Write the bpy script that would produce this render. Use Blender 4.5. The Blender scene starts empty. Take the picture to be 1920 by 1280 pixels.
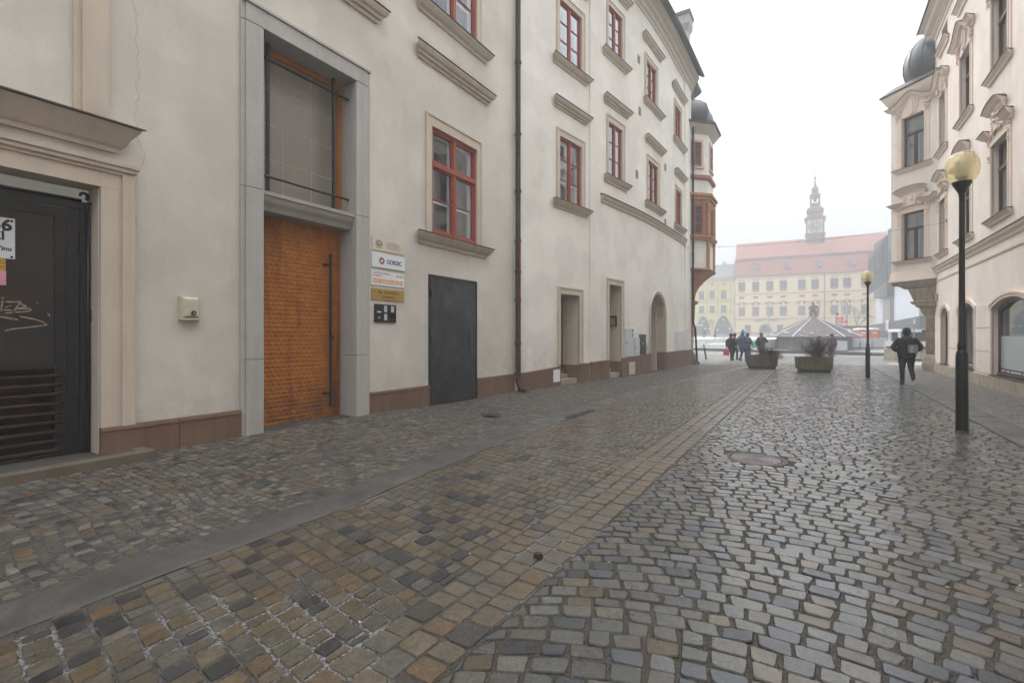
import bpy, bmesh, math, random
import numpy as np
from mathutils import Vector, Matrix

R = math.radians
rnd = random.Random(7)
rs = np.random.RandomState(11)
scene = bpy.context.scene
COL = scene.collection

# ------------------------------------------------------------------ camera
cam_d = bpy.data.cameras.new('camera')
cam_d.lens = 16.875
cam_d.sensor_width = 36
cam_d.shift_y = -10 / 1920
cam_d.clip_end = 2000
cam_d.clip_start = 0.05
cam = bpy.data.objects.new('camera', cam_d)
COL.objects.link(cam)
cam.location = (0, 0, 1.55)
YAW = math.atan2(.532, .847)
cam.rotation_euler = (R(90), 0, YAW)
scene.camera = cam

# ------------------------------------------------------------------ world: overcast winter sky
SUN_EL, SUN_AZ = R(40), R(-38)          # azimuth from +Y towards +X
world = bpy.data.worlds.new('World')
scene.world = world
world.use_nodes = True
wn = world.node_tree
wn.nodes.clear()
out = wn.nodes.new('ShaderNodeOutputWorld')
bg = wn.nodes.new('ShaderNodeBackground')
bg.inputs['Strength'].default_value = 0.1
sky = wn.nodes.new('ShaderNodeTexSky')
sky.sky_type = 'NISHITA'
sky.sun_disc = False
sky.sun_elevation = SUN_EL
sky.sun_rotation = SUN_AZ
sky.dust_density = 6.0
sky.air_density = 1.5
tc = wn.nodes.new('ShaderNodeTexCoord')
sep = wn.nodes.new('ShaderNodeSeparateXYZ')
ramp = wn.nodes.new('ShaderNodeMapRange')
ramp.inputs['From Min'].default_value = 0.0
ramp.inputs['From Max'].default_value = 1.0
ramp.inputs['To Min'].default_value = 6.1
ramp.inputs['To Max'].default_value = 42.0
cld = wn.nodes.new('ShaderNodeVectorMath'); cld.operation = 'SCALE'
cld.inputs[0].default_value = (0.97, 0.99, 1.015)
mixw = wn.nodes.new('ShaderNodeMix'); mixw.data_type = 'RGBA'
mixw.inputs['Factor'].default_value = 0.93
wn.links.new(tc.outputs['Generated'], sep.inputs[0])
pw_ = wn.nodes.new('ShaderNodeMath'); pw_.operation = 'POWER'; pw_.inputs[1].default_value = 2.0; pw_.use_clamp = True
wn.links.new(sep.outputs['Z'], pw_.inputs[0]); wn.links.new(pw_.outputs[0], ramp.inputs['Value'])
wn.links.new(ramp.outputs['Result'], cld.inputs['Scale'])
wn.links.new(sky.outputs[0], mixw.inputs['A'])
wn.links.new(cld.outputs[0], mixw.inputs['B'])
wn.links.new(mixw.outputs['Result'], bg.inputs['Color'])
wn.links.new(bg.outputs[0], out.inputs['Surface'])

sun_d = bpy.data.lights.new('sun', 'SUN')
sun_d.energy = 1.5
sun_d.angle = R(25)
sun_d.color = (1.0, 0.97, 0.93)
sun = bpy.data.objects.new('sun', sun_d)
COL.objects.link(sun)
sdir = Vector((math.cos(SUN_EL) * math.sin(SUN_AZ), math.cos(SUN_EL) * math.cos(SUN_AZ), math.sin(SUN_EL)))
sun.rotation_euler = sdir.to_track_quat('Z', 'Y').to_euler()
sun.location = (0, 0, 60)

scene.view_settings.view_transform = 'Standard'
scene.view_settings.look = 'None'
scene.view_settings.exposure = 0.33
scene.view_settings.gamma = 1.0
scene.render.engine = 'CYCLES'
cy = scene.cycles
cy.max_bounces = 6
cy.diffuse_bounces = 3
cy.glossy_bounces = 3
cy.transmission_bounces = 4
cy.transparent_max_bounces = 12
cy.volume_bounces = 1
cy.use_denoising = True

# ------------------------------------------------------------------ materials
MATS = {}

def mat(name, col, rough=.8, var=.12, vs=1.2, fine=.08, fs=40, bump=0, bs=60, metal=0, spec=.35,
        streak=0, emit=None, tint=None, coat=0, bdist=.004, patch=0, dirt=None):
    if name in MATS:
        return MATS[name]
    m = bpy.data.materials.new(name)
    m.use_nodes = True
    nt = m.node_tree
    n, l = nt.nodes, nt.links
    b = n['Principled BSDF']
    b.inputs['Roughness'].default_value = rough
    b.inputs['Metallic'].default_value = metal
    b.inputs['Specular IOR Level'].default_value = spec
    if coat:
        b.inputs['Coat Weight'].default_value = coat
        b.inputs['Coat Roughness'].default_value = .12
    g = n.new('ShaderNodeNewGeometry')
    pos = g.outputs['Position']
    c4 = (*col, 1)
    t4 = (*(tint or col), 1)

    def noise(scale, detail=4, vec=None, rgh=.6):
        t = n.new('ShaderNodeTexNoise')
        t.inputs['Scale'].default_value = scale
        t.inputs['Detail'].default_value = detail
        t.inputs['Roughness'].default_value = rgh
        l.new(vec or pos, t.inputs['Vector'])
        return t.outputs['Fac']

    def mulmap(src, lo, hi, f0=.3, f1=.7):
        mr = n.new('ShaderNodeMapRange')
        mr.inputs['From Min'].default_value = f0
        mr.inputs['From Max'].default_value = f1
        mr.inputs['To Min'].default_value = lo
        mr.inputs['To Max'].default_value = hi
        l.new(src, mr.inputs['Value'])
        return mr.outputs['Result']

    def scale(colsock, fac):
        v = n.new('ShaderNodeVectorMath'); v.operation = 'SCALE'
        l.new(colsock, v.inputs[0]); l.new(fac, v.inputs['Scale'])
        return v.outputs[0]
    mx = n.new('ShaderNodeMix'); mx.data_type = 'RGBA'
    mx.inputs['A'].default_value = c4
    mx.inputs['B'].default_value = t4
    f = noise(vs * .7, 5)
    l.new(mulmap(f, 0, 1, .35, .65), mx.inputs['Factor'])
    cur = mx.outputs['Result']
    if var:
        cur = scale(cur, mulmap(noise(vs, 6), 1 - var, 1 + var))
    if fine:
        cur = scale(cur, mulmap(noise(fs, 3), 1 - fine, 1 + fine))
    if streak:
        mp = n.new('ShaderNodeMapping')
        mp.inputs['Scale'].default_value = (3.5, 3.5, .22)
        l.new(pos, mp.inputs['Vector'])
        cur = scale(cur, mulmap(noise(1.6, 6, mp.outputs[0], .7), 1 - streak, 1, .35, .55))
    if patch:      # repaired areas with soft-edged outlines
        cur = scale(cur, mulmap(noise(.9, 7, None, .55), 1 - patch, 1 + patch * .4, .47, .53))
    if dirt:       # splashed dirt above the plinth, broken up by noise
        sx = n.new('ShaderNodeSeparateXYZ'); l.new(pos, sx.inputs[0])
        z_ = mulmap(sx.outputs['Z'], 1, 0, dirt[0], dirt[1])
        q = n.new('ShaderNodeMath'); q.operation = 'MULTIPLY'; l.new(z_, q.inputs[0]); l.new(mulmap(noise(3.2, 7, None, .7), 0, 1, .42, .62), q.inputs[1])
        cur = scale(cur, mulmap(q.outputs[0], 1, 1 - dirt[2], 0, 1))
    l.new(cur, b.inputs['Base Color'])
    if bump:
        bp = n.new('ShaderNodeBump')
        bp.inputs['Strength'].default_value = bump
        bp.inputs['Distance'].default_value = bdist
        l.new(noise(bs, 5), bp.inputs['Height'])
        l.new(bp.outputs[0], b.inputs['Normal'])
    if emit:
        b.inputs['Emission Color'].default_value = (*emit[0], 1)
        b.inputs['Emission Strength'].default_value = emit[1]
    MATS[name] = m
    return m

def glass_mat(name, tint=(.9, .95, 1), ior=2.0, rough=.02, alpha_tint=(.5, .55, .58), wavy=.0):
    m = bpy.data.materials.new(name)
    m.use_nodes = True
    n, l = m.node_tree.nodes, m.node_tree.links
    n.clear()
    o = n.new('ShaderNodeOutputMaterial')
    mx = n.new('ShaderNodeMixShader')
    fr = n.new('ShaderNodeFresnel')
    gb = n.new('ShaderNodeNewGeometry'); mi = n.new('ShaderNodeMapRange')      # same reflectance from either side of the sheet
    mi.inputs['To Min'].default_value = ior; mi.inputs['To Max'].default_value = 1 / ior
    l.new(gb.outputs['Backfacing'], mi.inputs['Value']); l.new(mi.outputs['Result'], fr.inputs['IOR'])
    gl = n.new('ShaderNodeBsdfGlossy'); gl.inputs['Roughness'].default_value = rough
    gl.inputs['Color'].default_value = (*tint, 1)
    tr = n.new('ShaderNodeBsdfTransparent'); tr.inputs['Color'].default_value = (*alpha_tint, 1)
    if wavy:
        g = n.new('ShaderNodeNewGeometry')
        t = n.new('ShaderNodeTexNoise'); t.inputs['Scale'].default_value = 1.7
        l.new(g.outputs['Position'], t.inputs['Vector'])
        bp = n.new('ShaderNodeBump'); bp.inputs['Strength'].default_value = wavy
        bp.inputs['Distance'].default_value = .02
        l.new(t.outputs['Fac'], bp.inputs['Height'])
        l.new(bp.outputs[0], gl.inputs['Normal'])
    l.new(fr.outputs[0], mx.inputs[0]); l.new(tr.outputs[0], mx.inputs[1]); l.new(gl.outputs[0], mx.inputs[2])
    l.new(mx.outputs[0], o.inputs[0])
    MATS[name] = m
    return m

PLASTER = mat('plaster_old', (.605, .58, .53), .9, .09, .55, .03, 25, .35, 55, streak=.03, tint=(.525, .495, .445), bdist=.006, patch=.045, dirt=(.45, 1.5, .16))
PLASTER2 = mat('plaster_cream', (.74, .715, .665), .9, .06, .5, .03, 22, .3, 45, streak=.025, tint=(.67, .645, .59), bdist=.006, patch=.05, dirt=(.6, 1.8, .16))
TRIM = mat('trim_beige', (.50, .44, .365), .85, .06, 2, .04, 60, .3, 90, streak=.10, tint=(.54, .465, .38))
TRIMD = mat('trim_taupe', (.50, .445, .37), .85, .08, 3, .05, 60, .3, 90, streak=.12)
FLASH = mat('metal_flashing', (.07, .066, .062), .5, .2, 5, .1, 50, metal=.3)
GRANITE = mat('grey_granite', (.40, .39, .37), .8, .06, 1.5, .30, 170, .25, 200, streak=.12)
REDGRAN = mat('red_granite', (.165, .098, .066), .65, .12, 2.5, .38, 160, .25, 150, streak=.25, tint=(.17, .105, .07))
REDFR = mat('red_painted_wood', (.28, .062, .036), .45, .12, 5, .08, 80, .15, 60)
WHITEFR = mat('white_painted_wood', (.80, .80, .78), .5, .05, 4, .02, 60)
CURT = mat('curtain_fabric', (.20, .19, .175), .95, .2, 6, .05, 90)
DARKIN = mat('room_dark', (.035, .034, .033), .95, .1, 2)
WOOD = mat('dark_brown_wood', (.055, .026, .018), .5, .25, 6, .15, 70, .2, 60)
STEEL = mat('black_steel', (.012, .012, .013), .42, .3, 6, .2, 60, .25, 90, metal=.2, spec=.5)
RUST = mat('rusty_steel', (.018, .013, .011), .6, .35, 7, .25, 60, .4, 70, metal=.4, tint=(.042, .018, .010))
DOORPANEL = mat('brown_black_sheet', (.040, .025, .020), .42, .15, 1.5, .12, 90, .1, 50, metal=.3, tint=(.022, .023, .024), spec=.5)
GREYDOOR = mat('blackened_steel', (.024, .027, .032), .38, .45, 2.6, .15, 50, .12, 30, metal=.35, tint=(.05, .055, .064), spec=.5)
PIPE = mat('pipe_weathered', (.045, .038, .036), .55, .25, 4, .2, 50, .25, 60, metal=.3)
PIPER = mat('pipe_rust_brown', (.075, .028, .02), .55, .25, 4, .2, 50, .25, 60, metal=.2)
LEAD = mat('grey_sheet_roof', (.10, .11, .12), .45, .15, 2, .08, 40, .1, 40, metal=.4)
TILEG = mat('grey_roof_tiles', (.09, .095, .10), .7, .2, 3, .15, 30, .5, 22, bdist=.03)
TERRA = mat('terracotta_stone', (.36, .155, .10), .85, .2, 2.5, .12, 60, .3, 50, streak=.2, tint=(.30, .15, .10))
OCHRE = mat('ochre_stone', (.37, .20, .095), .85, .2, 3, .12, 60, .3, 50, tint=(.33, .19, .10))
PINK = mat('pink_plaster', (.86, .775, .70), .9, .04, .8, .04, 40, .3, 60, streak=.08, tint=(.82, .73, .66), bdist=.005, patch=.04, dirt=(.4, 1.2, .12))
PINKT = mat('pink_trim', (.76, .635, .54), .88, .05, 2, .04, 50, .2, 70, streak=.06)
BEIGEST = mat('sandstone', (.37, .315, .24), .85, .18, 3, .15, 60, .4, 60, streak=.3, bdist=.01)
BRFR = mat('brown_window_frame', (.055, .028, .022), .4, .15, 5, .1, 60)
GLASSN = glass_mat('window_glass_near', ior=1.9, wavy=.04, alpha_tint=(.85, .88, .9))
GLASS = glass_mat('window_glass', ior=3.8, wavy=.05, alpha_tint=(.75, .78, .8))
GLASSS = glass_mat('shop_glass', ior=2.6, alpha_tint=(.85, .88, .88))
GLASSF = glass_mat('window_glass_far', ior=2.9, alpha_tint=(.55, .6, .63))
BLACKP = mat('black_plastic', (.012, .012, .013), .4, .1, 5, .05, 60)
LAMPBLK = mat('black_gloss_paint', (.006, .006, .007), .28, .2, 4, .1, 40, .12, 25, spec=.5)
WHITEPL = mat('white_enamel', (.70, .72, .74), .35, .04, 3, .02, 60)
CREAMPL = mat('cream_plastic', (.50, .47, .36), .45, .06, 8, .03, 60)
SNOWM = mat('snow', (.78, .80, .83), .8, .08, 3, .05, 40, .5, 30, bdist=.02)

# ------------------------------------------------------------------ mesh helper
class MB:
    def __init__(s):
        s.v = []; s.f = []; s.m = []; s.mats = []; s.mi = 0
    def use(s, m):
        if m not in s.mats:
            s.mats.append(m)
        s.mi = s.mats.index(m)
        return s
    def add(s, vs, fs):
        o = len(s.v)
        s.v.extend(tuple(p) for p in vs)
        for f in fs:
            s.f.append(tuple(i + o for i in f)); s.m.append(s.mi)
    def box8(s, p):      # p: 8 points, bottom ring 0-3, top ring 4-7
        s.add(p, [(0, 3, 2, 1), (4, 5, 6, 7), (0, 1, 5, 4), (1, 2, 6, 5), (2, 3, 7, 6), (3, 0, 4, 7)])
    def box(s, x0, x1, y0, y1, z0, z1):
        s.box8([(x0, y0, z0), (x1, y0, z0), (x1, y1, z0), (x0, y1, z0), (x0, y0, z1), (x1, y0, z1), (x1, y1, z1), (x0, y1, z1)])
    def loft(s, rings, cap=True, closed=True):
        k = len(rings[0]); fs = []
        vs = [p for r in rings for p in r]
        for i in range(len(rings) - 1):
            for j in range(k if closed else k - 1):
                a, b = i * k + j, i * k + (j + 1) % k
                fs.append((a, b, b + k, a + k))
        if cap:
            fs.append(tuple(range(k))[::-1]); fs.append(tuple((len(rings) - 1) * k + j for j in range(k)))
        s.add(vs, fs)
    def lathe(s, prof, c=(0, 0, 0), n=24, cap=True, rot=0):
        s.loft([[(c[0] + r * math.cos(rot + 2 * math.pi * j / n), c[1] + r * math.sin(rot + 2 * math.pi * j / n), c[2] + z)
                 for j in range(n)] for r, z in prof], cap)
    def tube(s, pts, r, n=6, cap=True):
        pts = [Vector(p) for p in pts]
        rr = r if isinstance(r, (list, tuple)) else [r] * len(pts)
        rings = []
        for i, p in enumerate(pts):
            d = (pts[min(i + 1, len(pts) - 1)] - pts[max(i - 1, 0)])
            if d.length < 1e-9: d = Vector((0, 0, 1))
            d.normalize()
            if i == 0:
                a = d.cross(Vector((0, 0, 1)))
                if a.length < .05: a = d.cross(Vector((1, 0, 0)))
            else:
                a = a - d * a.dot(d)
            a.normalize(); b = d.cross(a)
            rings.append([p + (a * math.cos(2 * math.pi * j / n) + b * math.sin(2 * math.pi * j / n)) * rr[i] for j in range(n)])
        s.loft(rings, cap)
    def ball(s, c, r, n=8, m=6):
        rx, ry, rz = r if isinstance(r, (tuple, list)) else (r, r, r)
        rings = []
        for i in range(m + 1):
            t = math.pi * (i / m) * .998 + .003
            rings.append([(c[0] + rx * math.sin(t) * math.cos(2 * math.pi * j / n), c[1] + ry * math.sin(t) * math.sin(2 * math.pi * j / n),
                           c[2] - rz * math.cos(t)) for j in range(n)])
        s.loft(rings, True)
    def build(s, name, m=None, parent=None, smooth=False):
        me = bpy.data.meshes.new(name)
        me.from_pydata(s.v, [], s.f)
        mats = s.mats if s.mats else [m]
        for q in mats: me.materials.append(q)
        if s.mats: me.polygons.foreach_set('material_index', s.m)
        if smooth:
            me.polygons.foreach_set('use_smooth', [True] * len(s.f))
        bm = bmesh.new(); bm.from_mesh(me); bmesh.ops.recalc_face_normals(bm, faces=bm.faces); bm.to_mesh(me); bm.free()
        if smooth == 'auto':
            me.polygons.foreach_set('use_smooth', [True] * len(me.polygons))
            me.set_sharp_from_angle(angle=R(38))
        me.update()
        o = bpy.data.objects.new(name, me)
        COL.objects.link(o)
        if parent is not None: o.parent = parent
        return o

def tag(o, label, cat, group=None):
    o['label'] = label; o['category'] = cat
    if group: o['group'] = group
    return o

def struct(o, kind='structure'):
    o['kind'] = kind
    return o

def empty(name, loc=(0, 0, 0), rz=0):
    o = bpy.data.objects.new(name, None)
    o.empty_display_size = .2
    o.location = loc; o.rotation_euler = (0, 0, rz)
    COL.objects.link(o)
    return o

def copy_tree(o, parent=None):
    c = o.copy(); COL.objects.link(c)
    if parent is not None: c.parent = parent
    for ch in list(o.children): copy_tree(ch, c)
    return c

def gz(y):           # ground height: flat street, square climbs away
    return max(0.0, (y - 50) * .0286) if y < 150 else 2.86

# ------------------------------------------------------------------ facade frames
WALL = [(-8, -7.12), (10.6, -7.12), (11.4, -7.10), (12.1, -6.94), (13.5, -6.73), (14.7, -6.56), (16.8, -6.27), (18.6, -6.03), (20.2, -5.88), (22.5, -5.77), (27.1, -5.70), (40, -5.6)]
def wx(y):
    for (a, b), (c, d) in zip(WALL, WALL[1:]):
        if y <= c: return b + (d - b) * (y - a) / (c - a)
    return WALL[-1][1]

class Fac:
    def __init__(s, fn): s.p = fn
F_L1 = Fac(lambda a, z, o=0: (-7.12 + o, a, z))
F_L2 = Fac(lambda a, z, o=0: (wx(a) + o, a, z))
F_L3 = Fac(lambda a, z, o=0: (wx(a) + .018 + o, a, z))
F_R = Fac(lambda a, z, o=0: (4.5 - o, a, z))
def lineFac(p0, p1, flip=1):
    d = Vector((p1[0] - p0[0], p1[1] - p0[1])); d.normalize()
    nrm = Vector((d.y, -d.x)) * flip
    return Fac(lambda a, z, o=0: (p0[0] + d.x * a + nrm.x * o, p0[1] + d.y * a + nrm.y * o, z))

def fbox(mb, F, a0, a1, z0, z1, o0, o1, n=1):
    for i in range(n):
        b0, b1 = a0 + (a1 - a0) * i / n, a0 + (a1 - a0) * (i + 1) / n
        mb.box8([F.p(b0, z0, o0), F.p(b1, z0, o0), F.p(b1, z0, o1), F.p(b0, z0, o1),
                 F.p(b0, z1, o0), F.p(b1, z1, o0), F.p(b1, z1, o1), F.p(b0, z1, o1)])

def fprof(mb, F, a0, a1, prof, mitre=True, n=1, zf=None):
    """extrude closed profile [(o,z)] along a; ends grow with o so mouldings return round the corner"""
    rings = []
    for i in range(n + 1):
        t = i / n
        ring = []
        for (o, z) in prof:
            e = max(o, 0) if mitre else 0
            b0, b1 = a0 - e, a1 + e
            a = b0 + (b1 - b0) * t
            ring.append(F.p(a, z + (zf(t) if zf else 0), o))
        rings.append(ring)
    mb.loft(rings)

def fpanel(mb, F, pts, o0, o1):
    """prism from polygon [(a,z)]"""
    k = len(pts)
    v = [F.p(a, z, o0) for a, z in pts] + [F.p(a, z, o1) for a, z in pts]
    f = [tuple(range(k)), tuple(range(2 * k - 1, k - 1, -1))] + [(i, (i + 1) % k, (i + 1) % k + k, i + k) for i in range(k)]
    mb.add(v, f)

def arch_z(op, a):
    """top of opening at a"""
    r = op.get('rise', 0)
    if not r: return op['z1']
    h = (op['a1'] - op['a0']) / 2; c = (op['a0'] + op['a1']) / 2
    t = min(1, abs(a - c) / h)
    if op.get('kind') == 'seg':
        Rr = (h * h + r * r) / (2 * r)
        return op['z1'] - Rr + math.sqrt(max(0, Rr * Rr - (t * h) ** 2))
    if op.get('kind') == 'goth':
        return op['z1'] - r + r * (1 - t ** 1.7)
    return op['z1'] - r + r * math.sqrt(max(0, 1 - t * t))

def wall(mb, F, a0, a1, z0, z1, ops=(), depth=.3, step=None, o=0, wmat=None, rmat=None):
    br = {a0, a1}
    for op in ops:
        n = 14 if op.get('rise') else 1
        for i in range(n + 1):
            br.add(round(op['a0'] + (op['a1'] - op['a0']) * i / n, 5))
    if step:
        k = int((a1 - a0) / step)
        for i in range(1, k): br.add(round(a0 + (a1 - a0) * i / k, 5))
    br = sorted(b for b in br if a0 - 1e-6 <= b <= a1 + 1e-6)
    if wmat: mb.use(wmat)
    for b0, b1 in zip(br, br[1:]):
        mid = (b0 + b1) / 2
        cov = sorted([op for op in ops if op['a0'] < mid < op['a1']], key=lambda q: q['z0'])
        lo0 = lo1 = z0
        for op in cov:
            if op['z0'] > lo0 + 1e-4:
                mb.add([F.p(b0, lo0, o), F.p(b1, lo1, o), F.p(b1, op['z0'], o), F.p(b0, op['z0'], o)], [(0, 1, 2, 3)])
            lo0, lo1 = arch_z(op, b0), arch_z(op, b1)
        mb.add([F.p(b0, lo0, o), F.p(b1, lo1, o), F.p(b1, z1, o), F.p(b0, z1, o)], [(0, 1, 2, 3)])
    if rmat: mb.use(rmat)
    for op in ops:
        d = op.get('d', depth); n = 14 if op.get('rise') else 1
        A0, A1, Z0 = op['a0'], op['a1'], op['z0']
        for a in (A0, A1):
            zt = arch_z(op, a)
            mb.add([F.p(a, Z0, o), F.p(a, Z0, o - d), F.p(a, zt, o - d), F.p(a, zt, o)], [(0, 1, 2, 3)])
        for i in range(n):
            b0, b1 = A0 + (A1 - A0) * i / n, A0 + (A1 - A0) * (i + 1) / n
            mb.add([F.p(b0, arch_z(op, b0), o), F.p(b1, arch_z(op, b1), o), F.p(b1, arch_z(op, b1), o - d), F.p(b0, arch_z(op, b0), o - d)], [(0, 1, 2, 3)])
        mb.add([F.p(A0, Z0, o), F.p(A1, Z0, o), F.p(A1, Z0, o - d), F.p(A0, Z0, o - d)], [(0, 1, 2, 3)])

SILLP = [(0, -.22), (.03, -.22), (.05, -.16), (.10, -.12), (.16, -.04), (.17, 0), (0, 0)]
HOODP = [(0, -.26), (.04, -.26), (.045, -.19), (.09, -.185), (.10, -.13), (.145, -.105), (.18, -.045), (.185, 0), (0, 0)]

def sill(F, a0, a1, ztop, parent, prof=SILLP, k=1.0, name='sill', m=TRIMD, fl=True, n=1):
    mb = MB().use(m)
    fprof(mb, F, a0, a1, [(o * k, ztop + z * k) for o, z in prof], n=n)
    if fl:
        mb.use(FLASH)
        om = max(o for o, z in prof) * k
        fprof(mb, F, a0, a1, [(0, ztop + .003), (om + .02, ztop + .003), (om + .02, ztop + .018), (0, ztop + .05)], n=n)
    return mb.build(name, parent=parent)

def left_window(F, house, red, sur, sl, hd, transom=None, bars=3, spikes=False, blind=False):
    """red = (a0,a1,z0,z1) timber frame; sur=(a0,a1,ztop); sl=(a0,a1,ztop); hd=(a0,a1,ztop) incl. projections"""
    a0, a1, z0, z1 = red
    w = MB(); fr = .055 if transom else .042; cw = .045 if transom else .034; tw_ = .045 if transom else .034; o1, o0 = -.02, -.09
    w.use(REDFR)
    fbox(w, F, a0, a0 + fr, z0, z1, o0, o1); fbox(w, F, a1 - fr, a1, z0, z1, o0, o1)
    fbox(w, F, a0 + fr, a1 - fr, z1 - fr, z1, o0, o1); fbox(w, F, a0 + fr, a1 - fr, z0, z0 + fr + .03, o0, o1)
    c = (a0 + a1) / 2
    fbox(w, F, c - cw, c + cw, z0 + fr, z1 - fr, o0 - .002, o1 + .012)
    splits = [(z0 + fr + .03, z1 - fr)]
    if transom:
        fbox(w, F, a0 + fr, a1 - fr, transom - .05, transom + .05, o0 - .004, o1 + .025)
        splits = [(z0 + fr + .03, transom - .05), (transom + .05, z1 - fr)]
    for si, (s0, s1) in enumerate(splits):
        for (b0, b1) in ((a0 + fr, c - cw), (c + cw, a1 - fr)):
            t = tw_; p1, p0 = -.035, -.085
            fbox(w, F, b0, b0 + t, s0, s1, p0, p1); fbox(w, F, b1 - t, b1, s0, s1, p0, p1)
            fbox(w, F, b0 + t, b1 - t, s0, s0 + t, p0, p1); fbox(w, F, b0 + t, b1 - t, s1 - t, s1, p0, p1)
            nb = (bars if not transom else (2 if si == 0 else 1))
            for k in range(1, nb):
                zz = s0 + (s1 - s0) * k / nb
                fbox(w, F, b0 + t, b1 - t, zz - .013, zz + .013, p0 + .01, p1 - .008)
    w.use(BLACKP)
    for zz in (z0 + .3, z1 - .35, z1 - .85):
        fbox(w, F, a0 - .012 + .02, a0 + .035, zz, zz + .12, o1, o1 + .02)
    win = w.build('window', parent=house)
    g = MB(); g.add([F.p(a0 + fr, z0 + fr, -.065), F.p(a1 - fr, z0 + fr, -.065), F.p(a1 - fr, z1 - fr, -.065), F.p(a0 + fr, z1 - fr, -.065)], [(0, 1, 2, 3)])
    g.build('pane', GLASSN if F is F_L1 else GLASS, win)
    i = MB().use(WHITEFR)
    q0, q1 = -.19, -.15
    fbox(i, F, a0 + .02, a0 + .13, z0 + .02, z1 - .02, q0, q1); fbox(i, F, a1 - .13, a1 - .02, z0 + .02, z1 - .02, q0, q1)
    fbox(i, F, c - .07, c + .07, z0 + .12, z1 - .12, q0 - .002, q1 + .01)
    fbox(i, F, a0 + .13, a1 - .13, z0 + .02, z0 + .12, q0, q1); fbox(i, F, a0 + .13, a1 - .13, z1 - .12, z1 - .02, q0, q1)
    for k in range(1, bars):
        zz = z0 + (z1 - z0) * k / bars if not transom else [z0 + (transom - z0) / 2, transom][k - 1]
        fbox(i, F, a0 + .13, a1 - .13, zz - (.05 if transom and k == 2 else .018), zz + (.05 if transom and k == 2 else .018), q0 + .003, q1 - .003)
    i.build('inner_frame', parent=win)
    b = MB().use(CURT)
    nn = 14
    for k in range(nn):
        u0, u1 = a0 + (a1 - a0) * k / nn, a0 + (a1 - a0) * (k + 1) / nn
        if blind or not (4 <= k < 10):
            oo = -.34 - .02 * (k % 2); o2 = -.34 - .02 * ((k + 1) % 2)
            b.add([F.p(u0, z0, oo), F.p(u1, z0, o2), F.p(u1, z1, o2), F.p(u0, z1, oo)], [(0, 1, 2, 3)])
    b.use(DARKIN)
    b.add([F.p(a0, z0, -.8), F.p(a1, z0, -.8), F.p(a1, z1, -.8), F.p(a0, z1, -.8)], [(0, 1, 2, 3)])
    b.build('curtain', parent=win)
    s = MB().use(TRIM)
    s0, s1, st = sur; zb = sl[2] + .03
    for (oo, b0, b1, t, bb0, bb1, tt) in ((.035, s0 + .03, s1 - .03, st - .03, a0, a1, z1), (.055, s0, s1, st, s0 + .045, s1 - .045, st - .045)):
        fbox(s, F, b0, bb0, zb, t, .001, oo); fbox(s, F, bb1, b1, zb, t, .001, oo)
        fbox(s, F, bb0, bb1, tt, t, .001, oo, n=2)
    s.build('surround', parent=win)
    sill(F, sl[0] + .17, sl[1] - .17, sl[2], win, k=1.05)
    if hd:
        h = sill(F, hd[0] + .2, hd[1] - .2, hd[2], win, prof=HOODP, name='hood')
        if spikes:
            sp = MB().use(mat('steel_wire', (.35, .35, .36), .4, .1, metal=.6))
            k = int((hd[1] - hd[0]) / .055)
            for j in range(k):
                a = hd[0] + .02 + (hd[1] - hd[0] - .04) * j / (k - 1)
                for da, oo in ((-.05, .05), (.05, .12), (0, .19)):
                    sp.tube([F.p(a, hd[2] + .02, .11), F.p(a + da, hd[2] + .15, oo + rnd.uniform(-.02, .02))], .0022, n=3, cap=False)
            sp.build('bird_spikes', parent=win)
    return win

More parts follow.
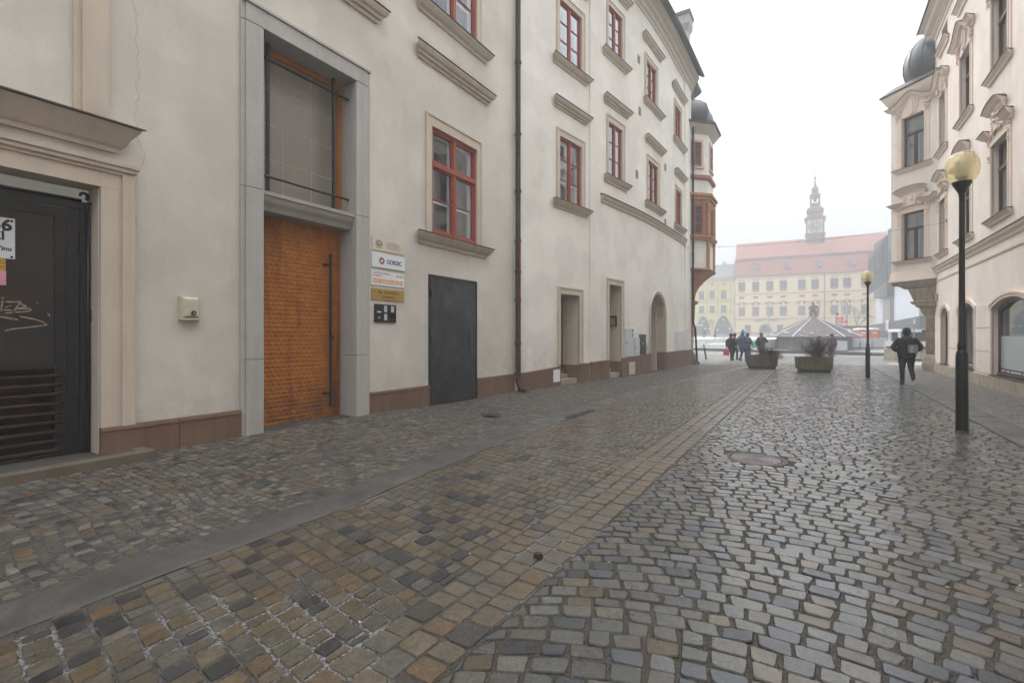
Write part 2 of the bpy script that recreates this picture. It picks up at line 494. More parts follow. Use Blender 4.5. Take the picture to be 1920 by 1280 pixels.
# ------------------------------------------------------------------ GROUND
def ground_mat(name, c1, c2, kind, **kw):
    m = bpy.data.materials.new(name); m.use_nodes = True
    n, l = m.node_tree.nodes, m.node_tree.links
    b = n['Principled BSDF']
    g = n.new('ShaderNodeNewGeometry'); pos = g.outputs['Position']
    def noise(s, d=5, r=.6):
        t = n.new('ShaderNodeTexNoise'); t.inputs['Scale'].default_value = s; t.inputs['Detail'].default_value = d
        t.inputs['Roughness'].default_value = r; l.new(pos, t.inputs['Vector']); return t.outputs['Fac']
    def mr(src, f0, f1, t0, t1):
        q = n.new('ShaderNodeMapRange'); q.inputs['From Min'].default_value = f0; q.inputs['From Max'].default_value = f1
        q.inputs['To Min'].default_value = t0; q.inputs['To Max'].default_value = t1; l.new(src, q.inputs['Value']); return q.outputs['Result']
    def mix(f, a, bb):
        q = n.new('ShaderNodeMix'); q.data_type = 'RGBA'; l.new(f, q.inputs['Factor'])
        for s, x in (('A', a), ('B', bb)):
            if isinstance(x, tuple): q.inputs[s].default_value = (*x, 1)
            else: l.new(x, q.inputs[s])
        return q.outputs['Result']
    if kind == 'stone':
        at = n.new('ShaderNodeAttribute'); at.attribute_name = 'stone'
        f = mr(noise(150, 3, .8), .32, .68, kw.get('lo', .45), kw.get('hi', 1.65))
        v = n.new('ShaderNodeVectorMath'); v.operation = 'SCALE'; l.new(at.outputs['Color'], v.inputs[0]); l.new(f, v.inputs['Scale'])
        f2 = mr(noise(33, 4, .75), .34, .66, .68, 1.34)
        v2 = n.new('ShaderNodeVectorMath'); v2.operation = 'SCALE'; l.new(v.outputs[0], v2.inputs[0]); l.new(f2, v2.inputs['Scale'])
        cur = v2.outputs[0]
        if kw.get('grit'):
            gr = mr(noise(kw['grit'][0], 6, .75), kw['grit'][1], kw['grit'][1] + .06, 0, kw['grit'][2])
            gf = n.new('ShaderNodeMath'); gf.operation = 'MULTIPLY'
            l.new(gr, gf.inputs[0]); l.new(mr(noise(140, 2), .42, .58, 0, 1), gf.inputs[1])
            cur = mix(gf.outputs[0], cur, c2)
        l.new(cur, b.inputs['Base Color'])
        l.new(mr(noise(5, 4), .35, .65, kw['r0'], kw['r1']), b.inputs['Roughness'])
        b.inputs['Specular IOR Level'].default_value = kw.get('spec', .5)
        b.inputs['Coat Weight'].default_value = kw.get('coat', 0); b.inputs['Coat Roughness'].default_value = .16; b.inputs['Coat IOR'].default_value = 1.45
        bp = n.new('ShaderNodeBump'); bp.inputs['Strength'].default_value = kw.get('bump', .45); bp.inputs['Distance'].default_value = .004
        l.new(noise(38, 6, .72), bp.inputs['Height']); l.new(bp.outputs[0], b.inputs['Normal'])
        if kw.get('coat'): l.new(bp.outputs[0], b.inputs['Coat Normal'])
    elif kind == 'gravel':
        vo = n.new('ShaderNodeTexVoronoi'); vo.inputs['Scale'].default_value = 130; l.new(pos, vo.inputs['Vector'])
        sp = n.new('ShaderNodeSeparateColor'); l.new(vo.outputs['Color'], sp.inputs[0])
        base = mix(sp.outputs[0], c1, c2)
        if kw.get('salt'):
            s1 = mr(noise(1.1, 4), .50, .58, 0, 1)
            s2 = mr(noise(60, 3), .45, .55, 0, kw['salt'])
            mm = n.new('ShaderNodeMath'); mm.operation = 'MULTIPLY'; l.new(s1, mm.inputs[0]); l.new(s2, mm.inputs[1])
            base = mix(mm.outputs[0], base, (.38, .385, .39))
        l.new(base, b.inputs['Base Color']); b.inputs['Roughness'].default_value = .85
        b.inputs['Specular IOR Level'].default_value = .3
        bp = n.new('ShaderNodeBump'); bp.inputs['Strength'].default_value = .7; bp.inputs['Distance'].default_value = .006
        l.new(vo.outputs['Distance'], bp.inputs['Height']); l.new(bp.outputs[0], b.inputs['Normal'])
    elif kind == 'asphalt':
        f = mr(noise(75, 5, .8), .34, .66, .6, 1.5)
        v = n.new('ShaderNodeVectorMath'); v.operation = 'SCALE'
        l.new(mix(mr(noise(1.8, 5), .35, .65, 0, 1), c1, c2), v.inputs[0]); l.new(f, v.inputs['Scale'])
        l.new(v.outputs[0], b.inputs['Base Color'])
        l.new(mr(noise(2.5, 4), .35, .65, .38, .7), b.inputs['Roughness'])
        bp = n.new('ShaderNodeBump'); bp.inputs['Strength'].default_value = .35; bp.inputs['Distance'].default_value = .003
        l.new(noise(160, 3), bp.inputs['Height']); l.new(bp.outputs[0], b.inputs['Normal'])
    elif kind == 'square':
        vo = n.new('ShaderNodeTexVoronoi'); vo.inputs['Scale'].default_value = 7.5; vo.inputs['Randomness'].default_value = .55; l.new(pos, vo.inputs['Vector'])
        vd = n.new('ShaderNodeTexVoronoi'); vd.feature = 'DISTANCE_TO_EDGE'; vd.inputs['Scale'].default_value = 7.5; vd.inputs['Randomness'].default_value = .55; l.new(pos, vd.inputs['Vector'])
        sp = n.new('ShaderNodeSeparateColor'); l.new(vo.outputs['Color'], sp.inputs[0])
        base = mix(sp.outputs[0], c1, c2)
        base = mix(mr(vd.outputs['Distance'], .02, .10, 0, 1), (.05, .047, .043), base)
        l.new(base, b.inputs['Base Color'])
        l.new(mr(noise(.6, 4), .35, .65, .22, .5), b.inputs['Roughness'])
        bp = n.new('ShaderNodeBump'); bp.inputs['Strength'].default_value = .5; bp.inputs['Distance'].default_value = .01
        l.new(mr(vd.outputs['Distance'], 0, .12, 0, 1), bp.inputs['Height']); l.new(bp.outputs[0], b.inputs['Normal'])
    MATS[name] = m
    return m

ST_B = ground_mat('cobble_wet', None, (.2, .2, .2), 'stone', r0=.24, r1=.46, spec=.5, coat=.6, bump=.4)
ST_A = ground_mat('cobble_brown', None, (.22, .21, .20), 'stone', r0=.38, r1=.6, spec=.5, grit=(5, .56, .35), coat=.32, bump=.4)
ST_S = ground_mat('sett_small', None, (.115, .11, .103), 'stone', r0=.42, r1=.7, spec=.45, grit=(3.0, .50, .7), bump=.6, coat=.1)
GRAV = ground_mat('joint_grit', (.022, .020, .017), (.095, .083, .070), 'gravel')
GRAVA = ground_mat('joint_grit_salt', (.028, .025, .022), (.105, .097, .088), 'gravel', salt=.5)
GRAVS = ground_mat('grit_pavement', (.027, .025, .023), (.11, .103, .096), 'gravel')
STRIP = ground_mat('smooth_strip', (.045, .043, .040), (.082, .078, .072), 'asphalt')
SQM = ground_mat('square_setts', (.14, .145, .15), (.27, .28, .29), 'square')

PAL_A = [((.120, .103, .073), 6), ((.105, .100, .084), 6), ((.128, .098, .060), 3), ((.090, .091, .088), 3), ((.038, .041, .046), 2.5), ((.140, .088, .048), .4), ((.135, .125, .105), 2)]
PAL_B = [((.100, .100, .092), 7), ((.118, .110, .090), 6), ((.060, .070, .084), 3.5), ((.120, .094, .060), 3), ((.038, .043, .052), 1.5), ((.120, .088, .066), .25), ((.130, .132, .130), 2)]
PAL_S = [((.115, .103, .082), 5), ((.085, .083, .080), 6), ((.042, .043, .046), 3.5), ((.125, .092, .055), 2.5), ((.165, .160, .148), 3), ((.150, .080, .04), .35)]

def pick(pal, n, jit=.13):
    w = np.array([p[1] for p in pal], float); w /= w.sum()
    c = np.array([p[0] for p in pal])[rs.choice(len(pal), n, p=w)]
    return np.clip(np.array([.74, .665, .565]) * c * (1 + rs.uniform(-jit, jit, (n, 1))) * (1 + rs.uniform(-.03, .03, (n, 3))), .01, 1)

def stones(name, Q, cols, base=None, inset=.010, top=.012, crown=.003, tilt=.02, material=ST_B, zf=None, rough_edge=.12, rnd_corner=(.05, .16)):
    """Q (N,4,2) corner quads"""
    N = len(Q)
    nx = np.roll(Q, -1, axis=1)
    t1 = rs.uniform(*rnd_corner, (N, 4, 1)); t2 = rs.uniform(*rnd_corner, (N, 4, 1))
    O = np.empty((N, 8, 2))
    O[:, 0::2] = Q + (nx - Q) * t1
    O[:, 1::2] = Q + (nx - Q) * (1 - t2)
    c = Q.mean(axis=1, keepdims=True)
    d = O - c
    ln = np.linalg.norm(d, axis=2, keepdims=True)
    O = c + d * (1 + rs.uniform(-rough_edge, rough_edge * .15, (N, 8, 1)) * .5)
    d = O - c; ln = np.linalg.norm(d, axis=2, keepdims=True)
    I = c + d * (1 - inset / ln)
    zb = np.array([zf(x, y) for x, y in c[:, 0]]) if zf else np.zeros(N)
    zt = zb + top + rs.uniform(-.003, .003, N)
    sl = rs.uniform(-tilt, tilt, (N, 1, 2))
    def zz(P, off):
        return (zt[:, None] + ((P - c) * sl).sum(axis=2) + off)[..., None]
    V = np.concatenate([np.concatenate([O, np.broadcast_to((zb - .03)[:, None, None], (N, 8, 1))], 2),
                        np.concatenate([O, zz(O, -.007)], 2),
                        np.concatenate([I, zz(I, 0)], 2),
                        np.concatenate([c, zz(c, crown)], 2)], axis=1)      # N,25,3
    F4 = []
    for r in (0, 8):
        for j in range(8):
            F4.append((r + j, r + (j + 1) % 8, r + 8 + (j + 1) % 8, r + 8 + j))
    F3 = [(16 + j, 16 + (j + 1) % 8, 24) for j in range(8)]
    F4 = np.array(F4); F3 = np.array(F3)
    off = (np.arange(N) * 25)[:, None, None]
    f4 = (F4[None] + off).reshape(N, -1); f3 = (F3[None] + off).reshape(N, -1)
    loops = np.concatenate([f4, f3], axis=1).ravel()
    tot = np.tile(np.array([4] * 16 + [3] * 8), N)
    start = np.concatenate([[0], np.cumsum(tot)[:-1]])
    me = bpy.data.meshes.new(name)
    me.vertices.add(N * 25); me.vertices.foreach_set('co', V.ravel())
    me.loops.add(len(loops)); me.loops.foreach_set('vertex_index', loops.astype(np.int32))
    me.polygons.add(len(tot)); me.polygons.foreach_set('loop_start', start.astype(np.int32)); me.polygons.foreach_set('loop_total', tot.astype(np.int32))
    sm = np.tile(np.array([False] * 24), N); me.polygons.foreach_set('use_smooth', sm)
    at = me.attributes.new('stone', 'FLOAT_COLOR', 'POINT')
    C4 = np.ones((N, 25, 4)); C4[:, :, :3] = cols[:, None]
    at.data.foreach_set('color', C4.ravel())
    me.materials.append(material)
    me.update(calc_edges=True)
    o = bpy.data.objects.new(name, me); COL.objects.link(o)
    return struct(o)

def courses(q0, q1, dq, plo, phi, wlo, whi, fmap, gap=.012, jit=.006, dqj=.1, keep=None, arc=None):
    out = []
    q = q0
    while q < q1:
        h = dq * rnd.uniform(1 - dqj, 1 + dqj)
        a, b = plo(q), phi(q)
        p = a
        first = rnd.uniform(.4, 1)
        while p < b - .03:
            w = rnd.uniform(wlo, whi) * first; first = 1
            if p + w > b - .04: w = b - p
            g = gap / 2 * rnd.uniform(.6, 1.6)
            cs = [(p + g, q + g), (p + w - g, q + g), (p + w - g, q + h - g), (p + g, q + h - g)]
            cs = [arc(x, q, y - q) if arc else fmap(x, y) for x, y in cs]
            cs = [(x + rnd.uniform(-jit, jit), y + rnd.uniform(-jit, jit)) for x, y in cs]
            cx = sum(c[0] for c in cs) / 4; cyy = sum(c[1] for c in cs) / 4
            if keep is None or keep(cx, cyy): out.append(cs)
            p += w
        q += h
    return np.array(out)

EG = [(-5, -3.5), (0, -3.53), (3, -3.58), (5.3, -3.80), (9, -3.92), (12.6, -3.89), (17.8, -3.62), (25.7, -2.75), (31, -2.2)]
def eg(s):
    return float(np.interp(s, [e[0] for e in EG], [e[1] for e in EG])) + .012 * math.sin(s * 2.9) + .009 * math.sin(s * 6.7 + 1)
BX, BW, KX = -1.43, .50, 2.45          # band edge, band width, right kerb line
# base sheets
g = MB().use(GRAV)
ys = [-60, -8, 50, 80, 150, 700]
for y0, y1 in zip(ys, ys[1:]):
    g.add([(-400, y0, gz(y0) - .03), (400, y0, gz(y0) - .03), (400, y1, gz(y1) - .03), (-400, y1, gz(y1) - .03)], [(0, 1, 2, 3)])
struct(g.build('ground', GRAV))
def sheet(name, m, left, right, s0, s1, z, zl=None, n=40):
    b = MB().use(m)
    for i in range(n):
        a, c = s0 + (s1 - s0) * i / n, s0 + (s1 - s0) * (i + 1) / n
        b.add([(left(a), a, (zl or (lambda s: z))(a)), (right(a), a, z), (right(c), c, z), (left(c), c, (zl or (lambda s: z))(c))], [(0, 1, 2, 3)])
    return struct(b.build(name))
sheet('road_bed', GRAVA, lambda s: eg(s), lambda s: BX, -4, 31, .0025)
sheet('road', GRAV, lambda s: BX, lambda s: KX, -4, 31, .001)
def side_h(a):     # pavement rises a little towards the doorways of the first house
    return .085 * max(0, min(1, (8.6 - a) / 2.4))
def zside(x, y):
    e = eg(y) - .40
    return side_h(y) * max(0, min(1, (e - x) / max(.1, e + 7.12)))
sheet('pavement', GRAVS, lambda s: min(wx(s) - .5, -7.5) if s < 15 else wx(s) - .4, lambda s: eg(s) - .40, -4, 27.9, .004, zl=lambda s: .004 + side_h(s) * 1.05, n=60)
# smooth gutter strip with its thin light edge
b = MB().use(STRIP)
EDGE = mat('strip_edge_stone', (.085, .083, .08), .6, .2, 4, .2, 80, .3, 90)
n = 90
for i in range(n):
    a, c = -4 + 35 * i / n, -4 + 35 * (i + 1) / n
    b.use(STRIP)
    b.box8([(eg(a) - .41, a, -.03), (eg(a) - .045, a, -.03), (eg(c) - .045, c, -.03), (eg(c) - .41, c, -.03),
            (eg(a) - .41, a, .010), (eg(a) - .045, a, .007), (eg(c) - .045, c, .007), (eg(c) - .41, c, .010)])
    b.use(EDGE)
    b.box8([(eg(a) - .045, a, -.03), (eg(a), a, -.03), (eg(c), c, -.03), (eg(c) - .045, c, -.03),
            (eg(a) - .045, a, .009), (eg(a), a, .007), (eg(c), c, .007), (eg(c) - .045, c, .009)])
struct(b.build('gutter_strip'))
b = MB()
for i in range(60):
    a, c = 0 + 31 * i / 60, 0 + 31 * (i + 1) / 60
    b.use(EDGE).box(KX, KX + .05, a, c, -.03, .018)
    b.use(STRIP).box(KX + .05, KX + .50, a, c, -.03, .014)
struct(b.build('gutter_strip'))
sheet('pavement', GRAVS, lambda s: KX + .5, lambda s: 4.7, 0, 31, .004)

inman = lambda x, y: math.hypot(x + .62, y - 6.76) > .37
# road, right half: arched courses
def arc_c(p):
    if p < .9: return -.22 * p * p
    return -.22 * .81 - .396 * (p - .9)
def arcB(p, q, dy):
    ph = math.atan(.44 * min(p, .9))
    x = p + dy * math.cos(ph) * math.sin(ph)
    return (min(max(x, BX + .012), KX - .012), q + arc_c(p) + dy * math.cos(ph) ** 2 + .02 * math.sin(q * 1.3 + p * 2))
QB = courses(0.2, 31.5, .122, lambda q: BX + .01, lambda q: KX - .01, .115, .180, lambda p, q: (p, q - .2 * (p - .1) ** 2 + .02 * math.sin(q * 1.3 + p * 2)), gap=.011, jit=.010, keep=inman, arc=arcB)
stones('cobbled_road', QB, np.clip(pick(PAL_B, len(QB), .26) * np.array([.78, .88, 1.06]), .008, 1), inset=.0055, top=.010, crown=.0002, tilt=.045, rough_edge=.2, material=ST_B, rnd_corner=(.04, .15))
# road, left half: courses across the street
QA = courses(-.5, 31, .138, lambda q: eg(q) + .002, lambda q: BX - BW - .004, .09, .145, lambda p, q: (p, q - .155 * (p + 2.7)), gap=.010, jit=.007, keep=lambda x, y: x > eg(y) - .0)
stones('cobbled_road', QA, pick(PAL_A, len(QA), .22) * np.array([.86, .88, .94]), inset=.005, top=.009, crown=.0003, tilt=.022, rough_edge=.18, material=ST_A)
# three-row band
QD = courses(BX - BW, BX - .01, BW / 3.001, lambda q: 0.0, lambda q: 31, .13, .20, lambda p, q: (q, p), gap=.010, jit=.005, dqj=.0)
QD = QD[:, ::-1]
palD = [((.122, .108, .083), 5), ((.108, .101, .086), 5), ((.130, .100, .064), 3), ((.098, .098, .094), 3), ((.055, .055, .055), .4)]
stones('cobbled_road', QD, pick(palD, len(QD), .08), inset=.005, top=.010, crown=.0003, tilt=.012, material=ST_A)
# left pavement: small setts laid in fans
def fan(p, q):
    w = 1.15
    t = ((p + 50) % w) / w - .5
    return (p, q + .16 * t * t + .05 * math.sin(p * 2.2 + q * .7))
QS = courses(-1.5, 27.8, .088, lambda q: wx(q) - .05, lambda q: eg(q) - .42, .075, .115, fan, gap=.007, jit=.014, dqj=.3, keep=lambda x, y: x < eg(y) - .44 and x > wx(y) + .0)
stones('pavement', QS, pick(PAL_S, len(QS), .2) * np.array([1.02, 1.08, 1.16]), inset=.006, top=.006, crown=.0005, tilt=.03, material=ST_S, zf=zside, rough_edge=.3)
QR = courses(6, 30.5, .088, lambda q: KX + .52, lambda q: 4.48, .075, .115, fan, gap=.008, jit=.010, dqj=.15)
PAL_R = [((.13, .13, .135), 6), ((.10, .10, .105), 5), ((.17, .17, .175), 4), ((.13, .11, .09), 2)]
stones('pavement', QR, pick(PAL_R, len(QR), .14), inset=.008, top=.010, crown=.001, tilt=.03, material=ST_S)
# square: rising sheet with kerb lines
b = MB().use(SQM)
ys = [31, 40, 50, 60, 80, 110, 150, 260]
for y0, y1 in zip(ys, ys[1:]):
    b.add([(-160, y0, gz(y0) + .004), (140, y0, gz(y0) + .004), (140, y1, gz(y1) + .004), (-160, y1, gz(y1) + .004)], [(0, 1, 2, 3)])
b.add([(-60, 27.9, .006), (wx(27.5) , 27.9, .006), (wx(27.5), 31, .006), (-60, 31, .006)], [(0, 1, 2, 3)])
struct(b.build('square'))
QX = courses(27.95, 44, .13, lambda q: -9 if q < 31 else -14, lambda q: (eg(q) - .45 if q < 31 else 9.5), .12, .19, lambda p, q: (p, q + .03 * math.sin(p * .7)), gap=.018, jit=.008)
PAL_X = [((.15, .155, .16), 6), ((.20, .205, .21), 5), ((.10, .108, .12), 4), ((.17, .16, .14), 2)]
stones('square', QX, pick(PAL_X, len(QX)), inset=.010, top=.014, crown=.0003, tilt=.03, material=ST_B)
b = MB().use(mat('kerb_dark', (.07, .07, .07), .6, .2, 3))
b.box8([(-40, 63.3, .0), (30, 37.4, 0), (30, 37.6, 0), (-40, 63.5, 0), (-40, 63.3, gz(63) + .10), (30, 37.4, .10), (30, 37.6, .10), (-40, 63.5, gz(63) + .10)])
struct(b.build('kerb'))
# snow left on the square
b = MB()
for (xa, xb, ya, yb) in ((-60, -13, 80, 100), (-13, -5, 84, 97), (-4.5, 9, 54.3, 55.2), (-12, -3, 66, 69), (-3, 5, 60.5, 61.6), (3.2, 7, 66, 75), (-30, -12, 60, 62), (3.4, 6, 33.2, 34.0), (4.6, 6.6, 35.5, 36.2)):
    k = 22
    top, bot = [], []
    for i in range(k + 1):
        x = xa + (xb - xa) * i / k
        e = math.sin(math.pi * i / k) ** .35
        w = (yb - ya) / 2; c = (ya + yb) / 2
        top.append((x, c + w * e * rnd.uniform(.75, 1.0))); bot.append((x, c - w * e * rnd.uniform(.75, 1.0)))
    for i in range(k):
        q = [bot[i], bot[i + 1], top[i + 1], top[i]]
        b.add([(x, y, gz(y) + .03) for x, y in q], [(0, 1, 2, 3)])
struct(b.build('snow', SNOWM), 'stuff')

# ------------------------------------------------------------------ LEFT HOUSE 1 (garage, portal)
h1 = empty('town_house', (-7.12, 3, 0)); h1.location = (0, 0, 0)
tag(h1, 'cream plastered house with tall granite doorway, wooden door and garage gate, nearest on the left', 'building', 'plastered houses along the left side of the street')
EZ = 15.15
GAR = dict(a0=-1.7, a1=2.19, z0=.0, z1=3.30, d=.30)
POR = dict(a0=4.0, a1=6.06, z0=.0, z1=6.36, d=.45)
GDR = dict(a0=7.90, a1=9.66, z0=.0, z1=2.91, d=.05)
W1 = dict(a0=7.99, a1=9.66, z0=3.81, z1=6.17, d=.82)
W1u = dict(a0=7.99, a1=9.66, z0=8.78, z1=11.14, d=.82)
W0u = dict(a0=4.2, a1=5.87, z0=8.78, z1=11.14, d=.82)
mb = MB()
wall(mb, F_L1, -20, 11.42, -.1, EZ, [GAR, POR, GDR, W1, W1u, W0u], wmat=PLASTER, rmat=TRIM)
mb.use(PLASTER)
mb.add([(-7.12, -20, 0), (-18, -20, 0), (-18, -20, EZ), (-7.12, -20, EZ)], [(0, 1, 2, 3)])
mb.add([(-18, -20, 0), (-18, 11.42, 0), (-18, 11.42, EZ), (-18, -20, EZ)], [(0, 1, 2, 3)])
mb.build('wall', parent=h1)
# plaster relief left of the portal: raised frame of a blind bay above the garage
mb = MB().use(TRIM)
fbox(mb, F_L1, 2.03, 2.27, 4.08, EZ - .3, 0, .07); fbox(mb, F_L1, 1.96, 2.03, 4.08, EZ - .3, 0, .035)
mb.build('pilaster', parent=h1)
mb = MB().use(TRIM)
for (a0, a1, z0, z1, o) in ((2.20, 2.50, .47, 3.47, .05), (2.40, 2.53, .47, 3.50, .075)):
    fbox(mb, F_L1, a0, a1, z0, z1, -.0, o)
fbox(mb, F_L1, -2.0, 2.50, 3.30, 3.478, 0, .052)
fprof(mb, F_L1, -2.0, 2.45, [(.0, 3.48), (.07, 3.48), (.07, 3.51), (.10, 3.525), (.10, 3.56), (.12, 3.575), (.12, 3.61), (0, 3.61)])
fprof(mb, F_L1, -2.0, 2.33, [(0, 3.74), (.05, 3.74), (.06, 3.79), (.10, 3.82), (.13, 3.90), (.20, 3.99), (.22, 4.03), (0, 4.03)])
mb.use(FLASH)
fprof(mb, F_L1, -2.0, 2.33, [(0, 4.034), (.25, 4.034), (.25, 4.052), (0, 4.10)])
mb.build('garage_surround', parent=h1, smooth='auto')
# garage gate
GP = -.28
gd = MB()
gd.use(STEEL)
fbox(gd, F_L1, -1.7, 2.17, 3.05, 3.14, GP - .03, GP + .05)
fbox(gd, F_L1, 2.10, 2.17, .10, 3.05, GP - .03, GP + .05)
fbox(gd, F_L1, 1.98, 2.09, .12, 3.04, GP - .03, GP + .02)
fbox(gd, F_L1, 1.88, 1.98, .12, 3.04, GP - .03, GP + .008)
fbox(gd, F_L1, -1.7, 1.88, 2.93, 3.04, GP - .03, GP + .010)
fbox(gd, F_L1, -1.7, 1.88, 1.18, 1.24, GP - .03, GP + .012)
fbox(gd, F_L1, -1.7, 1.98, .10, .20, GP - .03, GP + .012)
for z in [.35 + .28 * k for k in range(10)]:
    for a in (1.925, 2.0):
        gd.ball(F_L1.p(a, z, GP + .012 if a < 1.95 else GP + .02), .011, 6, 4)
for a in [-1 + .42 * k for k in range(7)]:
    gd.ball(F_L1.p(a, 2.975, GP + .012), .011, 6, 4)
# hinges
for z in (.62, 2.55):
    gd.tube([F_L1.p(2.095, z, GP + .06), F_L1.p(2.095, z + .22, GP + .06)], .016, 8)
gate = gd.build('gate', parent=h1)
mb = MB().use(DOORPANEL)
fbox(mb, F_L1, -1.7, 1.90, 1.22, 2.95, GP - .05, GP - .012)
mb.build('panel', parent=gate)
mb = MB().use(RUST)
for k in range(9):
    z = .24 + .107 * k
    mb.tube([F_L1.p(-1.7, z, GP + .012), F_L1.p(1.93, z, GP + .012)], .021, 8)
    mb.add([F_L1.p(-1.7, z + .02, GP - .04), F_L1.p(1.9, z + .02, GP - .04), F_L1.p(1.9, z + .085, GP - .0), F_L1.p(-1.7, z + .085, GP - .0)], [(0, 1, 2, 3)])
    mb.ball(F_L1.p(1.93, z, GP + .02), .022, 6, 4)
mb.use(DARKIN); fbox(mb, F_L1, -1.7, 1.92, .18, 1.2, GP - .06, GP - .045)
mb.build('louvre', parent=gate, smooth='auto')
def scroll(mb, c, r, turns, start, sgn, o, w=.022):
    pts = []
    for i in range(22):
        t = i / 21; a = start + sgn * turns * 2 * math.pi * t; q = r * (1 - .72 * t)
        pts.append(F_L1.p(c[0] + q * math.cos(a), c[1] + q * math.sin(a), o))
    mb.tube(pts, [w * (1 - .35 * i / 21) for i in range(22)], 6)
mb = MB().use(STEEL)
scroll(mb, (2.11, 3.21), .055, .7, -.9, 1, GP + .07)
scroll(mb, (2.20, 3.09), .055, .7, 2.4, -1, GP + .07)
scroll(mb, (2.165, 1.83), .04, .7, -1.3, 1, GP + .07, .016)
scroll(mb, (2.165, 1.75), .04, .7, 1.3, -1, GP + .07, .016)
mb.tube([F_L1.p(-1.7, 3.15, GP + .06), F_L1.p(2.10, 3.15, GP + .06)], .02, 6)
mb.tube([F_L1.p(2.165, .12, GP + .06), F_L1.p(2.165, 3.14, GP + .06)], .02, 6)
mb.build('scroll_iron', parent=gate, smooth=True)
mb = MB().use(mat('chalk_scribble', (.36, .27, .19), .9, .3, 30, .3, 120))
def stroke(pts, w=.012):
    P = [Vector(F_L1.p(a, z, GP - .006)) for a, z in pts]
    for p, q in zip(P, P[1:]):
        d = (q - p); nv = Vector((0, -d.z, d.y)).normalized() * w / 2
        mb.add([p - nv, q - nv, q + nv, p + nv], [(0, 1, 2, 3)])
def GG(px, py):   # position on the gate sheet from the close-up's coordinates
    u, v = px * .1718, 480 + py * .1718
    r = (u - 960) / 900; D = 7.406 / (.532 - .847 * r)
    return ((.532 * r + .847) * D, 1.55 + (630 - v) / 900 * D)
for s in ([(-60, 470), (35, 450), (10, 600)], [(10, 500), (180, 500), (230, 497), (150, 600)], [(60, 560), (120, 540)], [(200, 510), (290, 548), (150, 580), (240, 575), (320, 572), (340, 585), (320, 600), (220, 610), (60, 620)],
          [(-60, 650), (200, 695)], [(220, 658), (380, 690), (460, 715), (515, 750)], [(515, 750), (380, 768), (250, 783), (120, 798), (50, 818)], [(0, 585), (140, 590)]):
    stroke([GG(*p) for p in s])
stroke([GG(515, 620), GG(548, 655)], .012); stroke([GG(400, 510), GG(415, 512)], .012)
mb.use(STEEL)
stroke([GG(0, 430), GG(40, 490), (GG(130, 580)), GG(205, 690)], .014)
mb.build('scribble', parent=gate)
# notices on the gate: things of their own
def text_obj(body, size, m, loc, rot, parent, name='lettering', align='CENTER', ext=.0012, bold=0, sx=1.0):
    cu = bpy.data.curves.new(name, 'FONT')
    cu.body = body; cu.size = size; cu.extrude = ext; cu.offset = bold; cu.align_x = align; cu.align_y = 'CENTER'
    cu.materials.append(m)
    o = bpy.data.objects.new(name, cu); COL.objects.link(o)
    bpy.context.view_layer.update()
    me = bpy.data.meshes.new_from_object(o.evaluated_get(bpy.context.evaluated_depsgraph_get()))
    bpy.data.objects.remove(o); bpy.data.curves.remove(cu)
    o = bpy.data.objects.new(name, me); COL.objects.link(o)
    if not me.materials: me.materials.append(m)
    o.location = loc; o.rotation_euler = rot; o.scale = (sx, 1, 1); o.parent = parent
    return o
WROT = (R(90), 0, R(90))      # lettering on the left walls, reading towards +Y
INK = mat('sign_ink_dark', (.02, .02, .025), .5, 0, fine=0)
SIGNW = mat('sign_white', (.66, .69, .72), .35, .03, 3, .02)
def plate(name, F, a0, a1, z0, z1, o0, o1, m, label, cat, group=None):
    b = MB().use(m); fbox(b, F, a0, a1, z0, z1, o0, o1)
    o = b.build(name); o.data.materials
    bev = o.modifiers.new('b', 'BEVEL'); bev.width = .002; bev.segments = 1
    return tag(o, label, cat, group)
s = plate('notice', F_L1, .86, 1.556, 2.39, 2.83, GP - .011, GP + .002, SIGNW, 'white notice with large black 56 screwed to the brown gate', 'sign')
text_obj('56', .165, INK, F_L1.p(1.532, 2.745, GP + .003), WROT, s, align='RIGHT', bold=.006)
text_obj('ZÍ', .12, INK, F_L1.p(1.478, 2.625, GP + .003), WROT, s, align='RIGHT', bold=.003)
text_obj('třinu', .066, INK, F_L1.p(1.530, 2.495, GP + .003), WROT, s, align='RIGHT', bold=.002)
b = MB().use(BLACKP)
for z in (2.80, 2.41): b.ball(F_L1.p(1.53, z, GP + .002), (.006, .013, .013), 8, 5)
b.build('screw', parent=s)
s = plate('sticker', F_L1, 1.1, 1.484, 2.26, 2.385, GP - .011, GP - .004, mat('sticker_yellow', (.60, .36, .03), .5, .08, 6), 'yellow sticker with black print under the white notice', 'sticker')
text_obj('DO', .05, INK, F_L1.p(1.478, 2.345, GP - .003), WROT, s, align='RIGHT')
text_obj('om', .03, INK, F_L1.p(1.478, 2.30, GP - .003), WROT, s, align='RIGHT')
plate('paper_note', F_L1, 1.1, 1.489, 2.10, 2.258, GP - .011, GP - .005, mat('paper_pink', (.62, .30, .36), .8, .15, 9), 'faded pink paper note stuck below the yellow sticker', 'note')
